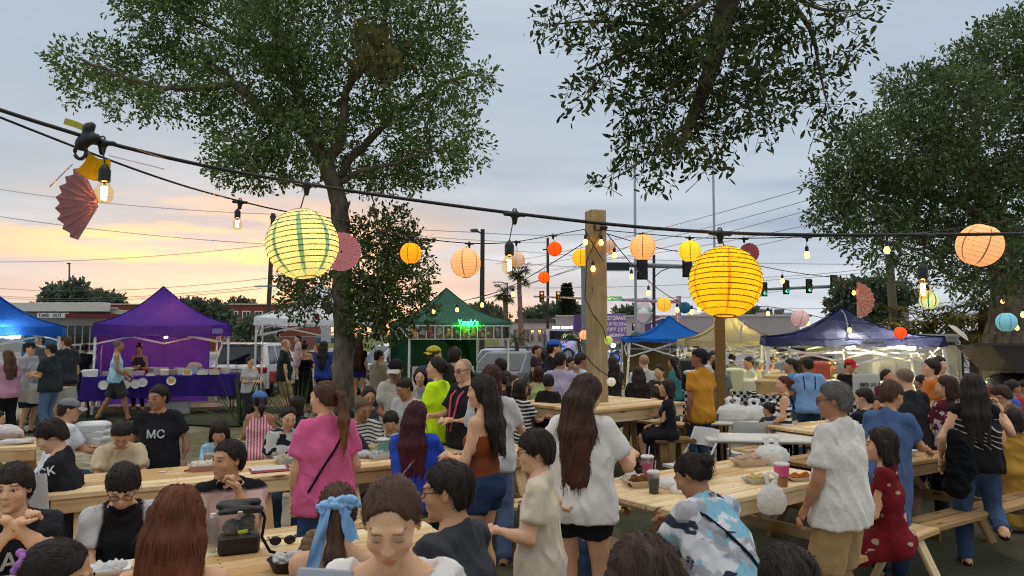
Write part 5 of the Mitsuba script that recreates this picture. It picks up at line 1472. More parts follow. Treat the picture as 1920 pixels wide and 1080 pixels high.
one('parasol_cord', 'cord holding the tilted white paper shade', 'cord', cyl(W(1797, 622, 11), W(1790, 535, 11.2), .003, 4), 'plastic', '3a342e')
# what is tied to the near cable at the left
tg = thing('yellow_tag', 'yellow paper warning tag tied to the near cable', 'tag')
p = W(176, 312, 2.72)
part(tg, 'card', mv(sheet(lambda u, v: ((u - .5) * .125 + .012 * np.sin(v * 3), .018 * np.sin(u * 3.2 + v), (v - .5) * .085 - .01 * np.sin(u * 4)), 10, 8), p, -8, 0, 24), 'paper_fan_mat', 'd8a41c', smooth=True)
one('tape_strip', 'pale yellow strip of tape sticking up from the near cable', 'tape', mv(sheet(lambda u, v: ((u - .5) * .10, .01 * np.sin(u * 4), (v - .5) * .024 - .018 * u * u), 10, 3), W(145, 232, 2.7), 0, 0, 12), 'paper_fan_mat', 'b9ae4e', smooth=True)
bd_ = thing('cable_bundle', 'black clamp and coiled tape binding the two near cables together', 'cable')
p = W(165, 258, 2.7)
part(bd_, 'clamp', solid([cone(p + [-.025, 0, -.03], p + [.0, 0, .025], .018, .016), cone(p + [-.02, 0, -.02], p + [.03, 0, .0], .019, .016), cone(p + [.0, 0, .04], p + [.012, 0, .045], .016, .014)], .006, .02), 'plastic', '151516', smooth=True)
part(bd_, 'tape_loop', tube([W(151, 285, 2.7) + [.021 * math.cos(a), .0, .026 * math.sin(a)] for a in np.linspace(0, 6.28, 15)], .007, 6), 'plastic', '131314', smooth=True)
for a_, b_, m_ in (((205, 292, 2.7), (308, 317, 2.66), 'long pale orange zip tie end right of the yellow tag'), ((136, 308, 2.7), (93, 350, 2.68), 'long pale orange zip tie end left of the yellow tag'), ((250, 278, 2.8), (310, 298, 2.8), 'thin tan zip tie end under the near cable')):
    one('zip_tie', m_, 'zip tie', beam(W(*a_), W(*b_), .005, .0025), 'plastic', 'c98a6a')

# poles -------------------------------------------------------------------
def pole(name, label, px0, py1, Y, r, c='5b554c', px1=None, mat='grain', z0=0.0, r2=None):
    a = W(px0, 640, Y)
    b = W(px1 if px1 is not None else px0, py1, Y)
    k = thing(name, label, 'pole')
    part(k, 'shaft', cyl((a[0], Y, z0), b, r, 12, r2 or r * .8), mat, c, smooth=40)
    return k, b


k, b = pole('utility_pole', 'wooden utility pole left of the oak', 500, 400, 50, .17, '4a4640', 512)
part(k, 'crossarm', beam(W(478, 537, 50), W(540, 536, 49.8), .1, .12), 'metal', 'a8a8a6')
part(k, 'insulators', cat([cyl(W(x, 410, 50), W(x, 404, 50), .07, 6) for x in (508, 516)]), 'plastic', '54504c')
k, b = pole('utility_pole', 'utility pole with a street lamp right of the peach lantern', 903, 430, 45, .16, '3f3c38', 905)
part(k, 'lamp_arm', tube([W(905, 440, 45), W(897, 434, 45), W(890, 433, 45)], .05, 6), 'metal', '4a4a4a')
part(k, 'lamp_head', solid([cone(W(893, 432, 45), W(884, 432, 45), .12, .09)], .04), 'paint', '4a4b4d', smooth=True)
k, b = pole('utility_pole', 'thin dark utility pole behind the two red lanterns', 1027, 446, 70, .15, '3c3936')
part(k, 'crossarm', beam(W(1018, 468, 70), W(1036, 468, 70), .12, .12), 'grain', '3c3936')
k, b = pole('utility_pole', 'dark utility pole between post and small yellow lantern', 1226, 478, 70, .17, '38353a')
part(k, 'bracket', tube([W(1226, 520, 70), W(1240, 508, 70), W(1256, 502, 70)], .05, 5), 'metal', '55555a')
k, b = pole('steel_pole', 'tall thin silver pole left of the peach lantern, cut by the branch', 1192, 300, 40, .085, 'a9acb0', 1190, 'metal')
k, b = pole('steel_pole', 'tall thin silver pole rising behind the big yellow lantern', 1342, 306, 45, .085, 'a3a6aa', 1337, 'metal')
part(k, 'top_knob', ball(W(1337, 305, 45), .12, 2), 'metal', '9a9da1')
k, b = pole('wooden_pole', 'leaning pale wooden pole right of the green street sign', 1683, 478, 22, .14, '6f6656', 1667)
k, b = pole('street_lamp', 'far lamp mast behind the rounded tree', 130, 493, 110, .14, '6a6662')
part(k, 'lamp_head', box(W(129, 494, 110), (.5, .3, .2), .05), 'paint', '5a5856')
k, b = pole('street_lamp', 'slim street lamp behind the tall fan palm', 951, 530, 75, .1, '6f6d6c')
part(k, 'lamp_arm', tube([W(951, 532, 75), W(940, 529, 75), W(924, 529, 75)], .06, 5), 'metal', '7f7d7c')


def signal(par_label, px, py, Y, on_=None, w_=.36, back=False, scale=1.0):
    k = thing('traffic_signal', par_label, 'traffic light')
    p = W(px, py, Y)
    h_ = 1.05 * scale
    part(k, 'housing', box(p, (w_ * scale, .25, h_), .03), 'paint', '15140f')
    part(k, 'backplate', box(p + [0, .14, 0], (w_ * 1.45 * scale, .03, h_ * 1.12)), 'paint', '1c1b15')
    if not back:
        for q, (nm, c, e) in enumerate((('red', '4a0c0c', (30, 2.0, 1.2)), ('amber', '4a3a0a', None), ('green', '0a3a22', (1.0, 22, 12)))):
            pc_ = p + [0, -.14, (1 - q) * .33 * scale]
            m = mv(lathe([(0, .03), (.10 * scale, .015), (.12 * scale, 0)], 14), pc_, rx=90)
            if on_ == nm:
                part(k, 'lit_lens', m, 'matte', 'ffffff', emit=e, smooth=False)
            else:
                part(k, 'lens', m, 'plastic', c)
            part(k, 'visor', mv(sheet(lambda u, v: (.13 * scale * np.cos(u * math.pi), .13 * scale * np.sin(u * math.pi), .02 + .16 * v), 9, 2), pc_, rx=90), 'paint', '15140f')
    return k


def street_sign(label, px, py, Y, w_, txt, h_=.45, rz=0, c='2bb584'):
    k = thing('street_sign', label, 'street sign')
    p = W(px, py, Y)
    part(k, 'plate', mv(box((0, 0, 0), (w_, .04, h_), .01), p, rz), 'paint', c)
    part(k, 'border', mv(cat([box((0, -.024, h_ * .45), (w_ * .97, .006, .03)), box((0, -.024, -h_ * .45), (w_ * .97, .006, .03))]), p, rz), 'paint', 'b8c8bc')
    if not txt.strip():
        return
    tm = meshkit.text_mesh(txt, h_ * .36, .006, True)
    v = np.array(tm.vertices)
    v = v * [min(1, w_ * .88 / v[:, 0].max()), 1, 1]
    v[:, 0] -= v[:, 0].max() / 2
    part(k, 'lettering', mv((v, np.asarray(tm.faces)), p + [0, -.03, -h_ * .15], rz, 90), 'paint', 'd5ddd6')


ma = thing('signal_mast', 'grey signal mast with a long arm just behind the wooden post', 'pole')
part(ma, 'pole', cyl((W(1097, 640, 40)[0], 40, 0), W(1094, 500, 40), .17, 12, .14), 'paint', '7b8188', smooth=40)
part(ma, 'arm', cyl(W(1094, 494, 40), W(1345, 502, 38), .15, 10, .10), 'paint', '6f757b', smooth=40)
street_sign('dark back of a street sign on the near signal arm', 1156, 500, 39, 1.35, ' ', .48, 0, '23272c')
signal('traffic signal seen from behind, under the peach lantern', 1205, 503, 38.6, None, .4, True)
signal('traffic signal seen from behind, left of the big yellow lantern', 1290, 500, 38.2, None, .4, True, .9)
mb_ = thing('signal_mast', 'far signal mast whose arm carries two red lights', 'pole')
part(mb_, 'pole', cyl((W(1272, 640, 62)[0], 62, 0), W(1272, 555, 62), .22, 10), 'paint', '868a8e', smooth=40)
part(mb_, 'arm', cyl(W(1270, 566, 62), W(1000, 556, 62), .15, 10, .07), 'paint', '6a6f74', smooth=40)
signal('left red traffic light on the far signal arm', 1016, 556, 61.7, 'red', .36, False, .8)
signal('right red traffic light on the far signal arm', 1047, 556, 61.7, 'red', .36, False, .75)
street_sign('green street sign on the far signal arm right of the wooden post', 1145, 560, 61.7, 1.9, 'Forest Ter N', .42)
mc_ = thing('signal_mast', 'signal mast at the right whose arm carries four green lights', 'pole')
part(mc_, 'pole', cyl((W(1700, 640, 52)[0], 52, 0), W(1694, 520, 52), .24, 10), 'paint', '8f908c', smooth=40)
part(mc_, 'arm', cyl(W(1696, 531, 52), W(1424, 543, 52), .17, 10, .09), 'paint', '7d8083', smooth=40)
for i, px in enumerate((1434, 1475, 1518, 1565)):
    signal(['leftmost green traffic light on the right arm', 'second green traffic light on the right arm', 'third green traffic light on the right arm', 'rightmost green traffic light, next to the green sign'][i], px, [542, 538, 536, 531][i], 51.6, 'green', .34, False, [.85, .85, .85, 1.0][i])
street_sign('long green street sign on the right signal arm', 1633, 531, 51.6, 1.5, '9th Ave N', .5, -8)
signal('red pedestrian signal low before the purple storage sign', 1188, 613, 70, 'red', .3, False, .6)
# overhead wires far off
WR = [((-20, 352, 60), (520, 402, 50), 'uppermost wire left of the oak'), ((-20, 403, 45), (560, 461, 42), 'heavy wire sloping down behind the teal lantern'), ((-20, 491, 60), (508, 459, 50), 'wire rising gently to the left utility pole'), ((-20, 539, 80), (500, 522, 50), 'lower wire to the left utility pole'), ((-20, 553, 80), (490, 536, 50), 'lower of the paired wires to the left utility pole'), ((-20, 556, 82), (490, 541, 50.2), 'lowest wire to the left utility pole'), ((512, 404, 50), (905, 436, 45), 'wire from the left utility pole to the lamp pole'), ((505, 412, 50), (1027, 455, 70), 'wire from the left utility pole to the thin pole'), ((905, 437, 45), (1096, 440, 45), 'wire from the lamp pole to the post'), ((905, 486, 45), (1226, 497, 70), 'wire from the lamp pole to the dark pole'),
      ((930, 495, 70), (1560, 338, 40), 'uppermost wire rising to the right tree'), ((985, 500, 70), (1560, 362, 42), 'second wire rising to the right tree'), ((1000, 512, 70), (1560, 382, 44), 'third wire rising to the right tree'), ((1130, 488, 60), (1560, 412, 46), 'fourth wire rising to the right tree'), ((1320, 478, 60), (1560, 425, 46), 'fifth wire rising to the right tree'), ((960, 470, 70), (1660, 495, 60), 'level wire behind the lanterns'), ((1000, 540, 70), (1700, 505, 60), 'wire over the far red lights'), ((1430, 520, 60), (1680, 497, 50), 'wire behind the green lights'), ((1380, 575, 80), (1560, 578, 80), 'low wire left of the round tree'), ((760, 590, 45), (1094, 500, 45), 'slack wire over the green tent'), ((1100, 560, 70), (1480, 545, 70), 'wire at the height of the green sign'), ((910, 560, 45), (1190, 458, 45), 'wire climbing behind the red lanterns')]
for a, b, lab in WR:
    A, B_ = W(*a), W(*b)
    tt = np.linspace(0, 1, 15)
    q = A + (B_ - A) * tt[:, None]
    q[:, 2] -= .012 * np.linalg.norm(B_ - A) * 4 * tt * (1 - tt)
    one('overhead_wire', lab, 'wire', tube(q, .010 + .00016 * (a[2] + b[2]) / 2, 5, False), 'plastic', '4a4a50', smooth=True)


# ---- people
def ik(S, Wt, l1, l2, pole):
    d = Wt - S
    L_ = min(np.linalg.norm(d), (l1 + l2) * .995)
    d = unit(d)
    a = (l1 * l1 - l2 * l2 + L_ * L_) / (2 * L_)
    h = math.sqrt(max(l1 * l1 - a * a, 1e-6))
    p = unit(pole - d * (pole @ d))
    return S + d * a + p * h, S + d * L_


ARMS = {'down': (.05, .04, -.53), 'table': (-.03, .40, -.25), 'fwd': (0, .46, -.12), 'bent': (-.06, .26, -.26), 'mouth': (-.15, .24, .03), 'phone': (-.1, .32, -.06),
        'back': (-.04, -.16, -.42), 'hip': (.14, .06, -.36), 'lap': (-.05, .30, -.36), 'low': (-.07, .22, -.40), 'up': (.02, .3, .18), 'cross': (-.2, .24, -.22), 'out': (.1, .42, -.2)}
# hairline height by depth (head frame: y forward, z up)
HL_Y = [-.14, -.055, -.034, .012, .04, .062, .08, .13]
HL = {'short': [-.078, -.072, .008, .010, .032, .058, .07, .07], 'bangs': [-.08, -.078, -.012, -.01, .0, .026, .036, .036], 'long': [-.3, -.3, -.2, -.1, .02, .058, .07, .07],
      'up': [-.06, -.055, -.03, .0, .035, .06, .072, .072], 'buzz': [-.06, -.055, -.03, .0, .035, .058, .072, .072], 'bald': [-.05, -.045, -.02, -.005, .2, .2, .2, .2],
      'fringe': [-.3, -.3, -.25, -.16, -.06, .025, .034, .034]}


def person(label, px, py, Y, yaw, pose='stand', seat=.46, lean=0, hd=(0, 0), L='down', R='down', skin='a9795c', hair=('short', '17120f'), top=('tee', 'c8c8c8'), bot=('jeans', '3a4a63'), shoes='2a2a2a',
           fem=0, fat=1.0, feet=None, acc=(), group=None, ctg='person', eyes=0, dx=0.0, curl=.5, base=0.0):
    ya = math.radians(yaw)
    rt, fw, zz = np.array([math.cos(ya), -math.sin(ya), 0]), np.array([math.sin(ya), math.cos(ya), 0]), np.array([0, 0, 1.0])
    B = np.stack([rt, fw, zz])                                     # local -> world rows
    le = math.radians(lean)
    u, f, x = np.array([0, math.sin(le), math.cos(le)]), np.array([0, math.cos(le), -math.sin(le)]), np.array([1.0, 0, 0])
    nl = le * .65
    nu, nf = np.array([0, math.sin(nl), math.cos(nl)]), np.array([0, math.cos(nl), -math.sin(nl)])
    hip = np.array([0, 0, .94 if pose == 'stand' else .10])
    neck = hip + .52 * u
    hy, hp = math.radians(hd[0]), math.radians(hd[1])
    Rh = np.stack([x, nf, nu], 1) @ np.array([[math.cos(hy), math.sin(hy), 0], [-math.sin(hy), math.cos(hy), 0], [0, 0, 1]]) @ np.array([[1, 0, 0], [0, math.cos(hp), math.sin(hp)], [0, -math.sin(hp), math.cos(hp)]])
    piv = neck + .092 * nu + .0 * nf
    HCn = piv + Rh @ np.array([0, .022, .078])
    topz = HCn[2] + (.138 if hair[0] not in ('buzz', 'bald') else .12)
    P0 = W(px, py, Y)
    s = (P0[2] - (base if pose == 'stand' else seat)) / topz
    s = float(np.clip(s, .62, 1.14))
    ctr = (HCn + [0, 0, .1]) * s
    root = np.array([P0[0], P0[1], 0]) - (ctr[0] * rt + ctr[1] * fw)
    root[0] += dx
    root[2] = base if pose == 'stand' else (seat if abs((P0[2] - seat) / topz - s) < .01 else P0[2] - topz * s)

    def w(l):
        return root + (np.asarray(l) * s) @ B
    wd = lambda l: np.asarray(l, float) @ B
    UF = wd(f)
    # joints (local units)
    sw = .152 if fem else .172
    SH = [hip + .465 * u - sw * x, hip + .465 * u + sw * x]
    arms = []
    for i, (side, spec) in enumerate(((-1, L), (1, R))):
        t = ARMS[spec] if isinstance(spec, str) else spec
        tt = SH[i] + np.array([side * t[0], t[1], t[2]])
        pole = np.array([side * .55, -.35, -1.0]) if len(t) < 4 else np.array([side * t[3], t[4], t[5]])
        E_, Wr = ik(SH[i], tt, .285, .25, pole)
        arms.append((SH[i], E_, Wr, side, spec))
    HJ = [hip + np.array([-.088, 0, -.02]), hip + np.array([.088, 0, -.02])]
    if feet is None:
        if pose == 'stand':
            j = rnd.uniform(-.04, .04)
            feet = ((-.105, j, .075), (.105, -j, .075))
        else:
            gz = (.075 - seat / s) if seat < .6 else -.40
            feet = ((-.11, .40, gz), (.11, .42, gz))
    legs = []
    for i in range(2):
        K_, A_ = ik(HJ[i], np.array(feet[i]), .435, .425, np.array([(-.12, .12)[i], 1, .55 if pose != 'stand' else .0]))
        legs.append((HJ[i], K_, A_))
    hb, hc, hh = (float(np.clip(a * Y, lo, hi)) for a, lo, hi in ((.0056, .0195, .038), (.0033, .012, .027), (.0018, .0048, .014)))
    bw = (.94 if fem else 1.0) * fat

    def torso(o, loose=0.0, low=True):
        fl = .80
        P_ = [cone(w(hip + .00 * u - .055 * x), w(hip + .0 * u + .055 * x), (.118 * (1.04 if fem else .97) * fat + o) * s, (.118 * (1.04 if fem else .97) * fat + o) * s, UF, fl + .06),
              cone(w(hip + .14 * u - .05 * x), w(hip + .14 * u + .05 * x), (.108 * (bw if not fem else .88 * fat) + o + loose) * s, (.108 * (bw if not fem else .88 * fat) + o + loose) * s, UF, fl + .04),
              cone(w(hip + .31 * u - .075 * x), w(hip + .31 * u + .075 * x), (.112 * bw + o + loose * .5) * s, (.112 * bw + o + loose * .5) * s, UF, fl),
              cone(w(hip + .405 * u - .085 * x), w(hip + .405 * u + .085 * x), (.080 + o) * s, (.080 + o) * s, UF, fl),
              cone(w(hip + .465 * u - (sw - .02) * x), w(neck + .0 * u - .02 * x), (.045 + o) * s, (.052 + o) * s), cone(w(hip + .465 * u + (sw - .02) * x), w(neck + .02 * x), (.045 + o) * s, (.052 + o) * s)]
        if fem:
            P_ += [ell(w(hip + .315 * u + q * .062 * x + .082 * f), np.full(3, (.058 + o) * s)) for q in (-1, 1)]
        elif fat > 1.08:
            P_.append(ell(w(hip + .12 * u + .05 * f), np.array([.12, .12, .12]) * fat * s + o * s))
        if low:
            P_ += [ell(w(hip - .03 * u + q * .06 * x - .055 * f), np.full(3, (.082 + o + (.018 if o > .004 else 0)) * s)) for q in (-1, 1)]
        return P_

    def leg(i, o, t=1.0, flare=0.0, foot=False):
        a, k, c_ = legs[i]
        tn = fat ** .5
        if t <= .5:
            e = a + (k - a) * (t / .5)
            r1 = .088 * tn + (.060 * tn - .088 * tn) * (t / .5)
            return [cone(w(a), w(e + .02 * unit(k - a)), (.088 * tn + o) * s, (r1 + o + flare) * s, None, 1., (w(e), wd(unit(k - a))))]
        q = (t - .5) / .5
        e = k + (c_ - k) * q
        cl = (w(e), wd(unit(c_ - k))) if t < 1.02 else None
        out = [cone(w(a), w(k), (.088 * tn + o) * s, (.058 + o) * s)]
        if q < .45:
            return out + [cone(w(k), w(e + .03 * unit(c_ - k)), (.058 + o) * s, (.056 + o + flare) * s, None, 1., (w(e), wd(unit(c_ - k))))]
        m = k + (c_ - k) * .32 - .012 * fw @ B.T
        out += [cone(w(k), w(m), (.056 + o) * s, (.057 + o) * s), cone(w(m), w(e), (.057 + o) * s, (.038 + o + flare) * s, None, 1., cl)]
        return out

    key = thing('person', label, ctg, group)
    # --- body: one skin
    bp = torso(0) + leg(0, 0, 1.05) + leg(1, 0, 1.05)
    for i in range(2):
        a = legs[i][2]
        tip = a + np.array([(-.02, .02)[i], .15, -.045])
        bp += [cone(w(a), w(a + np.array([0, -.035, -.045])), .04 * s, .032 * s), cone(w(a + [0, 0, -.02]), w(tip), .036 * s, .026 * s)]
    for S_, E_, W_, side, spec in arms:
        k_ = .94 if fem else 1.0
        bp += [cone(w(S_ + .01 * u), w(S_ - .0 * u), .050 * k_ * s, .049 * k_ * s), cone(w(S_), w(E_), .046 * k_ * fat ** .5 * s, .038 * k_ * s), cone(w(E_), w(E_ + (W_ - E_) * .35), .038 * k_ * s, .039 * k_ * s), cone(w(E_ + (W_ - E_) * .35), w(W_), .039 * k_ * s, .025 * k_ * s)]
    nk0, nk1 = w(neck - .01 * nf - .02 * nu), w(HCn + Rh @ np.array([0, -.018, -.055]))
    nr = (.05 if fem else .059) * s
    bp.append(cone(nk0, nk0 + (nk1 - nk0) * .6, nr * 1.12, nr))
    ms = [solid(bp, hb, .03)]
    cs = [None]
    sk = col(skin)
    # hands
    for S_, E_, W_, side, spec in arms:
        d = unit(W_ - E_)
        n0 = np.array([-side * 1.0, .15, -.1]) if spec in ('down', 'back') else np.array([-side * .55, -.1, -.85])
        n0 = unit(n0 - d * (n0 @ d))
        wv = np.cross(d, n0)                                     # across the palm
        if wv @ (np.array([0, 1, 0.6])) < 0:
            wv = -wv
        hpr = [cone(w(W_ - d * .02), w(W_ + d * .02), .025 * s, .027 * s), cone(w(W_ + d * .03 - wv * .018), w(W_ + d * .03 + wv * .02), .022 * s, .022 * s, wd(n0), .62), cone(w(W_ + d * .078 - wv * .024), w(W_ + d * .078 + wv * .026), .018 * s, .018 * s, wd(n0), .7)]
        for q, (o_, l_) in enumerate(((.033, .066), (.011, .076), (-.011, .071), (-.032, .056))):
            b0 = W_ + d * .082 + wv * o_
            cu = curl + .12 * (q - 1)
            d1 = unit(d * math.cos(cu) + n0 * math.sin(cu) + wv * o_ * 2.2)
            d2 = unit(d * math.cos(cu * 2.3) + n0 * math.sin(cu * 2.3) + wv * o_ * 1.0)
            m_ = b0 + d1 * l_ * .5
            hpr += [cone(w(b0 - d * .012), w(m_), .0098 * s, .009 * s), cone(w(m_), w(m_ + d2 * l_ * .5), .009 * s, .0075 * s)]
        t0 = W_ + d * .028 + wv * .026
        t1 = t0 + unit(d * .62 + wv * .75 + n0 * .3) * .04
        hpr += [cone(w(t0), w(t1), .014 * s, .0115 * s), cone(w(t1), w(t1 + unit(d * .85 + wv * .2 + n0 * .45) * .036), .011 * s, .0085 * s)]
        ms.append(solid(hpr, float(np.clip(.0015 * Y, .0055, .012)), .007))
        cs.append(None)
    # head
    hs = s * (1.0 if s > .93 else 1.0 + (.93 - s) * .75) * .985
    Rw = B.T @ Rh
    Hc = w(HCn)
    hw = lambda a: Hc + Rw @ (np.asarray(a, float) * hs)
    he = lambda c_, r_: ell(hw(c_), np.asarray(r_) * hs, Rw)
    hk = lambda a, b, ra, rb: cone(hw(a), hw(b), ra * hs, rb * hs)
    g = 1 if fem else 0
    hv = Vol([he((0, -.01, 0), (.11, .135, .135)), cone(nk0, nk1, nr, nr)], hh, .01)
    for p in (he((0, -.014, .03), (.076, .098, .087)), he((0, .028, -.03), (.064 - .003 * g, .067, .086)), he((0, .042, -.088), (.041 - .006 * g, .042, .031)), cone(nk1, nk0, nr * .95, nr)):
        hv.add(p, .025 * hs)
    for q in (-1, 1):
        hv.add(he((q * .041, .062, -.028), (.022, .022, .022)), .02 * hs)
        hv.cut(he((q * .032, .106, .006), (.017, .018, .012)), .014 * hs)
        hv.add(he((q * .077, -.012, -.006), (.009, .019, .032)), .008 * hs)
        hv.add(he((q * .0315, .0785, .005), (.0155, .0125, .0125)), .006 * hs)
        if eyes and hh < .0075:
            hv.cut(he((q * .0315, .094, .0035), (.0135, .012, .0058 * eyes)), .003)
    for p, k in ((hk((-.036, .083, .026), (.036, .083, .026), .011 + .001 * (1 - g), .011), .014), (hk((0, .093, .014), (0, .109, -.026), .0085, .0115), .012), (hk((-.010, .097, -.031), (.010, .097, -.031), .0095, .0095), .006),
                 (he((0, .090, -.0585), (.021, .0125, .0065)), .005), (he((0, .0885, -.0705), (.019, .012, .008)), .005), (he((0, .079, -.105), (.019, .016, .013)), .014)):
        hv.add(p, k * hs)
    hv.cut(hk((-.019, .106, -.0645), (.019, .106, -.0645), .0045, .0045), .004)
    hm = hv.mesh()
    lo = (hm[0] - Hc) @ Rw / hs
    X_, Y_, Z_ = np.abs(lo[:, 0]), lo[:, 1], lo[:, 2]
    fr = np.clip((Y_ - .045) / .015, 0, 1)
    ht = np.zeros(len(lo))
    hcol = col(hair[1])

    def tint(m, to, a):
        m = np.clip(m, 0, 1) * a
        return ht * (1 - m) + to * m
    bl = lambda d_, r_: np.clip((r_ - d_) / (hh * .45) + .5, 0, 1)
    ht = tint(np.exp(-((X_ - .042) / .018) ** 2 - ((Z_ + .03) / .02) ** 2) * fr, .3, .8)
    lipc = sk * ([.90, .48, .47] if fem else [.86, .63, .58])
    ht = tint(bl(np.hypot(lo[:, 0] / .022, (Z_ + .0645) / (.0125 if fem else .011)) * .01, .01) * fr, 1, .9)
    ht = tint(bl(np.abs(Z_ - (.0285 - .10 * (X_ - .03) ** 2 / .03)), .0042 - .0015 * g) * fr * bl(np.abs(X_ - .033), .019), -1, .85)
    if not (eyes and hh < .0075):
        ht = tint(bl(np.hypot((X_ - .0315) / .0145, (Z_ - (.0035 if eyes else -.002)) / (.0048 if eyes else .0028)) * .01, .01) * fr, -1, .95)
    else:
        ht = tint(bl(np.abs(np.hypot((X_ - .0315) / .0140, (Z_ - .0040) / .0068) - 1.0) * .008, .0022) * fr * (Z_ > .003), -1, .9)
    if hair[0] in ('buzz', 'bald'):
        hl = np.interp(Y_, HL_Y, HL['buzz' if hair[0] == 'buzz' else 'bald'])
        ht = tint(np.clip((Z_ - hl) / .012, 0, 1), -1, .82 if hair[0] == 'buzz' else .5)
    ms.append(hm)
    cs.append(ht)
    rw = row((sk, lipc, hcol * .6 + .006))
    ids = [np.full(len(m[0]), rw) for m in ms]
    if eyes and hh < .0075:
        er = row(([.5, .47, .44], [.5, .47, .44], [.008, .006, .005]))
        for q in (-1, 1):
            eb = ball((0, 0, 0), .0122 * hs, 3)
            dd = (eb[0] / (.0122 * hs)) @ unit(np.array([.0, 1, -.12]))
            ms.append((eb[0] @ Rw.T + hw((q * .0315, .0795, .004)), eb[1]))
            cs.append(-np.where(dd > .93, 1, np.where(dd > .80, .93, 0)))
            ids.append(np.full(len(eb[0]), er))
    part(key, 'body', cat(ms), 'skin', t=np.concatenate([np.zeros(len(m[0])) if q is None else q for m, q in zip(ms, cs)]), idx=np.concatenate(ids), smooth=True)

    # --- clothes
    def folds(m, amp, fr=(13, 13, 5), seed=0):
        v, fc = m
        l = (v - root) @ B.T / s
        n = vnorm(v, fc)
        # diagonal drag folds
        q = np.stack([l[:, 0] + .35 * l[:, 2], l[:, 1], l[:, 2] - .35 * np.abs(l[:, 0])], 1)
        k = meshkit.noise(q * fr + seed * 7 + px * .37, 1) * .65 + meshkit.noise(q * np.array(fr) * 2.1 + 3 + seed, 2) * .35
        k = 1 - np.abs(2 * k - 1) * 2.0
        return v + n * (amp * np.maximum((k - .4) * 1.7, -.25))[:, None], fc

    if top:
        kind, tc = top[0], top[1]
        o = dict(tee=dict(sl=.66, hem=-.09, neck=.072), tight=dict(sl=.42, hem=-.05, neck=.078, off=.009, loose=0), shirt=dict(sl=.72, hem=-.13, neck=.066, loose=.022, collar=1), polo=dict(sl=.66, hem=-.10, neck=.066, collar=1), long=dict(sl=2, hem=-.09, neck=.068, collar=1),
                 tank=dict(sl=0, hem=-.1, neck=.10), strapless=dict(sl=-1, hem=.06, neck=0, off=.008, loose=0), dress=dict(sl=.35, hem=-.5, neck=.078, skirt=.55), sleeveless=dict(sl=.08, hem=-.06, neck=.075), dresstank=dict(sl=0, hem=-.5, neck=.10, skirt=.55),
                 drstrap=dict(sl=-1, hem=-.5, neck=0, skirt=.6))[kind]
        o = {**dict(off=.014, loose=.014), **o, **(top[3] if len(top) > 3 else {})}
        of, lo_ = o['off'], o['loose']
        tp = torso(of, lo_)
        if o['hem'] < -.02 and 'skirt' not in o:
            he_ = min(o['hem'] - .04, -.06)
            tp += [cone(w(hip + .02 * u - .06 * x), w(hip + he_ * u - .06 * x), (.124 * fat + of + lo_) * s, (.124 * fat + of + lo_ + .008) * s, UF, .92), cone(w(hip + .02 * u + .06 * x), w(hip + he_ * u + .06 * x), (.124 * fat + of + lo_) * s, (.124 * fat + of + lo_ + .008) * s, UF, .92)]
            if lo_ > 0:
                tp += [cone(w(hip + .30 * u + q * .055 * x), w(hip + he_ * u + q * .062 * x), (.108 * (bw if not fem else fat) + of + lo_ * .6) * s, (.120 * fat + of + lo_ + .004) * s, UF, .88) for q in (-1, 1)]
        if 'skirt' in o:
            if pose == 'stand':
                e = hip * [1, 1, 0] + np.array([0, 0, .94 - o['skirt'] - .03])
                tp += [cone(w(hip + q * .05 * x), w(e + q * .07 * x), .13 * s * fat, .155 * s * fat, UF, .95, (w(e + [0, 0, .03]), np.array([0, 0, -1.]))) for q in (-1, 1)]
            else:
                for i in range(2):
                    tp += leg(i, .022, .48, .02)
                tp.append(cone(w((legs[0][0] + legs[1][0]) / 2), w((legs[0][1] + legs[1][1]) / 2 * .9 + hip * .1), .1 * s, .08 * s))
        for S_, E_, W_, side, spec in arms:
            if o['sl'] > 1:
                tp += [cone(w(S_), w(E_), .07 * s, .056 * s), cone(w(E_), w(W_), .056 * s, .04 * s, None, 1., (w(W_ - .01 * unit(W_ - E_)), wd(unit(W_ - E_))))]
            elif o['sl'] > 0:
                e = S_ + (E_ - S_) * o['sl']
                dn = unit(E_ - S_)
                tp.append(cone(w(S_ + .012 * u), w(e + .03 * dn), (.053 + of * .8) * s * max(1, fat ** .4), (.045 + of + lo_ * .7) * s, None, 1., (w(e), wd(dn))))
        if o['neck'] and o['neck'] < .09:
            tp.append(cone(w(neck - .05 * u - .006 * f), w(neck + .012 * u - .012 * f), ((.05 if fem else .059) * 1.16 + of) * s, ((.05 if fem else .059) * 1.08 + of * .7) * s))
        vo = Vol(tp, hc, .03)
        for p in tp:
            vo.add(p, .022)
        if o['neck']:
            X3, Y3, Z3 = vo.xyz()
            pn, nn_ = w(neck + (.022 - (o['neck'] - .072) * 1.6) * u), wd(unit(u + .55 * f))
            dn_ = (X3 - pn[0]) * nn_[0] + (Y3 - pn[1]) * nn_[1] + (Z3 - pn[2]) * nn_[2]
            d2_ = (X3 - pn[0]) ** 2 + (Y3 - pn[1]) ** 2 + (Z3 - pn[2]) ** 2
            vo.F = np.maximum(vo.F, np.where(d2_ < (.125 * s) ** 2, dn_, -1).astype(np.float32))
            if kind in ('tank', 'dresstank'):
                for q in (-1, 1):
                    vo.cut(ell(w(hip + .45 * u + q * (sw + .03) * x), np.array([.085, .085, .12]) * s), .01)
            if 'vneck' in o:
                vo.cut(cone(w(neck + .03 * u + .05 * f), w(neck - .08 * u + .16 * f), .05 * s, .012 * s), .008)
        if o['sl'] < 0:
            vo.plane(w(hip + .375 * u), wd(u))
        if 'skirt' not in o:
            vo.plane(w(hip + o['hem'] * u), -wd(u))
        m = folds(vo.mesh(), (.0115 if kind not in ("strapless", "tight") else .003) * s, (14, 14, 3.0))
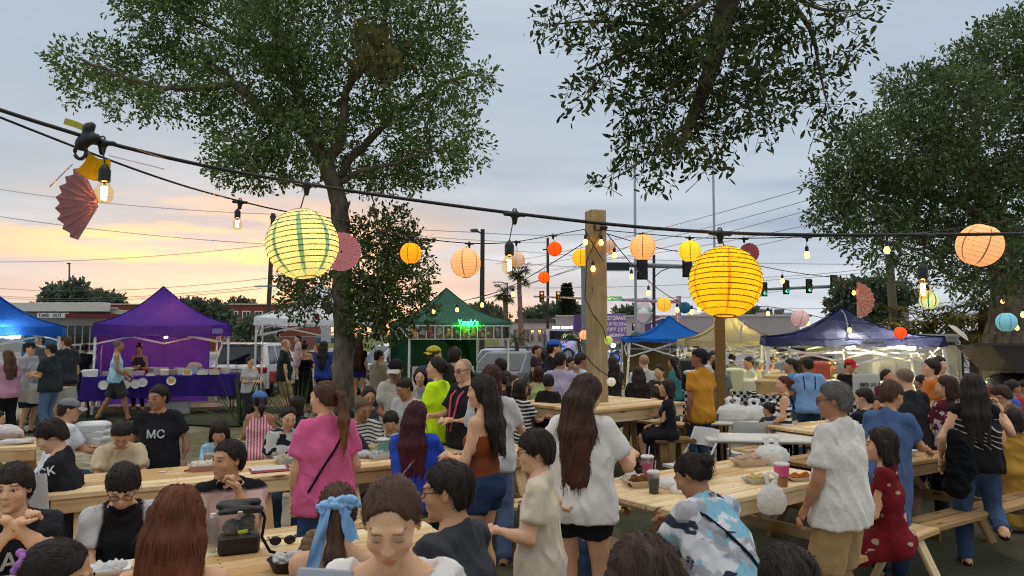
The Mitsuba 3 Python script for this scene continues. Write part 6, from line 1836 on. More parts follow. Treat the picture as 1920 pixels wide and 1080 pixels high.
        tw_ = None
        if 'yoke' in o or 'raglan' in o:
            lc_ = (m[0] - root) @ B.T / s
            tw_ = np.clip((((lc_ - hip) @ u) - .492) / .012, 0, 1) if 'yoke' in o else np.clip((np.abs(lc_[:, 0]) - .105 - .35 * np.maximum(0, .47 - (lc_ - hip) @ u)) / .012, 0, 1)
            tc = (col(tc), col(o.get('yoke', o.get('raglan'))), col(tc))
        sh = part(key, {'shirt': 'shirt', 'dress': 'dress', 'dresstank': 'dress', 'drstrap': 'dress', 'polo': 'polo_shirt', 'long': 'shirt', 'tank': 'tank_top', 'strapless': 'strapless_top', 'sleeveless': 'blouse'}.get(kind, 'tee_shirt'), m, top[2] if len(top) > 2 and top[2] else 'cloth', tc, t=tw_, smooth=True)
        if o.get('collar') and Y < 9:
            ar = np.linspace(.5, 2 * np.pi - .5, 15)
            cp = [w(neck + (.015 + .012 * math.cos(a)) * u + math.sin(a) * .068 * x + (math.cos(a) * .066 + .005) * f) for a in ar]
            part(sh, 'collar', tube(cp, np.where(np.arange(15) % 14 == 0, .008, .017) * s, 6), top[2] if len(top) > 2 and top[2] else 'cloth', o.get('cc', tc if not isinstance(tc, tuple) else tc[1]), smooth=True)
    if bot:
        kind, bc = bot[0], bot[1]
        t, of, fl = dict(jeans=(.985, .013, .012), pants=(.985, .022, .018), shorts=(.47, .026, .025), longshorts=(.56, .028, .03), hot=(.2, .016, .012), leggings=(.95, .008, .0))[kind]
        bp2 = [p for p in torso(of * .7)[:2]] + [ell(w(hip - .03 * u + q * .06 * x - .055 * f), np.full(3, (.082 + of * .7) * s)) for q in (-1, 1)] + leg(0, of, t, fl) + leg(1, of, t, fl)
        vo = Vol(bp2, hc * 1.35, .04)
        for p in bp2:
            vo.add(p, .025)
        vo.plane(w(hip + .09 * u), wd(u))
        m = folds(vo.mesh(), (.008 if kind != 'leggings' else .002) * s, (14, 14, 7), 4)
        part(key, {'hot': 'shorts', 'longshorts': 'shorts'}.get(kind, kind if kind != 'pants' else 'trousers'), m, bot[2] if len(bot) > 2 else ('denim' if kind == 'jeans' or (kind == 'hot' and bc != '18181b') else 'cloth'), bc, smooth=True)
    if shoes:
        for i in range(2):
            a = legs[i][2]
            tip = a + np.array([(-.02, .02)[i], .155, -.045])
            part(key, 'shoe', solid([cone(w(a + [0, 0, -.015]), w(a + [0, -.035, -.042]), .046 * s, .04 * s), cone(w(a + [0, .01, -.03]), w(tip), .043 * s, .034 * s)], max(hc * 1.4, .018), .02), 'cloth', shoes, smooth=True)
    # --- hair
    style = hair[0]
    if style not in ('buzz', 'bald', 'none'):
        hh2 = float(np.clip(.0021 * Y, .0058, .017))
        th = {'short': .012, 'bangs': .016, 'long': .015, 'up': .008, 'fringe': .016}[style.split('+')[0]]
        base_ = style.split('+')[0]
        cap = he((0, -.016, .033), (.076 + th, .098 + th * .9, .086 + th * 1.1))
        hv = Vol([cap], hh2, .015)
        hv.add(cap, .01)
        sq = .45 if base_ == 'short' and '+' not in style else .8
        sd = he((0, -.03, -.02), (.077 + th * sq, .078 + th * .8, .085))
        hv.add(sd, .02)
        X3, Y3, Z3 = hv.xyz()
        ly = ((X3 - Hc[0]) * Rw[0, 1] + (Y3 - Hc[1]) * Rw[1, 1] + (Z3 - Hc[2]) * Rw[2, 1]) / hs
        lz = ((X3 - Hc[0]) * Rw[0, 2] + (Y3 - Hc[1]) * Rw[1, 2] + (Z3 - Hc[2]) * Rw[2, 2]) / hs
        lx = ((X3 - Hc[0]) * Rw[0, 0] + (Y3 - Hc[1]) * Rw[1, 0] + (Z3 - Hc[2]) * Rw[2, 0]) / hs
        jt = (meshkit.noise(np.stack(np.broadcast_arrays(X3 * 55, Y3 * 55, Z3 * 18), -1)) - .5) * .02 + (np.clip((ly - .045) / .02, 0, 1) * .022 * (1 - (lx / .045) ** 2) if base_ in ('up', 'long') else 0)
        hv.F = np.maximum(hv.F, ((np.interp(ly, HL_Y, HL[base_]) + jt - lz) * hs * .8).astype(np.float32))
        hmz = [hv.mesh()]
        ex = style.split('+')[1:]
        down = np.array([0, 0, -1.0])
        bk = wd(-nf if 'side' not in ex else x)
        for e in ex:
            if e.startswith('down'):                             # loose long hair, length in cm
                ln = float(e[4:]) / 100
                pr = []
                bb = -wd(f) * s
                for q in (-1, -.5, 0, .5, 1):
                    a = hw((q * .06, -.045 - .03 * (1 - q * q), .03))
                    m1 = hw((q * .072, -.07 - .03 * (1 - q * q), -.07))
                    m2 = w(neck + q * .085 * x - .07 * u) + bb * (.092 + .012 * (1 - q * q))
                    en = w(neck + q * .075 * x - .07 * u) + bb * (.130 + .015 * (1 - q * q)) - wd(u) * s * max(ln - .17, .02) + rnd.normal(0, .01, 3)
                    pr += [cone(a, m1, .042 * hs, .04 * hs), cone(m1, m2, .04 * hs, .036 * s), cone(m2, en, .036 * s, .014 * s)]
                hmz.append(solid(pr, hh2, .03))
            if e.startswith('tail'):
                ln = float(e[4:]) / 100
                a = hw((0, -.10, .035))
                b_ = hw((0, -.155, .02))
                c_ = b_ + (down * ln * .45 - wd(nf) * .05) * s
                d_ = c_ + (down * ln * .55 - wd(nf) * .012) * s
                hmz.append(solid([cone(a, b_, .03 * hs, .03 * hs), cone(b_, c_, .03 * hs, .042 * s), cone(c_, d_, .042 * s, .012 * s)], hh2, .02))
            if e == 'bun':
                hmz.append(solid([ell(hw((0, -.125, .03)), np.array([.045, .04, .042]) * hs, Rw)], hh2))
            if e == 'topbun':
                hmz.append(solid([ell(hw((0, -.05, .135)), np.array([.045, .045, .04]) * hs, Rw)], hh2))
            if e == 'bob':
                hmz.append(solid([cone(hw((q * .07, -.03 - .02 * (2 - abs(q) * 2), .02)), hw((q * .085, -.035 - .03 * (2 - abs(q) * 2), -.11)), .035 * hs, .028 * hs) for q in (-1, -.6, 0, .6, 1)], hh2, .03))
        hm = cat(hmz)
        v, fc = hm
        n = vnorm(v, fc)
        l = (v - Hc) @ Rw / hs
        an = np.arctan2(l[:, 0], -l[:, 1] + .02)
        k = meshkit.noise(np.stack([an * 9, l[:, 2] * 7 + l[:, 1] * 5, np.hypot(l[:, 0], l[:, 1]) * 30], 1) + px, 3) + .6 * meshkit.noise(np.stack([an * 22, l[:, 2] * 9 + l[:, 1] * 9, l[:, 0] * 20], 1) + px, 5)
        v = v + n * ((k - .8) * (.016 if base_ != 'up' else .006) * hs)[:, None]
        hcv = (meshkit.noise(np.stack([an * 14, l[:, 2] * 5, l[:, 1] * 8], 1) + px, 9) - .5) * 1.6
        if len(hair) > 2:
            hcv = np.clip((-l[:, 2] - .05) / .25, 0, 1) * .8 + hcv * .25
        # loose strands along the surface
        if Y < 7.5:
            sel = rnd.choice(len(v), min((1500 if ex else 900) if Y < 5 else (700 if ex else 400), len(v)), replace=False)
            sel = sel[(l[sel, 1] < .045) | (l[sel, 2] > .085)] if base_ != 'up' else sel[(l[sel, 1] < .03) | (l[sel, 2] > .10)]
            cen = hw((0, -.015, .0))
            sv, sf, sc = [], [], []
            for q in sel:
                p0 = v[q] + n[q] * .001
                if ex and base_ != 'up' and l[q, 2] < .05 or l[q, 2] < -.12:
                    g_ = down * .9 + rnd.normal(0, .13, 3)
                elif base_ == 'up':
                    g_ = Rw @ (np.array([0, -.13, .03]) - l[q]) * 9 + rnd.normal(0, .12, 3)
                else:
                    g_ = np.cross(n[q], Rw[:, 0]) * (-1 if l[q, 1] < 0 else 1) * .9 + rnd.normal(0, .2, 3)
                g_ = unit(unit(g_ - n[q] * (g_ @ n[q])) + n[q] * (.05 if base_ == 'short' else .02))
                ln = rnd.uniform(.02, .045 if not ex or l[q, 2] > -.02 else .12) * s
                sd_ = unit(np.cross(g_, n[q])) * .0013 * (.5 + .18 * Y)
                p1 = p0 + g_ * ln * .5 + n[q] * .0012
                p2 = p0 + g_ * ln
                i0 = len(sv) * 5
                sv.append([p0 - sd_, p0 + sd_, p1 - sd_, p1 + sd_, p2])
                sf += [[i0, i0 + 1, i0 + 3], [i0, i0 + 3, i0 + 2], [i0 + 2, i0 + 3, i0 + 4]]
                sc.append(np.full(5, hcv[q] + rnd.uniform(-.5, .6)))
            v, fc, hcv = np.vstack([v] + sv), np.vstack([fc, np.array(sf) + len(v)]), np.concatenate([hcv] + sc)
        part(key, 'hair', (v, fc), 'hair', (hcol, col(hair[2]) if len(hair) > 2 else hcol * 1.7 + .004, hcol * .45), t=np.clip(hcv, -1, 1), smooth=True)
    # --- accessories
    for a in acc:
        k = a[0]
        if k == 'glasses':
            fr_ = []
            for q in (-1, 1):
                g2 = np.linspace(0, 2 * np.pi, 13)
                fr_.append(tube([hw((q * .033 + .024 * math.cos(t), .103 - abs(.024 * math.cos(t) + .033) * .12, .002 + .019 * math.sin(t))) for t in g2], .0022 * max(1, Y / 4), 5))
                fr_.append(tube([hw((q * .058, .097, .008)), hw((q * .08, .04, .01)), hw((q * .082, -.02, .008))], .002 * max(1, Y / 4), 5))
            fr_.append(tube([hw((-.01, .107, .004)), hw((.01, .107, .004))], .0022, 5))
            part(key, 'glasses', cat(fr_), 'plastic', '0a0a0b', smooth=True)
        elif k in ('cap', 'visor', 'bcap'):
            z0 = .045
            dome = solid([he((0, -.014, .036), (.098, .118, .10))], max(hh2 if style not in ('buzz', 'bald', 'none') else .01, .008), .01, planes=((hw((0, 0, z0)), -Rw[:, 2]),))
            ck = part(key, 'cap', dome, 'cloth', a[1], smooth=True)
            sg = -1 if k == 'bcap' else 1
            br = sheet(lambda uu, vv: ((uu - .5) * .17 * (1 - .25 * vv ** 2), sg * (.075 + vv * .095 * (1 - (2 * uu - 1) ** 2 * .45)), .056 - .02 * vv - .03 * (2 * uu - 1) ** 2), 9, 5)
            br2 = (br[0] - [0, 0, .006], br[1][:, ::-1])
            part(ck, 'brim', cat([(Hc + (m_[0] * hs) @ Rw.T, m_[1]) for m_ in (br, br2)]), 'cloth', a[2] if len(a) > 2 else a[1], smooth=True)
        elif k == 'strap':                                      # bag strap over one shoulder, across the back
            q = a[2] if len(a) > 2 else 1
            pts = [w(hip + .05 * u - q * .17 * x - .13 * f), w(hip + .2 * u - q * .08 * x - .145 * f), w(hip + .33 * u + q * .02 * x - .135 * f), w(hip + .44 * u + q * .10 * x - .095 * f), w(hip + .505 * u + q * .125 * x), w(hip + .43 * u + q * .1 * x + .1 * f), w(hip + .3 * u + q * .02 * x + .14 * f)]
            part(key, 'bag_strap', tube(pts, .009 * s, 5), 'cloth', a[1], smooth=True)
        elif k == 'straps':
            part(key, 'shoulder_straps', cat([tube([w(hip + .30 * u + q * .08 * x - .135 * f), w(hip + .40 * u + q * .085 * x - .115 * f), w(hip + .49 * u + q * .09 * x - .075 * f), w(hip + .535 * u + q * .092 * x), w(hip + .47 * u + q * .088 * x + .10 * f), w(hip + .36 * u + q * .078 * x + .135 * f)], .008 * s, 5) for q in (-1, 1)]), 'cloth', a[1], smooth=True)
        elif k == 'lanyard':
            part(key, 'lanyard', cat([tube([w(neck - .0 * u - .06 * f), w(neck + q * .075 * x + .01 * u), w(hip + .42 * u + q * .07 * x + .125 * f), w(hip + .28 * u + q * .05 * x + .155 * f), w(hip + .08 * u + q * .02 * x + .19 * f)], .013 * s, 5) for q in (-1, 1)]), 'cloth', a[1], smooth=True)
        elif k == 'text':                                       # print on the chest or back: text, size, colour, side, height, shift
            tm = meshkit.text_mesh(a[1], a[2], .004, True)
            v = np.array(tm.vertices)
            v[:, 0] -= v[:, 0].mean()
            sg = 1 if a[4] == 'front' else -1
            xl = v[:, 0] + a[6]
            hl = a[5] + v[:, 1]
            dep = (.112 * .8 * bw + .045 + (.03 if fem else 0)) - xl ** 2 * 1.6 + v[:, 2]
            part(key, 'shirt_print', (np.array([w(hip + b_ * u - sg * a_ * x + sg * d_ * f) for a_, b_, d_ in zip(xl, hl, dep)]), np.asarray(tm.faces)), 'cloth', a[3], smooth=False)
        elif k == 'sleeveprint':
            tm = meshkit.text_mesh(a[1], a[2], .003, True)
            S_, E_ = arms[a[4]][0], arms[a[4]][1]
            sd_ = -1 if a[4] == 0 else 1
            v = np.array(tm.vertices)
            v[:, 0] -= v[:, 0].mean()
            part(key, 'shirt_print', (np.array([w(S_ + (E_ - S_) * .3 - (b_ - .01) * u * 1 - sd_ * 0 * x + sd_ * (.085 + z_ - (q_ / .08) ** 2 * .018) * x + (f * -sd_) * q_ * -1) for q_, b_, z_ in zip(v[:, 0], -v[:, 1], v[:, 2])]), np.asarray(tm.faces)), 'cloth', a[3], smooth=False)
        elif k == 'bracelet':
            S_, E_, W_, side, spec = arms[a[2]]
            d = unit(W_ - E_)
            n1 = unit(np.cross(d, [0.3, .2, .9]))
            n2 = np.cross(d, n1)
            c0 = W_ - d * .02
            part(key, 'bracelet', tube([w(c0 + .031 * (math.cos(t) * n1 + math.sin(t) * n2)) for t in np.linspace(0, 2 * np.pi, 13)], .005 * s, 6), 'metal', a[1], smooth=True)
        elif k == 'scrunchie':
            part(key, 'hair_tie', solid([ell(hw((0, -.12 + .01 * math.sin(3 * t), .035)) + Rw @ np.array([math.cos(t), 0, math.sin(t)]) * .03 * hs, np.full(3, .015 * hs)) for t in np.linspace(0, 5.5, 8)], .006, .004), 'cloth', a[1], smooth=True)
        elif k == 'mask':
            part(key, 'face_mask', sheet(lambda uu, vv: ((uu - .5) * .15, .06 + .055 * np.cos((uu - .5) * 3), -.13 + .05 * vv), 9, 4)[0:2] and (lambda m_: (Hc + (m_[0] * hs) @ Rw.T, m_[1]))(sheet(lambda uu, vv: ((uu - .5) * .14, .035 + .065 * np.cos((uu - .5) * 2.6), -.135 + .05 * vv), 9, 4)), 'cloth', a[1], smooth=True)
        elif k == 'phone':
            S_, E_, W_, side, spec = arms[a[1]]
            d = unit(W_ - E_)
            c0 = w(W_ + d * .11 + .02 * zz)
            v, fc = box((0, 0, 0), (.075 * s, .009, .15 * s), .004)
            part(key, 'phone', (v @ np.array([[1, 0, 0], [0, .6, .8], [0, -.8, .6]]) @ B + c0, fc), 'plastic', a[2])
    return dict(key=key, w=w, arms=arms, hw=hw, root=root, s=s, B=B, Rw=Rw, hs=hs, Hc=Hc, neck=neck, hip=hip, u=u, f=f, x=x, wd=wd)


# ---- trees and plants
def leaves(pts, dirs, size, c0, c1, rs, near=False, shade=None):
    """one small leaf per point, along dirs; two-tone vertex colours"""
    n = len(pts)
    d = dirs / (np.linalg.norm(dirs, axis=1, keepdims=True) + 1e-9)
    a = rs.normal(0, 1, (n, 3))
    wv = np.cross(d, a)
    wv /= np.linalg.norm(wv, axis=1, keepdims=True) + 1e-9
    nn = np.cross(d, wv)
    L_ = (size * rs.uniform(.55, 1.55, n))[:, None]
    if near:
        prof = ((0, .04), (.3, .16), (.65, .19), (1, .02))
    else:
        prof = ((0, .03), (.55, .24), (1, .0))
    vs = []
    for t, w_ in prof:
        bend = nn * (.12 * (t - .3) ** 2) * L_
        vs += [pts + d * L_ * t - wv * L_ * w_ + bend + nn * L_ * w_ * .25, pts + d * L_ * t + wv * L_ * w_ + bend + nn * L_ * w_ * .25]
    v = np.stack(vs, 1)
    k = len(prof)
    q = []
    for j in range(k - 1):
        q += [[2 * j, 2 * j + 1, 2 * j + 3], [2 * j, 2 * j + 3, 2 * j + 2]]
    if not near:
        q = q[:-1]
    f = (np.arange(n)[:, None, None] * (2 * k) + np.array(q)[None]).reshape(-1, 3)
    t = np.clip(rs.beta(2, 2.5, n), 0, 1)[:, None]
    t = np.clip(2 * t[:, 0] - 1 + rs.normal(0, .22, n), -1, 1)
    return (v.reshape(-1, 3), f), np.repeat(t, 2 * k)


def lc(a, b):
    return ((col(a) + col(b)) / 2, col(b) * 1.15, col(a) * .85)


def crown(clumps, Y, dY, n_twig, per, lsize, rs, pxm, tw=.32, droop=.15, shell=.55, keep_=.25):
    """leaf points in sprays: twigs start in the clumps and carry 'per' leaves each"""
    areas = np.array([c[2] * c[3] * (c[4] if len(c) > 4 else 1) for c in clumps], float)
    ks = rs.choice(len(clumps), n_twig, p=areas / areas.sum())
    C = np.array([W(c[0], c[1], Y) for c in clumps])
    Rr = np.array([[c[2] * pxm, min(c[2], c[3]) * pxm * 1.25 + .15, c[3] * pxm] for c in clumps])
    dy = rs.uniform(-dY, dY, len(clumps))
    u = rs.normal(0, 1, (n_twig, 3))
    u /= np.linalg.norm(u, axis=1, keepdims=True)
    r = rs.uniform(shell ** 3, 1, n_twig) ** (1 / 3)
    p = C[ks] + u * r[:, None] * Rr[ks]
    p = p + (p - [0, 0, HC]) / Y * dy[ks][:, None]
    keep = meshkit.noise(p * 1.9 / max(.25, 20 * pxm), 3) > keep_
    p, u = p[keep], u[keep]
    n = len(p)
    td = u + rs.normal(0, .55, (n, 3)) - [0, 0, droop]
    td /= np.linalg.norm(td, axis=1, keepdims=True)
    tt = np.tile(np.linspace(.15, 1, per), n)
    P_ = np.repeat(p, per, 0) + np.repeat(td, per, 0) * (tt * tw)[:, None] + rs.normal(0, .02, (n * per, 3))
    D_ = np.repeat(td, per, 0) * .8 + rs.normal(0, .6, (n * per, 3))
    return P_, D_, p, td


def branch(pts, r0, r1, n=7, wob=.0, rs=None):
    pts = np.asarray(pts, float)
    t = np.linspace(0, 1, len(pts))
    tt = np.linspace(0, 1, len(pts) * 4)
    from scipy.interpolate import PchipInterpolator
    p = PchipInterpolator(t, pts)(tt)
    if rs is not None:
        p[1:-1] += rs.normal(0, wob, (len(p) - 2, 3))
    return tube(p, r0 + (r1 - r0) * tt, n)


def pxb(l, Y, r0, r1, n=7, dy=0.0, rs=None, wob=.02):
    return branch([W(x, y, Y + dy * i / (len(l) - 1)) for i, (x, y) in enumerate(l)], r0, r1, n, wob, rs)


def twigs(p, td, sel, ln, r, rs):
    out = []
    for i in sel:
        a = p[i] - td[i] * ln + rs.normal(0, ln * .12, 3)
        out.append(tube([a, (a + p[i]) / 2 + rs.normal(0, ln * .06, 3), p[i] + td[i] * .12], [r, r * .7, r * .3], 4, False))
    return cat(out)


# the oak of the picture's left half
rs = np.random.default_rng(11)
Y1, m1 = 12.5, 12.5 / F
t1 = thing('oak_tree', 'tall leaning oak with a broad crown, its bare trunk rising left of the green tent', 'tree')
tr = [pxb([(645, 905), (643, 800), (645, 700), (644, 600), (641, 520), (640, 440), (634, 380), (614, 318), (592, 275)], Y1, .195, .13, 12, 0, rs, .012),
      pxb([(640, 430), (646, 395), (655, 380)], Y1, .10, .03, 8), pxb([(622, 585), (612, 575), (606, 568)], Y1, .08, .05, 8), pxb([(665, 645), (675, 636), (680, 630)], Y1, .08, .03, 8)]
part(t1, 'trunk', cat(tr), 'bark', smooth=True)
lb = [pxb([(603, 295), (575, 250), (545, 228), (500, 212), (440, 160), (385, 165), (320, 165), (220, 140), (150, 110)], Y1, .13, .02, 8, -.6, rs), pxb([(597, 285), (588, 235), (560, 180), (545, 110), (500, 20), (470, -80)], Y1, .11, .03, 8, .8, rs),
      pxb([(608, 305), (640, 260), (650, 180), (700, 80), (740, -60)], Y1, .10, .03, 7, -.8, rs), pxb([(622, 335), (690, 265), (760, 200), (850, 150), (900, 140)], Y1, .08, .015, 7, .9, rs), pxb([(628, 350), (680, 320), (760, 300), (850, 270)], Y1, .05, .012, 6, -.9, rs),
      pxb([(560, 235), (500, 260), (450, 300)], Y1, .05, .012, 6, .5, rs), pxb([(560, 180), (450, 80), (330, 20), (260, -40)], Y1, .06, .015, 6, .7, rs), pxb([(440, 160), (400, 120), (330, 100)], Y1, .04, .012, 6, .7, rs)]
cl1 = [(420, 50, 170, 80), (620, 40, 190, 100), (770, 55, 90, 80), (290, 30, 60, 60), (830, 60, 40, 45), (310, 140, 110, 55), (190, 130, 70, 45), (140, 112, 30, 18), (165, 168, 40, 30), (240, 190, 50, 25), (330, 190, 60, 30), (300, 212, 20, 12), (480, 150, 130, 80), (640, 150, 140, 90), (780, 160, 90, 75, .55), (860, 150, 55, 28), (905, 145, 22, 12),
       (480, 240, 75, 62, 1.6), (440, 285, 45, 40, 1.6), (500, 310, 70, 32, 1.8), (430, 320, 26, 20, 1.6), (560, 310, 40, 25), (580, 260, 50, 40), (570, 215, 70, 55), (700, 270, 100, 70), (815, 235, 75, 55), (875, 270, 35, 32), (800, 300, 70, 38, 1.5), (740, 330, 60, 22, 1.6), (655, 300, 40, 28), (690, 336, 45, 15), (850, 195, 50, 30, .6), (520, -60, 320, 90), (700, -120, 200, 100), (300, -50, 90, 60)]
P_, D_, p, td = crown(cl1, Y1, 1.3, 13500, 7, .06, rs, m1, .24, keep_=.33)
m, c_ = leaves(P_, D_, .070, '475c38', '869a60', rs)
part(t1, 'crown', m, 'leaf', lc('475c38', '869a60'), t=c_, smooth=False)
part(t1, 'limbs', cat(lb + [twigs(p, td, rs.choice(len(p), 420, replace=False), .5, .012, rs)]), 'bark', smooth=True, kind='stuff')
cl2 = [(715, 440, 60, 45), (760, 470, 40, 35), (690, 500, 50, 50), (770, 520, 38, 35, .6), (735, 560, 75, 45, .8), (700, 600, 60, 35), (590, 535, 45, 25), (548, 520, 24, 14), (575, 570, 45, 22), (690, 560, 40, 50), (790, 575, 20, 15), (750, 415, 18, 14), (545, 560, 20, 10)]
P_, D_, p, td = crown(cl2, Y1 - .1, .35, 1900, 6, .06, rs, m1, .22, .05, .2)
m, c_ = leaves(P_, D_, .072, '3a4a2c', '6d7a48', rs)
part(t1, 'low_sprouts', cat([m]), 'leaf', lc('3a4a2c', '6d7a48'), t=c_, smooth=False)
part(t1, 'sprout_twigs', cat([twigs(p, td, rs.choice(len(p), 160, replace=False), .45, .010, rs)] + [pxb([(655, y0), (655 + sx * 40, y0 - 20), (655 + sx * 95, y0 - 45 + 12 * k)], Y1, .025, .008, 5, .2 * (-1) ** k, rs) for k, (y0, sx) in enumerate(((600, 1), (570, -1), (540, 1), (560, 1), (500, 1), (620, 1), (520, -.9)))]), 'bark', smooth=True)
mo = rs.normal(0, 1, (46, 3)) * [.2, .15, .3] + W(705, 75, Y1 - 1.6)
part(t1, 'dead_leaves', leaves(np.repeat(mo, 5, 0) + rs.normal(0, .08, (230, 3)), rs.normal(0, .5, (230, 3)) - [0, 0, 1], .12, '4a4420', '83743c', rs)[0], 'leaf', '6a6440', smooth=False)
# the dense tree at the right edge
rs = np.random.default_rng(12)
Y2, m2 = 14.5, 14.5 / F
t2 = thing('oak_tree', 'dense dark tree filling the right edge above the palm thicket', 'tree')
cl3 = [(1880, 95, 70, 50), (1915, 60, 50, 40), (1815, 140, 70, 45), (1720, 170, 50, 30), (1690, 150, 35, 18), (1780, 205, 95, 70), (1640, 245, 50, 35), (1700, 280, 100, 70), (1600, 295, 45, 50), (1860, 250, 110, 90), (1578, 350, 40, 40), (1545, 335, 25, 10), (1650, 370, 110, 65), (1780, 370, 130, 80), (1900, 390, 110, 90), (1562, 405, 40, 22), (1640, 440, 60, 40, .6), (1730, 455, 80, 40, .8), (1850, 490, 80, 60), (1940, 500, 60, 80), (1770, 500, 45, 30, .7), (1660, 480, 40, 20, .5), (2020, 200, 100, 160), (1990, 60, 70, 60), (1700, 510, 30, 15, .4)]
P_, D_, p, td = crown(cl3, Y2, 1.2, 12500, 7, .06, rs, m2, .28, .1, .5, .30)
m, c_ = leaves(P_, D_, .078, '46543a', '78885c', rs)
part(t2, 'crown', m, 'leaf', lc('46543a', '78885c'), t=c_, smooth=False)
part(t2, 'trunk', cat([pxb([(1880, 800), (1882, 650), (1890, 560), (1880, 470), (1850, 380), (1820, 300)], Y2 + .4, .42, .16, 12, 0, rs, .015), pxb([(1890, 640), (1920, 540), (1960, 430)], Y2 + .4, .3, .12, 9, 0, rs)]), 'bark', smooth=True)
part(t2, 'limbs', cat([pxb([(1868, 420), (1790, 380), (1700, 360), (1600, 380)], Y2, .12, .02, 7, -.8, rs), pxb([(1840, 350), (1770, 270), (1680, 230), (1620, 240)], Y2, .11, .02, 7, .8, rs), pxb([(1820, 300), (1840, 200), (1860, 110)], Y2, .12, .02, 7, -.5, rs), pxb([(1875, 500), (1800, 470), (1740, 465), (1660, 470)], Y2, .09, .015, 6, -.6, rs), pxb([(1885, 520), (1820, 530), (1770, 505)], Y2, .07, .015, 6, .3, rs), twigs(p, td, rs.choice(len(p), 380, replace=False), .5, .013, rs)]), 'bark', smooth=True, kind='stuff')
# the branch that hangs into the picture from a tree standing beside the camera
rs = np.random.default_rng(13)
Y3, m3 = 4.6, 4.6 / F
t3 = thing('overhanging_tree', 'near tree whose leafy dark branches hang down into the top of the picture', 'tree')
cl4 = [(1170, 0, 100, 30), (1055, 45, 40, 16), (1020, 48, 18, 10), (1085, 22, 45, 18), (1140, 75, 55, 28), (1300, 50, 130, 65), (1225, 115, 85, 40), (1140, 158, 45, 18), (1100, 172, 28, 13), (1080, 185, 12, 7), (1250, 195, 100, 55), (1345, 145, 100, 65), (1415, 185, 50, 55), (1205, 255, 60, 30), (1190, 300, 30, 18), (1150, 338, 24, 10), (1270, 285, 50, 45), (1340, 265, 55, 32), (1385, 295, 20, 13), (1440, 225, 22, 32), (1430, 50, 60, 50), (1510, 25, 60, 40), (1590, 40, 50, 22), (1640, 14, 18, 15), (1530, 125, 38, 40), (1550, 195, 16, 22), (1500, 165, 24, 22), (1552, 238, 10, 12), (1605, 85, 18, 22), (1465, 120, 18, 18), (1320, 320, 24, 14), (1230, 330, 18, 14), (1350, -60, 240, 50), (1575, 100, 14, 20), (1520, 210, 10, 10), (1110, 120, 30, 14)]
P_, D_, p, td = crown(cl4, Y3, .3, 2500, 7, .05, rs, m3, .10, .25, .2, .46)
m, c_ = leaves(P_, D_, .043, '2e3a26', '5e6c42', rs, True)
part(t3, 'foliage', m, 'leaf', lc('2e3a26', '5e6c42'), t=c_, smooth=False)
part(t3, 'limbs', cat([branch([(3.4, -2.0, 4.4), (2.6, 1.2, 5.0), W(1420, -130, 4.3), W(1360, 20, Y3), W(1330, 140, Y3), W(1290, 240, Y3), W(1270, 300, Y3)], .13, .012, 8), branch([W(1390, -60, Y3), W(1280, 30, Y3 - .1), W(1190, 90, Y3), W(1100, 130, Y3)], .03, .006, 6), branch([W(1400, -80, Y3), W(1480, 0, Y3), W(1530, 90, Y3 + .1), W(1550, 190, Y3)], .025, .005, 6), branch([W(1480, -10, Y3), W(1560, 20, Y3), W(1630, 20, Y3)], .016, .004, 5), branch([W(1300, 220, Y3), W(1220, 290, Y3), W(1150, 335, Y3)], .012, .004, 5), branch([W(1250, 50, Y3), W(1120, 40, Y3), W(1030, 48, Y3)], .015, .004, 5), branch([W(1320, 170, Y3), W(1400, 200, Y3), W(1445, 235, Y3)], .014, .004, 5), twigs(p, td, rs.choice(len(p), 750, replace=False), .15, .0030, rs)]), 'bark', smooth=True, kind='stuff')
part(t3, 'trunk', branch([(4.3, -3.2, -.02), (4.1, -3.0, 2.0), (3.4, -2.0, 4.4)], .3, .14, 12), 'bark', smooth=True)


# far trees as crowns of leaf clumps on trunks
def fartree(label, clumps, Y, n, ls, seed, c0='4c5646', c1='7a866c', base=None):
    r_ = np.random.default_rng(seed)
    t = thing('tree', label, 'tree')
    mm = Y / F
    clumps = [(c[0], c[1] + c[3] * .25 + 500 / Y, c[2] * .78, c[3] * .68) for c in clumps]
    P_, D_, p_, td_ = crown(clumps, Y, mm * 15, int(n * .8), 5, ls, r_, mm, ls * 1.2, 0, .2)
    m_, cc = leaves(P_, D_, ls * .7, c0, c1, r_)
    part(t, 'crown', m_, 'leaf', lc(c0, c1), t=cc, smooth=False)
    bx = base or np.mean([c[0] for c in clumps])
    top = W(bx, np.mean([c[1] for c in clumps]), Y)
    rr = max(.12, Y * .0016)
    part(t, 'trunk', cat([branch([(top[0] + rr, Y, -.05), (top[0] - rr * .5, Y, top[2] * .4), top], rr, rr * .4, 7)] + [branch([(top[0] - rr * .5, Y, top[2] * .5), W(c[0], c[1], Y)], rr * .5, rr * .2, 5) for c in clumps[:5]]), 'bark', smooth=True)
    return t


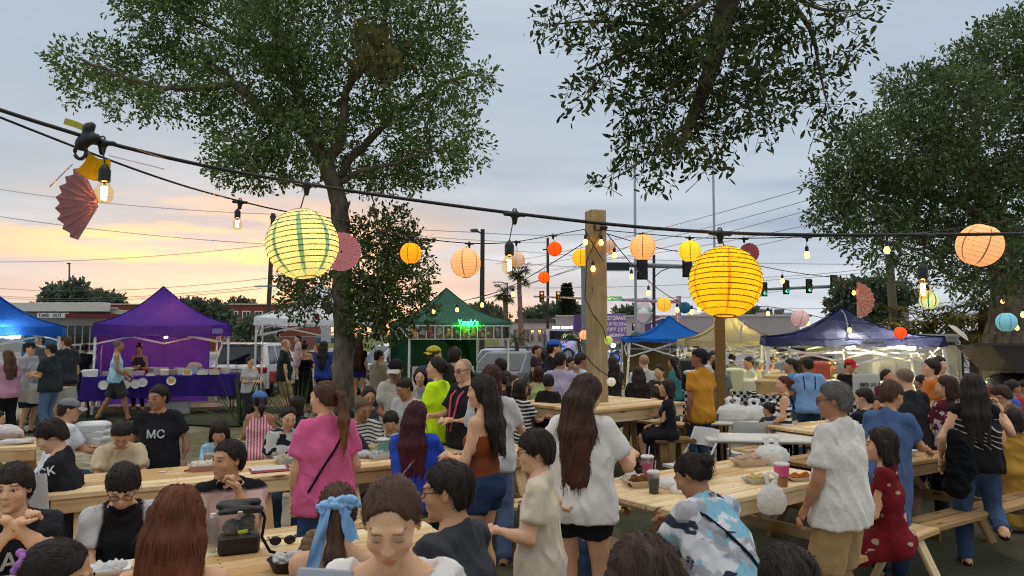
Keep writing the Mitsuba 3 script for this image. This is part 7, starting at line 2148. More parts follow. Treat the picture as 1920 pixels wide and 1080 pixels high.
fartree('rounded tree behind the pale shop, a thin mast rising out of it', [(108, 545, 28, 20), (140, 535, 25, 14), (95, 560, 18, 14), (135, 562, 40, 14), (160, 560, 20, 12)], 100, 1500, .75, 21)
fartree('low tree right of the rounded tree behind the pale shop', [(185, 557, 28, 12), (215, 560, 22, 10), (200, 568, 30, 8)], 104, 900, .75, 22)
fartree('leafy tree just right of the purple tent roof', [(360, 568, 28, 17), (395, 575, 32, 18), (415, 590, 22, 18), (380, 592, 30, 16)], 60, 1300, .5, 23)
fartree('small dark tree in front of the red building', [(445, 565, 14, 7), (465, 568, 12, 7), (452, 573, 16, 7)], 118, 500, .7, 24)
fartree('bushy tree standing at the right end of the red building', [(478, 602, 18, 14), (462, 612, 14, 12), (490, 618, 16, 16)], 58, 700, .5, 25)
fartree('broad dark tree beyond the white warehouse', [(1000, 590, 22, 12), (1030, 583, 28, 14), (1062, 578, 28, 13), (1040, 594, 50, 12), (1082, 586, 16, 12)], 120, 1700, .95, 26)
fartree('dark tree behind the green tent, lower than the palms', [(905, 580, 26, 16), (930, 592, 25, 14), (890, 590, 18, 12)], 75, 900, .6, 27)
fartree('round tree behind the storage building near the thin grey pole', [(1165, 585, 14, 7), (1185, 580, 16, 7), (1200, 585, 14, 6)], 125, 500, .8, 28)
fartree('small tree behind the storage building, right of the big yellow lantern', [(1410, 584, 12, 9), (1432, 590, 12, 6), (1400, 590, 8, 6)], 115, 450, .7, 29)
fartree('round tree right of the green traffic lights, behind the navy tent', [(1600, 530, 35, 24), (1640, 525, 35, 24), (1580, 560, 28, 22), (1620, 565, 45, 28), (1665, 560, 25, 30), (1690, 540, 20, 20)], 48, 2200, .42, 30, '465040', '727e62')
# cypress-like conifer
r_ = np.random.default_rng(31)
t = thing('conifer', 'narrow pointed conifer above the red traffic lights', 'tree')
b0, b1 = W(1063, 592, 118), W(1063, 535, 118)
pp, dd = [], []
for i in range(900):
    q = r_.uniform(0, 1)
    a = r_.uniform(0, 2 * np.pi)
    rr = 1.15 * (1 - q) ** .8 * r_.uniform(.3, 1)
    pp.append(b0 + (b1 - b0) * q + [rr * math.cos(a), rr * math.sin(a), 0])
    dd.append([math.cos(a), math.sin(a), .6])
m, c_ = leaves(np.array(pp), np.array(dd), .7, '2a3322', '434f38', r_)
part(t, 'crown', m, 'leaf', lc('2a3322', '434f38'), t=c_, smooth=False)
part(t, 'trunk', cyl((b0[0], 118, 0), b1, .25, 7, .04), 'bark')


# palms
def frond(base, az, ln, rise, droop, nl, lw, ll, r_, fan=False):
    d = np.array([math.sin(az), math.cos(az), 0])
    out = []
    if fan:
        tip = base + d * ln * .6 + np.array([0, 0, rise])
        out.append(tube([base, (base + tip) / 2 + [0, 0, .06 * ln], tip], [lw * .5, lw * .4, lw * .3], 4, False))
        sd = np.cross(d, [0, 0, 1])
        fwd = unit(d + np.array([0, 0, rise / ln * .6 - droop]))
        up_ = unit(np.cross(sd, fwd))
        for k in range(nl):
            a = (k / (nl - 1) - .5) * 3.6
            dr_ = unit(fwd * math.cos(a) + sd * math.sin(a) + up_ * r_.normal(0, .12) + np.array([0, 0, -.25 * abs(a) * .5]))
            e = tip + dr_ * ll * r_.uniform(.75, 1.1)
            wv = unit(np.cross(dr_, up_)) * lw
            mid = tip + dr_ * ll * .5
            out.append((np.array([tip, mid - wv, mid + wv, e + [0, 0, -.08 * ll]]), np.array([[0, 1, 2], [1, 3, 2]])))
        return out
    n = 9
    ts = np.linspace(0, 1, n)
    p = np.array([base + d * ln * (t - .12 * t * t) + np.array([0, 0, rise * t * 1.6 - droop * ln * t * t]) for t in ts])
    out.append(tube(p, np.linspace(lw * .6, lw * .15, n), 4, False))
    sd = np.cross(d, [0, 0, 1])
    for k in range(nl):
        t = .12 + .86 * k / nl
        q = base + d * ln * (t - .12 * t * t) + np.array([0, 0, rise * t * 1.6 - droop * ln * t * t])
        for sg in (-1, 1):
            dr_ = unit(sd * sg + d * .7 + np.array([0, 0, -.35 + r_.normal(0, .1)]))
            l2 = ll * (1 - .55 * abs(t - .45) * 1.6) * r_.uniform(.85, 1.1)
            wv = d * lw
            out.append((np.array([q, q + dr_ * l2 * .5 - wv, q + dr_ * l2 * .5 + wv, q + dr_ * l2 + [0, 0, -.12 * l2]]), np.array([[0, 1, 2], [1, 3, 2]])))
    return out


def palm(label, px, pyc, Y, R, seed, n=24, fan=True, name='palm_tree', thick=.2, c='3c4a2c'):
    r_ = np.random.default_rng(seed)
    t = thing(name, label, 'palm')
    top = W(px, pyc, Y)
    part(t, 'trunk', branch([(top[0] + .2 * R, Y, -.05), (top[0] + .1 * R, Y, top[2] * .5), top], thick * 1.2, thick * .85, 9), 'bark', smooth=True)
    for k in range(n):
        az = k * 2.4
        el = r_.uniform(-.5, .75)
        m_ = cat(frond(top + [0, 0, .1 * R], az, R * .75, R * el, .35 if fan else .75, 13 if fan else 14, R * .045 if fan else R * .022, R * (.6 if fan else .32), r_, fan))
        part(t, 'frond', m_, 'leaf', col(c) * r_.uniform(.7, 1.3), smooth=False)


palm('tall fan palm right of the green tent, its head against the pink sky', 973, 520, 66, 1.35, 41, 30, thick=.22)
palm('shorter shaggy palm just left of the tall fan palm', 946, 553, 70, 1.3, 42, 26, thick=.2)
for i, (px, pyc, Y, R) in enumerate(((1085, 642, 24, .75), (968, 640, 26, .7), (1172, 648, 25, .8))):
    palm(['small feathery palm left of the wooden post', 'small feathery palm beside the right leg of the green tent', 'small feathery palm right of the wooden post'][i], px, pyc, Y, R, 50 + i, 14, False, thick=.07, c='46562c')
# thicket of brown-green palmetto under the right tree
r_ = np.random.default_rng(61)
for i, (px, py, Y, n) in enumerate(((1690, 618, 21, 16), (1740, 605, 22, 18), (1790, 592, 21, 20), (1845, 585, 21.5, 20), (1895, 590, 20.5, 20), (1760, 640, 20, 14), (1830, 640, 20, 14), (1905, 635, 19.5, 14))):
    t = thing('palmetto', ['palmetto clump directly behind the right slope of the navy tent', 'palmetto clump behind the navy tent, second from the left of its row', 'palmetto clump above the tilted white paper shade', 'tall palmetto clump left of the blue lantern', 'palmetto clump behind the blue lantern at the right edge', 'low palmetto clump above the white trailer roof', 'low palmetto clump above the black grill trailer', 'low palmetto clump at the right edge behind the grill trailer'][i], 'palm')
    top = W(px, py, Y)
    part(t, 'trunk', cyl((top[0], Y, -.05), top, .2, 8, .16), 'bark')
    for k in range(n):
        m_ = cat(frond(top + r_.normal(0, .12, 3), k * 2.4 + r_.normal(0, .3), r_.uniform(.7, 1.1), r_.uniform(-.8, .7), .3, 13, .035, r_.uniform(.6, .85), r_, True))
        part(t, 'frond', m_, 'leaf', (col('5a5a30') if r_.uniform() > .4 else col('7d6c42')) * r_.uniform(.55, 1.0), smooth=False)
# spiky plants
for i, (px, Y, hgt, n) in enumerate(((452, 15.5, 1.25, 26), (560, 13.5, 1.25, 30), (485, 16.5, .9, 18))):
    t = thing('spiky_plant', ['sword leaved plant growing beside the right leg of the purple stall', 'sword leaved plant rising behind the pink shirt, left of the oak trunk', 'smaller sword leaved plant in front of the white car'][i], 'plant')
    x0 = GX(px, Y)
    for k in range(n):
        az, el = r_.uniform(0, 6.28), r_.uniform(.35, 1.5)
        d = np.array([math.cos(az) * math.cos(el), math.sin(az) * math.cos(el), math.sin(el)])
        ln = hgt * r_.uniform(.75, 1.15)
        b0 = np.array([x0, Y, .02]) + d * .04
        sd = unit(np.cross(d, [0, 0, 1])) * .022
        e = b0 + d * ln + [0, 0, -.22 * ln * (1 - math.sin(el))]
        mid = b0 + d * ln * .5
        part(t, 'blade', (np.array([b0 - sd * .7, b0 + sd * .7, mid - sd, mid + sd, e, mid + np.cross(sd, d) * .6]), np.array([[0, 1, 5], [0, 5, 2], [1, 3, 5], [2, 5, 4], [5, 3, 4]])), 'leaf', col('46543a') * r_.uniform(.7, 1.4), smooth=False)


# ---- the crowd
def pattern(fn, rough=.9, s=.005):
    return two(bump(pr(proc(fn), rough, sheen=.3, specular=.15), weave, s, .003))


def band(x, f, w_=.5):
    q = x * f
    return dr.select(q - dr.floor(q) < w_, 1.0, 0.0)


def ycos(yaw):
    return math.cos(math.radians(yaw)), -math.sin(math.radians(yaw))


scene['stripes_bw'] = pattern(lambda p, n, uv: mix([.03, .028, .035], [.62, .6, .57], band(p.z + .05 * (noise(p.x * 8, p.y * 8) - .5), 24, .45)))
scene['stripes_wide'] = pattern(lambda p, n, uv: mix([.02, .02, .022], [.66, .64, .6], band(p.z + .02 * noise(p.x * 9, p.y * 9), 15, .5)))
scene['stripes_cream'] = pattern(lambda p, n, uv: mix([.05, .048, .05], [.6, .57, .5], band(p.z + .06 * (noise(p.x * 7, p.y * 7) - .5), 30, .6)))
scene['stripes_pink'] = pattern(lambda p, n, uv: mix([.62, .10, .16], [.72, .58, .56], band(p.x * .9 + p.y * .3, 36, .5)))
scene['plaid'] = pattern(lambda p, n, uv: mix([.30, .28, .50], [.62, .60, .66], .5 * band(p.x + .4 * p.y, 14, .5) + .5 * band(p.z, 14, .5)))


def camo(p, n, uv):
    a = fbm(p.x * 9 + 3, p.y * 9, p.z * 11, 3)
    b = fbm(p.x * 13, p.y * 13 + 5, p.z * 10 + 2, 3)
    c_ = fbm(p.x * 7 + 11, p.y * 7, p.z * 16, 3)
    k = mix([.33, .34, .38], [.62, .63, .66], smoothstep(.44, .52, a))
    k = mix(k, [.20, .48, .60], smoothstep(.56, .60, b) * .9)
    k = mix(k, [.03, .035, .06], smoothstep(.61, .64, c_))
    return mix(k, [.30, .28, .29], smoothstep(.60, .63, fbm(p.x * 15 + 7, p.y * 15, p.z * 9, 2)) * .7)


scene['abstract_print'] = pattern(camo)
scene['floral_bw'] = pattern(lambda p, n, uv: mix([.02, .02, .022], [.55, .53, .5], smoothstep(.48, .52, fbm(p.x * 17, p.y * 17, p.z * 17 + 3, 2))))
scene['floral_red'] = pattern(lambda p, n, uv: mix(mix([.20, .012, .018], [.12, .008, .014], noise(p.x * 8, p.y * 8, p.z * 8)), [.42, .30, .22], smoothstep(.70, .74, fbm(p.x * 15 + 2, p.y * 15, p.z * 19, 2))))
scene['floral_maroon'] = pattern(lambda p, n, uv: mix([.09, .012, .022], [.48, .42, .46], smoothstep(.53, .58, fbm(p.x * 13 + 2, p.y * 13, p.z * 13, 3))))
scene['linen_print'] = pattern(lambda p, n, uv: mix([.66, .63, .58], [.40, .38, .36], smoothstep(.5, .6, fbm(p.x * 60, p.y * 60, p.z * 60, 2)) * .22), .9, .003)
scene['zebra'] = pattern(lambda p, n, uv: mix([.012, .011, .012], [.42, .37, .30], dr.select(p.z < 1.22, 1.0, 0.0) * dr.select(p.z > .98, 1.0, 0.0) * band(p.z + .35 * (p.x - 3.8) + .1 * noise(p.x * 9, p.z * 9), 20, .2)))
scene['lace'] = pattern(lambda p, n, uv: mix([.012, .012, .013], [.10, .08, .07], noise(p.x * 60, p.y * 60, p.z * 60)))

BK, DK = '222226', '2a211d'
B1, B2, B3 = '38281f', '4a3426', '261d19'
M, L_, D, DD = 'c0906c', 'd6a783', 'a67757', '8f644a'
P = person
# front row, at the nearest table
P('man in black tee with white letters, hands clasped before his mouth, gold bracelet', 26, 866, 3.65, 142, 'sit', hd=(22, 2), L=(-.21, .27, .09, .9, .2, -1), R=(-.165, .27, .07, .9, .1, -1), skin=L_, hair=('bangs', DK), top=('tee', BK), eyes=1, curl=.9,
  acc=[('text', 'PAC', .085, 'c4c4c4', 'front', .285, .0), ('bracelet', 'c29a4a', 1)])
P('young man in glasses and a black and white raglan polo, looking down at his hands', 232, 868, 3.95, 150, 'sit', lean=14, hd=(8, 24), L='table', R=(-.12, .36, -.23), skin=L_, hair=('bangs', B3), top=('polo', '222225', None, dict(cc='242428', raglan='b9b8b8')), acc=[('glasses',), ('mask', '161618')])
P('dark haired girl with a purple hair clip, her back at the bottom left', 112, 1004, 2.35, 62, 'sit', seat=.42, lean=6, hd=(6, 10), L='table', R='table', skin=M, hair=('up', B3), top=('tee', '1a1a1d'), acc=[('glasses',), ('scrunchie', 'a06aa8')], fem=1)
P('woman with very long reddish brown hair seated with her back to the camera', 335, 906, 2.75, -6, 'sit', lean=4, hd=(-8, 6), L=(-.02, .36, -.2), R='lap', skin=L_, hair=('long+down60', '5a2f18', '7a4526'), top=('strapless', '2a2a2e'), fem=1, bot=('jeans', '2a3040'))
P('man in pink shirt with black yoke, hand raised to his cheek', 428, 822, 4.45, 158, 'sit', lean=4, hd=(52, -2), L=(-.13, .23, .07), R='table', skin=M, hair=('short', B3), top=('polo', 'c2a39a', None, dict(cc='131315', yoke='151517')), eyes=.7, curl=1.0)
PR = P('woman with a dark ponytail tied with a light blue ribbon, back to the camera', 634, 900, 3.1, -4, 'sit', lean=5, hd=(-8, 8), L='table', R='table', skin=L_, hair=('up+tail42', B2), top=('drstrap', '22262c'), fem=1, bot=None)
P('woman with pinned back hair and white top walking toward the camera, looking down', 735, 890, 1.98, 182, hd=(-4, 20), lean=6, L='low', R='low', skin=L_, hair=('up', B2), top=('tee', 'd8d4d0', None, dict(neck=.095, vneck=1)), fem=1, bot=('jeans', '3a4a63'))
P('man in glasses and charcoal v-neck tee turned away to the left', 838, 860, 3.2, -62, 'sit', lean=4, hd=(-18, 4), L='table', R='lap', skin=M, hair=('short', B3), top=('tee', '3b3c41', None, dict(vneck=1)), acc=[('glasses',)], fat=1.05)
P('boy in glasses and cream tee with dark print, in profile', 1003, 806, 3.9, -84, hd=(-4, 6), L='bent', R='down', skin=L_, hair=('bangs', B3), top=('tee', 'cbbfa8', None, dict(hem=-.16, loose=.025)), bot=('longshorts', '2a2b30'), acc=[('glasses',), ('text', 'YEAR', .055, '26241f', 'front', .30, -.02)])
P('woman in white tee and black shorts with long straight dark hair, reaching to the table', 1100, 700, 4.6, 22, hd=(24, 22), lean=3, R=(.10, .34, -.20), L='back', skin=L_, hair=('long+down50', B1, '4a2a1c'), top=('tee', 'd6d2cc', None, dict(hem=-.10, loose=.028)), fem=1, bot=('hot', '242428'))
P('blurred head with dark tousled hair at the bottom, right of the centre', 1205, 992, 1.9, -10, 'sit', hd=(0, 5), L='lap', R='lap', skin=M, hair=('short+bob', B1), top=('tee', '1c1c20'), fem=1)
P('blurred dark haired head at the bottom right', 1476, 1012, 2.2, 5, 'sit', seat=.42, hd=(0, 5), L='lap', R='lap', skin=M, hair=('short', B3), top=('tee', '1a1b1f'))
P('woman with a bun in blue and grey abstract print blouse, bent over her food', 1296, 846, 4.1, -28, 'sit', lean=24, hd=(-26, 18), L='table', R=(-.10, .34, -.14), skin=D, hair=('up+bun', B3), top=('shirt', '9aa4ac', 'abstract_print', dict(sl=.95)), fem=1, fat=1.12, acc=[('strap', '1b1c1f', -1)])
P('grey haired man in white printed shirt and khaki shorts, standing with his back turned', 1562, 712, 4.65, -38, hd=(-20, 4), L=(.08, .12, -.50), R='down', skin=D, hair=('short', '5a5854', '8a8782'), top=('shirt', 'c8c2b8', 'linen_print'), bot=('shorts', '9c835c'), fat=1.12, acc=[('glasses',)])
P('woman in red floral dress sitting on the wooden bench', 1650, 800, 5.0, -62, 'sit', lean=3, hd=(0, 0), L='lap', R='lap', skin=L_, hair=('long+bob', B3), top=('dress', '8a1c28', 'floral_red'), bot=None, fem=1, fat=1.08, seat=.49)
P('short haired person in blue tee leaning over the table on the right', 1672, 713, 5.9, 52, lean=10, hd=(10, 14), R=(.0, .40, -.28), L='low', skin=M, hair=('short', B2), top=('tee', '4a5f86', None, dict(hem=-.42)), bot=('jeans', '2a3a52'), fem=1)
P('woman in jeans and black sleeveless top with pale print, one knee on the bench', 1822, 698, 6.2, 18, hd=(8, 4), R=(.12, .22, .02, .6, .1, -1), L=(.12, .02, -.46), skin=L_, hair=('long+down42', B3), top=('sleeveless', '141414', 'zebra'), bot=('jeans', '42536e'), fem=1, fat=1.1, feet=((-.10, .0, .075), (.12, -.30, .42)), shoes='2a1c16')
# left table group
P('boy in black tee writing at the end of the left table', 96, 783, 5.45, -112, 'sit', lean=10, hd=(-6, 22), L='table', R=(-.02, .36, -.22), skin=L_, hair=('bangs', B3), top=('tee', '242428'), acc=[('sleeveprint', 'CK', .06, 'd0d0d0', 0)])
P('young man in beige short sleeved shirt, head bowed over the table', 228, 790, 6.35, 150, 'sit', lean=16, hd=(2, 32), L='table', R='table', skin=M, hair=('short', B3), top=('shirt', 'c2b292'))
P('man in grey flat cap and white tee sitting with his back turned', 132, 746, 7.5, 38, 'sit', lean=10, hd=(22, 4), L=(.0, .40, -.26), R='table', skin=M, hair=('short', B3), top=('tee', 'cdcfd4'), acc=[('cap', '77777a', '9a9a9c')])
P('person in black cut by the left edge beside the white cloth', -6, 770, 8.2, 60, 'sit', lean=8, hd=(0, 6), L='table', R='table', skin=M, hair=('short', B3), top=('tee', '222225'))
P('boy in black tee with white monogram standing behind the left table', 297, 721, 6.75, 168, hd=(28, 8), L=(.10, .05, -.50), R='back', skin=D, hair=('short', B3), top=('tee', '222226', None, dict(hem=-.14)), bot=('pants', '151518'), acc=[('text', 'MC', .085, 'c0c8c8', 'front', .26, .0)])
P('girl in light blue tee with loose dark hair leaning on the table', 412, 790, 6.8, 150, 'sit', lean=12, hd=(14, 14), L='table', R='phone', skin=M, hair=('fringe+bob', B3), top=('tee', '9ec4dc'), fem=1)
P('girl in blue cap and pink striped dress seen from behind', 487, 734, 7.7, -12, hd=(-18, 2), L='bent', R='bent', skin=D, hair=('up+tail22', B3), top=('dresstank', 'd08a92', 'stripes_pink', dict(skirt=.45)), bot=None, fem=1, acc=[('cap', '4a6a9a', '5a7aaa')])
P('woman in black and white floral blouse eating at the left table', 541, 760, 7.15, 162, 'sit', lean=8, hd=(-14, 14), L='bent', R='bent', skin=L_, hair=('up', B3), top=('shirt', '8a8a86', 'floral_bw'), fem=1, fat=1.12)
P('woman in bright pink tee and jeans with a brown ponytail', 608, 710, 5.0, -34, hd=(-34, 0), L=(.05, .10, -.51), R=(.02, .12, -.48), skin=L_, hair=('up+tail38', B2, '8a5a34'), top=('tee', 'd2628c', None, dict(hem=-.13, loose=.022)), bot=('jeans', '3a4f72'), fem=1, acc=[('strap', '1a1a1c', 1)])
P('heavyset man with cropped hair in striped polo eating at the food table', 680, 745, 7.35, 160, 'sit', lean=10, hd=(-24, 18), L='table', R='bent', skin=D, hair=('buzz', '17130f'), top=('polo', '8a8478', 'stripes_cream'), fat=1.25)
P('woman with tied back hair just above the striped polo man', 692, 722, 8.5, 168, 'sit', hd=(-12, 16), L='table', R='table', skin=M, hair=('up+bun', B3), top=('tee', '4c4c52'), fem=1)
P('man in black cap with white brim and beige tee', 742, 672, 8.4, 150, hd=(38, 22), L='down', R='low', skin=DD, hair=('short', B3), top=('tee', 'b3aca0'), bot=('jeans', '3a4252'), acc=[('cap', '18181a', 'b8b6b0')])
P('boy in white tee bending to the food table before the cap man', 758, 708, 7.9, -148, hd=(16, 22), lean=6, L='bent', R='bent', skin=D, hair=('short', B3), top=('tee', 'b9b6b2'), bot=('shorts', '2f3442'))
P('woman with dark red hair in royal blue tee, back to the camera', 782, 750, 6.1, 8, 'sit', seat=.50, hd=(10, 6), L='table', R='table', skin=M, hair=('long+down42', '38141a', '55202a'), top=('tee', '2c48b0'), fem=1, acc=[('strap', '8a8a8e', 1)])
P('woman in neon yellow tee with a ponytail, looking left', 818, 666, 7.75, -72, hd=(-12, -2), L='bent', R=(.0, .24, -.26), skin=L_, hair=('up+tail32', B3), top=('tee', 'c6ef1e', None, dict(loose=.03)), bot=('jeans', '2b3242'), fem=1, fat=1.18)
P('bald man in black tee with a pink lanyard', 868, 672, 7.35, -128, hd=(-8, 8), L='bent', R=(-.02, .32, -.24), skin=L_, hair=('bald', '3a302a'), top=('tee', '222225'), bot=('pants', '1c1d22'), fat=1.12, acc=[('lanyard', 'd2546e'), ('glasses',)])
P('dark haired man in black tee behind the bald man', 853, 648, 9.3, -12, hd=(24, 4), skin=L_, hair=('short', B3), top=('tee', '242428'), bot=('pants', '1a1b1e'))
P('person with a yellow cap worn backward before the green tent', 815, 647, 10.4, 20, hd=(40, 0), skin=M, hair=('short', B2), top=('tee', '3a4a6a'), bot=('pants', '22242a'), acc=[('bcap', 'b0a83a')])
P('woman in brown strapless top and denim shorts with long dark hair', 903, 700, 5.25, -64, hd=(-14, 2), L='bent', R=(-.02, .24, -.28), skin=L_, hair=('long+down38', B3), top=('strapless', '7a4026'), bot=('hot', '2c3a56'), fem=1)
P('woman in white printed tee with long chestnut hair behind the strapless top', 924, 682, 6.2, 14, hd=(10, 4), L='low', R=(.02, .36, -.18), skin=M, hair=('long+down40', '3a1c16', '5a2f24'), top=('tee', 'c3c2c0'), bot=('jeans', '5f7390'), fem=1)
P('curly haired child in black and white stripes reaching for the high table', 977, 711, 8.5, 52, hd=(-8, 4), R=(.0, .38, -.18), L='low', skin=D, hair=('short+bob', B3), top=('tee', '888888', 'stripes_bw'), bot=('shorts', '22242a'), fem=1)
P('woman in lime green top sitting behind the high table, back turned', 1010, 687, 10.7, -6, 'sit', seat=.76, hd=(0, 0), L='lap', R='lap', skin=M, hair=('short+bob', '3a2418'), top=('dresstank', 'b4c884'), bot=None, fem=1)
P('seated woman at the left end of the high table looking over her shoulder', 964, 702, 9.9, 150, 'sit', seat=.62, hd=(-20, 4), skin=L_, hair=('up', B3), L='table', R='table', top=('tee', '3a2a2c'), fem=1)
P('man in lavender shirt holding up a phone', 1051, 658, 10.2, 18, hd=(10, 2), R=(.02, .34, .0), L='phone', skin=D, hair=('short', '1d1815'), top=('shirt', 'a9a3bc', None, dict(sl=.95)), bot=('pants', '3a3a42'), acc=[('phone', 1, 'c9c9c9')])
P('man in blue cap and black shirt, in profile', 1040, 635, 11.4, 68, hd=(8, 0), skin=L_, hair=('short', B3), top=('tee', '242428'), bot=('pants', '202126'), acc=[('cap', '2f5aa8', '3a66b4')])
P('man in pale blue shirt half hidden by the wooden post', 1090, 660, 11, 62, hd=(4, 10), L='bent', R='bent', skin=D, hair=('short', B3), top=('shirt', 'b4c0cc'), bot=('pants', '2c2d33'))
P('woman carrying a child beside the grey saloon', 1020, 655, 13, -30, hd=(-30, 4), L='bent', R='bent', skin=M, hair=('long+down30', B3), top=('tee', '2a2426'), fem=1)
P('small child held by the woman beside the grey saloon', 1007, 660, 12.7, 120, base=.62, hd=(0, 4), skin=M, hair=('short', B3), top=('tee', '3c3034'), bot=('shorts', '44383a'))
P('bald man in white collar with his back turned, right of the post', 1207, 664, 11.1, -6, skin=L_, hair=('bald', '4a3a30'), top=('shirt', 'c2bfbb'), bot=('pants', '2a2b30'))
P('woman with long straight black hair sitting at the high table, back turned', 1196, 688, 9.9 + .35, -4, 'sit', seat=.76, L='lap', R='lap', skin=L_, hair=('long+down55', B3), top=('tee', '26262a'), fem=1)
P('woman in black lace blouse sipping through a straw', 1236, 683, 10.7, -160, 'sit', seat=.76, hd=(18, 16), L='phone', R='bent', skin=L_, hair=('up+bun', B3), top=('tee', '202022', 'lace'), fem=1)
P('woman in black dress seated before the high table, face in profile', 1250, 712, 8.75, -78, 'sit', seat=.70, hd=(-6, 0), L='lap', R='table', skin=M, hair=('long+bob', B3), top=('dress', '222225'), bot=None, fem=1, fat=1.15)
P('man in mustard tee and dark cap looking left', 1310, 652, 9.6, -40, hd=(-26, -4), L='down', R=(.06, .02, -.52), skin=DD, hair=('short', B3), top=('tee', 'c2872a', None, dict(hem=-.14)), bot=('jeans', '3e5068'), acc=[('bcap', '23222a', '23222a')])
# right stalls
P('boy with shaved nape sitting at the white table', 1441, 756, 9.6, -24, 'sit', hd=(-16, 8), L='table', R='table', skin=L_, hair=('short', B3), top=('tee', '3c4048'))
P('woman in black and white striped strapless top with auburn bun', 1468, 704, 9.3, -66, hd=(-16, 2), L='low', R='low', skin=L_, hair=('up+bun', '4a2418'), top=('strapless', '888888', 'stripes_wide', dict(hem=-.1)), bot=('pants', '242428'), fem=1, acc=[('straps', '161618')])
P('vendor in pale yellow polo under the beige tent', 1403, 668, 13.9, -96, hd=(0, 6), L='bent', R='bent', skin=M, hair=('short', B3), top=('polo', 'c9c7a4'), bot=('pants', 'a8a68c'))
P('man in white shirt facing the camera beside the thin post', 1337, 657, 13.2, 176, hd=(0, 4), skin=M, hair=('short', B3), top=('shirt', 'c6c6c4'), bot=('pants', '5a5a58'))
P('man in grey white tee walking away under the beige tent', 1372, 663, 16.2, 6, skin=D, hair=('short', B3), top=('tee', 'aeb2b2'), bot=('pants', '3a3c40'))
P('person in pale cap working at the left end of the beige stall', 1294, 661, 15.2, 150, hd=(10, 20), L='bent', R='bent', skin=M, hair=('short', '4a3a26'), top=('tee', 'c8c6a2'), bot=('pants', '5c5c50'), acc=[('cap', 'c6bd8a')])
P('man in bright blue tee ordering at the navy tent', 1481, 671, 11.4, -70, hd=(-8, 2), L='bent', R='hip', skin=M, hair=('short', B3), top=('tee', '3a86b4'), bot=('shorts', '8f8a80'))
P('man in light blue shirt with a dark backpack strap', 1513, 668, 11.0, 12, hd=(-20, 4), R=(.12, .16, -.44), L='bent', skin=DD, hair=('short', B3), top=('tee', '7fa3cc'), bot=('jeans', '38506a'), acc=[('straps', '20242c')])
P('woman with reddish hair standing behind the cartons', 1447, 669, 14.2, 170, hd=(20, 10), L='bent', R='bent', skin=M, hair=('up', '4a2a1c'), top=('tee', 'b9aca0'), fem=1)
P('man in dark tee under the navy tent before the open boot', 1506, 652, 14.9, 172, skin=DD, hair=('short', B3), top=('tee', '26221f'), bot=('pants', '1f2024'))
P('blond person in olive grey tee lit by the floodlight', 1559, 676, 12.9, 160, hd=(-20, 14), L='bent', R='bent', skin=L_, hair=('short', '9a8c4a'), top=('tee', '8f9070'), bot=('pants', '44443c'))
P('man in red cap and black tee at the navy stall', 1594, 673, 12.6, 170, hd=(-16, 14), L='bent', R='bent', skin=M, hair=('short', B3), top=('tee', '1c1a1a'), bot=('pants', '202024'), acc=[('cap', 'b02a2a')])
P('person in dark navy tee sitting at the far table right', 1619, 725, 8.4, -20, 'sit', lean=6, hd=(-24, 8), L='table', R='table', skin=L_, hair=('short', B3), top=('tee', '23262e'))
P('woman in maroon blouse facing the camera at the navy stall', 1663, 692, 10.6, 168, hd=(-16, 2), L='bent', R='bent', skin=M, hair=('up', B3), top=('tee', '5a2430'), fem=1)
P('big man with shaved grey nape in black tee, back turned', 1694, 690, 7.4, -14, hd=(-20, 10), L='bent', R=(.0, .3, -.3), skin=L_, hair=('buzz', '3a3632'), top=('tee', '28282c', None, dict(loose=.03)), bot=('shorts', '26262a'), fat=1.3)
P('young man in orange tee looking up to the left', 1744, 671, 9.3, -74, hd=(-6, -14), L='low', R='down', skin=L_, hair=('bangs', B3), top=('tee', 'b8692a'), bot=('jeans', '3a4252'))
P('man with cropped hair and white tee behind the orange tee', 1762, 667, 10.2, 172, hd=(-8, 0), skin=L_, hair=('short', B3), top=('tee', 'bcb9b4'), bot=('jeans', '3a4252'))
P('woman in maroon and white floral blouse with short brown hair', 1773, 703, 7.3, -20, hd=(-30, 4), L=(-.02, .34, -.26), R='bent', skin=L_, hair=('short+bob', '3a2218'), top=('tee', '7a4a52', 'floral_maroon'), bot=('jeans', '2c303a'), fem=1)
P('person with black bun crouched behind the orange tee', 1725, 703, 10.8, -40, hd=(0, 8), skin=M, hair=('up+bun', B3), top=('tee', '1d1d1f'), fem=1)
P('brown haired child bending over a phone at the right edge', 1876, 722, 7.6, -30, lean=12, hd=(-10, 20), L='bent', R='bent', skin=M, hair=('short', '38241a'), top=('tee', '6a5240'), bot=('shorts', '3a3026'))
P('boy in bright blue tee at the right edge', 1899, 712, 9.2, 110, hd=(-20, 4), L='bent', R='bent', skin=D, hair=('short', B3), top=('tee', '3a5cae'), bot=('shorts', '22242c'))
P('girl in long yellow dress at the right edge', 1900, 768, 7.2, 20, hd=(10, 4), L='down', R='up', skin=L_, hair=('long+bob', B3), top=('dresstank', 'b48a3c', None, dict(skirt=.8)), bot=None, fem=1)
P('child in red tee cut by the right edge', 1922, 713, 9.8, 160, skin=D, hair=('short', B3), top=('tee', 'a83a34'), bot=('shorts', '24262e'))
P('man in lavender plaid shirt sitting beyond the white tee woman', 1112, 842, 5.75, 176, 'sit', lean=18, hd=(0, 20), L=(.14, .36, -.28), R=(.1, .36, -.28), skin=M, hair=('short', B3), top=('shirt', '9a9ac0', 'plaid', dict(sl=.9)), fat=1.2)
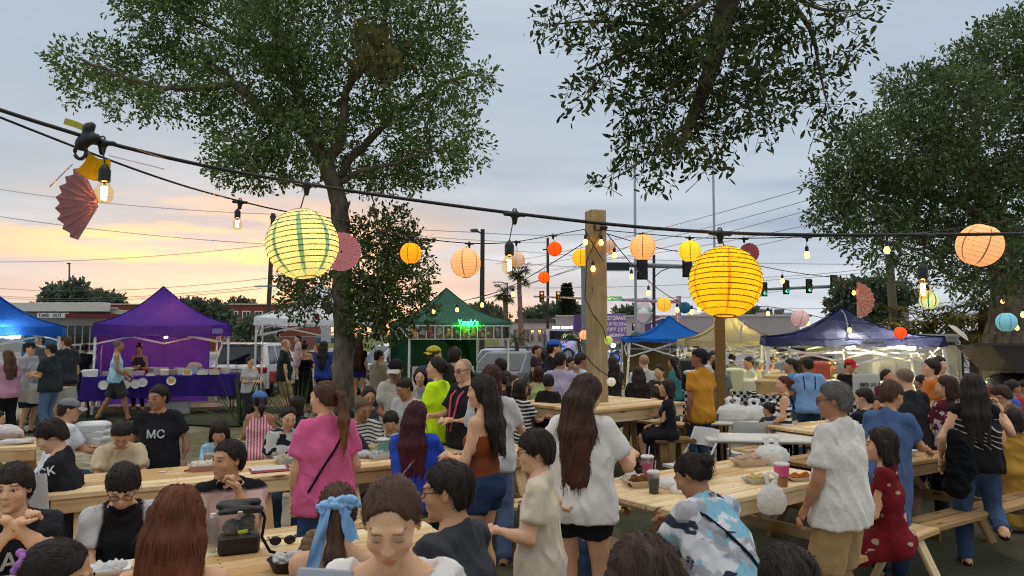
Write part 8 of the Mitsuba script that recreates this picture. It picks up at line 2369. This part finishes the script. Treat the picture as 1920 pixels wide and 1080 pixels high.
# far left
P('man in grey tee, black cap and striped shorts, arms folded', 57, 640, 14.4, 92, hd=(0, 0), L='cross', R='cross', skin=L_, hair=('short', B3), top=('tee', '9b9ca2'), bot=('shorts', '2a3140'), fat=1.1, acc=[('cap', '202226')])
P('man in dark green tee and light jeans talking with the folded arms man', 95, 641, 13.9, -84, hd=(0, 2), L='bent', R='down', skin=M, hair=('short', B3), top=('tee', '2c3334'), bot=('jeans', '5a708c'), fat=1.1, acc=[('glasses',)])
P('tall man in charcoal tee and brown shorts left of the metal barrier', 124, 628, 15.3, -60, hd=(-10, 0), L='bent', R='down', skin=L_, hair=('short', '4a3626'), top=('tee', '32343a'), bot=('shorts', '6a4a38'))
P('person under the blue tent behind the folded arms man', 73, 624, 16.8, 175, skin=L_, hair=('short', '2f2620'), top=('tee', '5a5f60'), bot=('pants', '2b2c30'))
P('woman in pink tee under the lit blue tent', 15, 655, 13.4, -60, hd=(-10, 4), L='bent', R='down', skin=L_, hair=('long+down35', B2), top=('tee', 'b98a9e'), bot=('pants', '1c1c20'), fem=1)
P('woman in black carrying a striped bag, back turned', 160, 643, 19.0, 4, skin=M, hair=('up', B3), top=('dress', '161618', None, dict(skirt=.7)), bot=None, fem=1, fat=1.1)
P('person in black and white behind the bent rail', 186, 655, 20.3, -30, skin=M, hair=('short', B3), top=('tee', '28282c'), bot=('pants', '28282c'))
P('man in light blue tank top and grey shorts striding past the purple stall', 223, 638, 16.4, 64, hd=(10, 4), L=(.02, .24, -.42), R=(.02, .2, -.44), skin=D, hair=('buzz', '3a302a'), top=('tank', '9cc4d2'), bot=('shorts', '3b3a3c'), feet=((-.09, -.34, .10), (.09, .26, .075)))
P('vendor with a bun in a lace tank top behind the purple table', 262, 645, 18.6, 178, hd=(-14, 16), L='bent', R='cross', skin=M, hair=('up+topbun', B3), top=('tank', '3a2c26', 'lace'), bot=('leggings', '1a1a1c'), fem=1)
P('bald man in black polo and khaki shorts right of the white car', 536, 636, 17.0, 66, hd=(8, 8), skin=L_, hair=('bald', '5a4636'), top=('polo', '242428'), bot=('shorts', '8f7c58'), fat=1.1)
P('woman in black strapless dress with a child on her arm', 571, 640, 18.4, -6, L='bent', R='bent', skin=M, hair=('up+topbun', B3), top=('drstrap', '131315', None, dict(skirt=.7)), bot=None, fem=1, fat=1.15)
P('small child in pink on the arm of the woman in black', 558, 647, 18.1, -120, base=.80, hd=(0, 0), skin=L_, hair=('short', B3), top=('tee', 'c2a5a8'), bot=('shorts', 'b09aa0'))
P('blond woman in white looking left, beside the blue tee woman', 596, 643, 19.4, -100, hd=(-6, 4), skin=L_, hair=('long+down25', '7a5630'), top=('long', 'c2c0bc'), bot=('pants', 'b0aeaa'), fem=1)
P('woman in blue tee with long black hair left of the oak trunk', 608, 638, 17.9, 6, skin=M, hair=('long+down45', B3), top=('tee', '2c3f86'), bot=('pants', '1a1a1e'), fem=1)
P('woman with hair down to her waist in purple shorts right of the oak trunk', 674, 637, 20.5, -4, skin=L_, hair=('long+down58', '3a1f14'), top=('tight', '1d1a1c'), bot=('hot', '3a348a'), fem=1)
P('woman in dark top beside the silver car nose', 1208 - 180, 700, 9.3, 30, 'sit', seat=.70, hd=(-30, 0), skin=M, hair=('up', B3), top=('tee', '22201f'), fem=1)
# what people wear or hold on its own
rb_ = thing('hair_ribbon', 'light blue ribbon knotted round the dark ponytail', 'ribbon')
q0 = PR['hw']((0, -.135, .03))
part(rb_, 'knot', crumple([ell(q0 + [0, -.03, .012], (.036, .03, .026)), ell(q0 + [-.045, -.02, -.005], (.034, .028, .024)), ell(q0 + [.05, -.02, .018], (.042, .028, .026)), ell(q0 + [.02, -.03, -.02], (.03, .025, .02))], .006, .016, 38, 5, .012), 'cloth', '86aed6', smooth=True)
for s_, ln in ((-1, .24), (1, .12)):
    part(rb_, 'tail', mv(sheet(lambda u, v: ((v - .5) * .04 * (1 + .3 * u) + s_ * .03 + s_ * .05 * u, -.05 + .012 * np.sin(u * 7 + v * 4) - .02 * u, -ln * u - .01 * np.sin(v * 6)), 16, 5), q0), 'cloth', '7ea6d0', smooth=True)
bj = thing('black_jacket', 'black jacket hanging from the arm of the woman in jeans', 'jacket')
q0 = W(1792, 858, 6.0)
part(bj, 'cloth', crumple([cone(q0 + [0, 0, .16], q0 + [.0, 0, -.22], .06, .10, np.array([0, 1., 0]), .6), cone(q0 + [.06, 0, .1], q0 + [.09, 0, -.1], .07, .08, np.array([0, 1., 0]), .6)], .012, .016, 16, 3), 'cloth', '111113', smooth=True)
one('smartphone', 'grey smartphone held low at the bottom edge by the woman in white', 'phone', mv(box((0, 0, 0), (.15, .012, .075), .005), W(606, 1096, 1.9), -10, -25), 'plastic', '8f9298')
P('dark haired person sitting on a black camp chair behind the floral blouse', 560, 742, 8.6, 30, 'sit', hd=(0, 0), L='lap', R='lap', skin=M, hair=('long+bob', B3), top=('tee', '242428'), fem=1)
P('young woman behind the striped child, looking toward the stalls', 948, 694, 8.9, -20, hd=(10, 2), L='bent', R='low', skin=M, hair=('up+tail25', B3), top=('tee', '4a3a44'), fem=1)
P('man in dark polo standing between lavender shirt and wooden post', 1072, 668, 12.2, 150, hd=(0, 6), L='bent', R='bent', skin=M, hair=('short', B3), top=('polo', '30343c'), bot=('pants', '2a2b30'))
P('woman in teal top walking behind the bald man at the right of the post', 1262, 668, 13.5, -60, hd=(0, 2), L='bent', R='down', skin=M, hair=('long+down25', B3), top=('tee', '3f7a7c'), fem=1)
P('man in grey polo waiting beside the mustard shirt', 1345, 672, 11.9, 20, hd=(20, 0), L='bent', R='down', skin=D, hair=('short', B3), top=('polo', '6c7076'), bot=('jeans', '3a4252'))
P('boy in white tee sitting at the low table at the right edge', 1846, 745, 8.3, 200, 'sit', lean=8, hd=(0, 16), L='table', R='table', skin=L_, hair=('bangs', B3), top=('tee', 'c4c2be'))
P('woman in dark blouse eating at the half hidden table behind the grey haired man', 1640, 742, 9.9, 190, 'sit', lean=8, hd=(0, 14), L='table', R='bent', skin=M, hair=('up', B3), top=('tee', '33303a'), fem=1)
P('man in pale cap far under the beige tent, arms on the counter', 1425, 672, 15.0, 172, hd=(0, 8), L='bent', R='bent', skin=M, hair=('short', B3), top=('tee', '9a9a80'), bot=('pants', '4a4a44'), acc=[('cap', 'b8b49a')])
P('woman in grey tee standing left of the purple stall table', 140, 652, 17.6, 70, hd=(0, 4), L='bent', R='bent', skin=M, hair=('long+down25', B3), top=('tee', '707278'), fem=1)
P('boy with bowl cut hair peering over the food table beside the dark red hair', 733, 772, 7.4, 165, 'sit', lean=8, hd=(10, 14), L='table', R='table', skin=M, hair=('bangs', B3), top=('tee', '5a6270'))
P('woman in grey blouse behind the neon tee, face half hidden', 788, 690, 9.6, 160, hd=(20, 6), L='bent', R='bent', skin=L_, hair=('long+bob', B3), top=('tee', '8a8c90'), fem=1)
P('man in olive tee standing behind the woman with chestnut hair', 938, 670, 10.6, -30, hd=(-10, 2), skin=M, hair=('short', B3), top=('tee', '585c46'), bot=('pants', '2c2d30'))
P('girl in cream top sitting left of the lime green top', 985, 718, 9.4, -10, 'sit', seat=.55, hd=(20, 6), L='table', R='lap', skin=L_, hair=('up+tail25', B2), top=('tee', 'b5ab98'), fem=1)
P('woman in dark dress standing among the palms behind the high table', 1148, 668, 12.8, -20, hd=(0, 0), L='bent', R='bent', skin=M, hair=('long+down30', B3), top=('dress', '2a2a30'), bot=None, fem=1)
P('young man in navy tee seated behind the pink shirt', 648, 762, 6.9, 20, 'sit', lean=6, hd=(-10, 8), L='table', R='table', skin=D, hair=('short', B3), top=('tee', '2e3648'))
P('tall man in sand coloured tee waiting left of the green tent', 712, 655, 13.5, 40, hd=(10, 0), L='bent', R='down', skin=M, hair=('short', B3), top=('tee', '9c8d74'), bot=('shorts', '3c404a'))
P('woman in white blouse standing beside the sword leaved plant', 470, 668, 15.5, 120, hd=(0, 2), L='bent', R='bent', skin=L_, hair=('up+bun', B3), top=('tee', 'bdbab6'), bot=('pants', '30323a'), fem=1)
